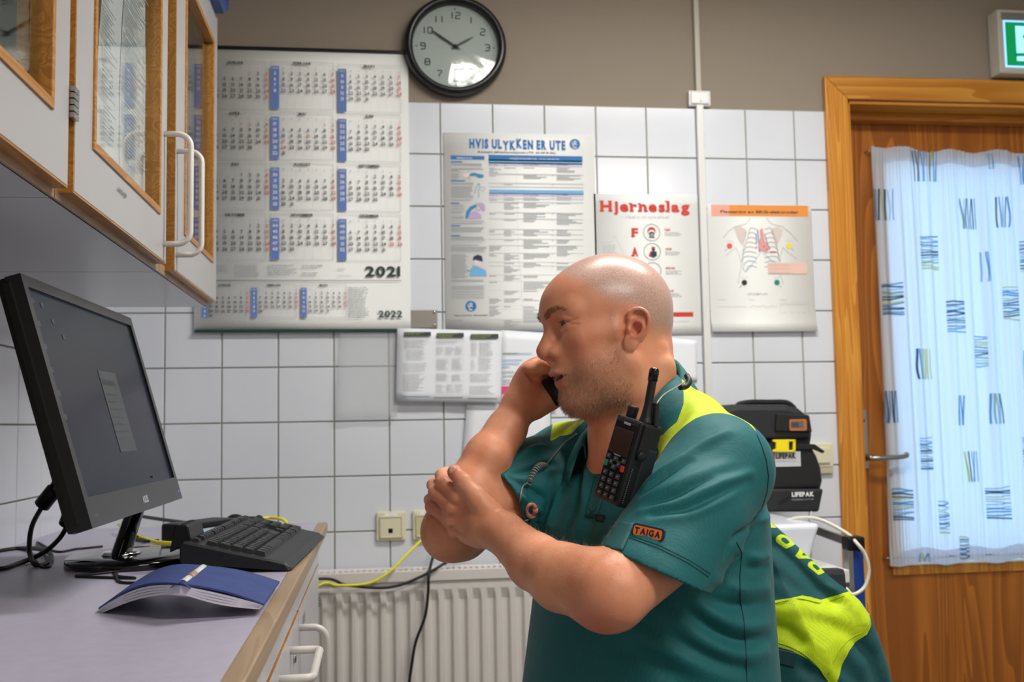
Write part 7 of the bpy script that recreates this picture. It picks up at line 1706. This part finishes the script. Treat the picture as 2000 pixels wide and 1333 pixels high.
# chair
ch_m = mat('chair_fabric', (40, 42, 46), .8, bump=(500, .4)); chb = TC*[1, 1, 0]-TF*.26
chair = thing('office_chair', 'dark office chair hidden under the seated person and the jacket', 'chair', (float(TC[0]), float(TC[1]), 0))
def cbox(name, a, b2, m, bev):
    b_ = MB(); b_.box(a, b2, bev); b_.v = [tuple(np.array([TC[0], TC[1], 0])+TF*v[0]+TL*v[1]+UZ*v[2]) for v in b_.v]; return M0(b_.build(name, m), chair)
cbox('seat', (-.24, -.24, .39), (.24, .24, .45), ch_m, .02); b_ = MB(); b_.box((-.16, -.36, .02), (.06, .06, .05), .012); b_.v = [tuple(JC+JR*v[0]+JU*v[1]-JN*v[2]) for v in b_.v]; M0(b_.build('backrest', ch_m), chair)
b_ = MB(); b_.smooth = True; b_.tube(smooth_path([JC-JR*.05-JU*.30-JN*.04, JC-JR*.07-JU*.45-JN*.03, TC*[1, 1, 0]-TF*.15+[0, 0, .38]], 5), .016, 8); M0(b_.build('back_bar', black_pl), chair)
cbox('column', (-.025, -.025, .08), (.025, .025, .39), steel, .005)
for k in range(5):
    a = 2*PI*k/5; b_ = MB(); b_.smooth = True; c_ = np.array([TC[0], TC[1], 0]); e_ = np.array([math.cos(a), math.sin(a), 0]); b_.tube([c_+[0, 0, .10], c_+e_*.27+[0, 0, .07]], [.025, .015], 8); lg = M0(b_.build('leg', black_pl), chair)
    b_ = MB(); b_.smooth = True; b_.lathe([(.028, -.012), (.03, 0), (.028, .012)], c_+e_*.27+[0, 0, .03], (-e_[1], e_[0], 0), 14); M0(b_.build('caster', black_pl), chair)

# ================================================================ DEFIBRILLATOR BAG AND TROLLEY
BY = -.33; b0 = onY(1425, 1000, BY); b1 = onY(1600, 1000, BY); bt_ = onY(1500, 783, BY); bz0 = float(b1[2]); bz1 = float(bt_[2])
def bx(px, py): p = onY(px, py, BY); return (float(p[0]), float(p[2]))
bag = thing('defibrillator_bag', 'black padded defibrillator bag with yellow buckle on the trolley', 'bag', (float(b0[0])+.12, -.22, bz0))
bag_m = mat('bag_nylon', (26, 28, 33), .6, bump=(700, .5, .0008)); bag_d = mat('bag_dark', (12, 13, 16), .7, bump=(700, .4, .0008))
def bprism(name, pts, y0, y1, m, bev=.006, parent=None):
    b_ = MB(); b_.prism([(x, y0, z) for x, z in [bx(*p) for p in pts]], (0, y1-y0, 0)); o = b_.build(name, m)
    if bev: mo = o.modifiers.new('b', 'BEVEL'); mo.width = bev; mo.segments = 3; mo.limit_method = 'ANGLE'
    return M0(o, bag)
main = [(1400, 1001), (1400, 800), (1436, 790), (1540, 790), (1565, 798), (1582, 812), (1590, 835), (1591, 850), (1588, 872), (1600, 890), (1609, 915), (1612, 940), (1606, 965), (1597, 1001)]
bprism('main_body', main, BY+.012, -.06, bag_m, .012)
bprism('upper_flap', [(1400, 860), (1400, 806), (1440, 796), (1535, 796), (1560, 803), (1576, 818), (1583, 840), (1584, 858)], BY-.002, BY+.03, bag_m, .008)
bprism('front_pocket', [(1400, 960), (1400, 868), (1585, 872), (1597, 900), (1602, 925), (1600, 955)], BY-.006, BY+.03, bag_d, .010)
bprism('lower_panel', [(1400, 1000), (1400, 955), (1606, 955), (1597, 1000)], BY-.010, BY+.03, bag_m, .006)
bprism('window_flap', [(1512, 843), (1514, 808), (1578, 811), (1584, 845)], BY-.010, BY+.01, bag_d, .004)
S = Sheet((0, BY-.0105, 0)); a = bx(1539, 842); c = bx(1572, 819); S.poly([(a[0]+x, a[1]+z) for x, z in ((.003, 0), (c[0]-a[0]-.003, 0), (c[0]-a[0], .003), (c[0]-a[0], c[1]-a[1]-.003), (c[0]-a[0]-.003, c[1]-a[1]), (.003, c[1]-a[1]), (0, c[1]-a[1]-.003), (0, .003))], mat('window_orange', (176, 110, 60), .3)); S.rect(a[0]+.004, a[1]+.006, c[0]-.009, c[1]-.005, mat('window_grey', (104, 96, 96), .3), .001)
for k in range(12): S.rect(a[0]+.005+k*.0017, a[1]+.009, a[0]+.0058+k*.0017, c[1]-.008, mat('bar_dark', (50, 44, 44), .5), .0014)
M0(S.build('label_window', None), bag)
S = Sheet((0, BY-.0070, 0)); a = bx(1440, 914); c = bx(1561, 882); S.rect(a[0], a[1], c[0], c[1], mat('label_grey', (196, 198, 202), .4)); a2 = bx(1503, 905); c2 = bx(1511, 884); S.rect(a2[0], a2[1], c2[0], c2[1], redp, .001)
a = bx(1513, 896); e = bx(1552, 896); S.text('LIFEPAK', a[0], a[1], .0125, ink, w=e[0]-a[0], off=.05, shear=.05); a = bx(1513, 903); S.text('DEFIBRILLATOR', a[0], a[1], .0034, ink_g, w=e[0]-a[0]); M0(S.build('paper_label', None), bag)
S = Sheet((0, BY-.0105, 0)); a = bx(1543, 970); e = bx(1586, 970); S.text('LIFEPAK', a[0], a[1], .0108, ink_w, w=e[0]-a[0], off=.05, lift=.002); a = bx(1543, 977.5); S.text('DEFIBRILLATOR', a[0], a[1], .0040, ink_g, w=e[0]-a[0], lift=.002)
for k in range(3): a = bx(1520+k*7, 984-k*4); S.line([(a[0], a[1]), (a[0]+.010, a[1]+.012)], .003, bag_d, .002)
M0(S.build('lettering', None), bag)
hb = MB(); hb.smooth = True; hb.tube(smooth_path([tuple(onY(x, y, -.20)) for x, y in ((1436, 799), (1444, 790), (1466, 786), (1500, 786), (1530, 786), (1542, 790), (1552, 799))], 4), .0075, 10); M0(hb.build('carry_handle', bag_d), bag)
yb = mat('buckle_yellow', (246, 222, 20), .35)
bk_ = MB()
for pts in ([(1511, 859), (1549, 859), (1549, 863), (1511, 862)], [(1511, 880), (1549, 879), (1549, 883), (1511, 883)], [(1511, 862), (1536, 862), (1536, 880), (1511, 880)], [(1544, 860), (1549, 860), (1549, 882), (1544, 882)], [(1505, 859), (1513, 860), (1513, 865), (1505, 863)], [(1505, 879), (1513, 877), (1513, 882), (1505, 883)]): bk_.prism([(x, BY-.018, z) for x, z in [bx(*p) for p in pts]], (0, .008, 0))
o = bk_.build('buckle', yb); o.modifiers.new('b', 'BEVEL').width = .001; M0(o, bag)
bprism('strap', [(1440, 864), (1588, 868), (1608, 882), (1604, 886), (1585, 878), (1440, 877)], BY-.011, BY-.006, bag_d, .001)
# trolley
TRX = 1.84; tz = .815
tr = thing('trolley', 'steel trolley with blue corner post, white shelf and grab rail', 'trolley', (1.65, -.42, 0))
pTop = onY(1680, 1052, -.64); px_ = float(pTop[0])-.012; rz = float(pTop[2])-.002
M0(pbox('blue_post', (px_-.014, -.655, .05), (px_+.012, -.63, rz-.02), mat('post_blue', (20, 62, 150), .35), None, .003), tr)
M0(pbox('post_edge', (px_-.026, -.657, .05), (px_-.014, -.63, rz-.012), steel, None, .002), tr)
M0(pbox('corner_cap', (px_-.028, -.662, rz-.024), (px_+.014, -.625, rz+.008), black_pl, None, .006), tr)
rE = onY(1548, 1010, -.20)
rail = MB(); rail.prism([(px_-.020, -.64, rz-.016), (px_-.008, -.64, rz-.016), (px_-.008, -.64, rz+.004), (px_-.020, -.64, rz+.004)], tuple(np.array([float(rE[0])+.02, -.20, rz])-np.array([px_-.01, -.64, rz]))); ro_ = rail.build('grab_rail', steel); ro_.modifiers.new('b', 'BEVEL').width = .002; M0(ro_, tr)
bl_ = MB(); q0 = np.array([px_-.014, -.36, rz]); bl_.tube(smooth_path([(px_-.06, -.22, rz-.004), (px_-.04, -.30, rz+.002), (px_-.015, -.37, rz+.004), (px_-.014, -.44, rz)], 4), .012, 10); bl_.smooth = True; M0(bl_.build('rail_joint', black_pl), tr)
shz = float(onY(1660, 1113, -.66)[2]); M0(pbox('top_shelf', (1.33, -.66, shz-.03), (px_-.026, -.14, shz), white_pl, None, .003), tr)
M0(pbox('lower_shelf', (1.33, -.66, .25), (px_-.02, -.14, .28), white_pl, None, .003), tr)
for x_, y_ in ((1.34, -.655), (1.34, -.15), (px_-.02, -.15)): M0(pbox('post', (x_-.012, y_-.0, .05), (x_+.012, y_+.024, rz-.02), steel, None, .003), tr)
for x_, y_ in ((1.34, -.64), (1.34, -.15), (px_-.01, -.15), (px_-.01, -.64)): M0(part('caster', rubber, None, lambda b_: b_.lathe([(.022, -.01), (.025, 0), (.022, .01)], (x_, y_, .025), (1, 0, 0), 16), True), tr)
# box under the bag
wbx = thing('plastic_tray', 'translucent white plastic tray under the black bag, its lip catching light', 'tray', (1.6, -.4, shz))
tray_m = mat('milky_plastic', (226, 230, 240), .25, trans=.0, sss=.1); xa = float(onY(1600, 1100, -.60)[0]); zt_ = bz0-.001
b_ = MB(); b_.prism([(1.36, -.62, shz+.001), (xa-.035, -.62, shz+.001), (xa, -.62, zt_), (1.36, -.62, zt_)], (0, .50, 0)); o = b_.build('tray_body', tray_m); mo = o.modifiers.new('b', 'BEVEL'); mo.width = .012; mo.segments = 4; M0(o, wbx)
# white lead
tag(part('white_tube', mat('cream_tube', (222, 220, 204), .35), None, lambda b_: b_.tube(smooth_path([tuple(onY(1536, 1018, -.50)), tuple(onY(1560, 1012, -.52)), tuple(onY(1600, 1015, -.56)), tuple(onY(1650, 1040, -.60)), tuple(onY(1672, 1060, -.67)), tuple(onY(1690, 1085, -.68)), tuple(onY(1697, 1118, -.68)), tuple(onY(1688, 1148, -.68)), tuple(onY(1666, 1162, -.68)), tuple(onY(1652, 1150, -.66))], 6), .0042, 10), True), 'cream white tube looping over the trolley rail and blue post', 'tube')
tag(part('thin_white_cable', white_pl, None, lambda b_: b_.tube(smooth_path([tuple(onY(1585, 1000, -.36)), tuple(onY(1583, 1008, -.40)), tuple(onY(1584, 1018, -.44))], 4), .002, 6), True), 'short thin white cable hanging under the black bag', 'cable')

# ================================================================ ceiling fittings
for nm, loc, lb in (('ceiling_lamp', (1.62, -1.15), 'white ceiling batten lamp over the seated person'), ('ceiling_lamp', (1.95, -3.0), 'unseen white batten lamp behind the camera, added as fill')):
    t = thing(nm, lb, 'ceiling lamp', (loc[0], loc[1], CEIL)); M0(pbox('housing', (loc[0]-.60, loc[1]-.15, CEIL-.06), (loc[0]+.60, loc[1]+.15, CEIL), white_pl, None, .004), t)
    for y_ in (-.07, .07): M0(part('lamp_tube', mat('lamp_glow', (255, 250, 240), .4, emit=(255, 246, 232), es=5), None, lambda b_: b_.tube([(loc[0]-.56, loc[1]+y_, CEIL-.075), (loc[0]+.56, loc[1]+y_, CEIL-.075)], .014, 10), True), t)
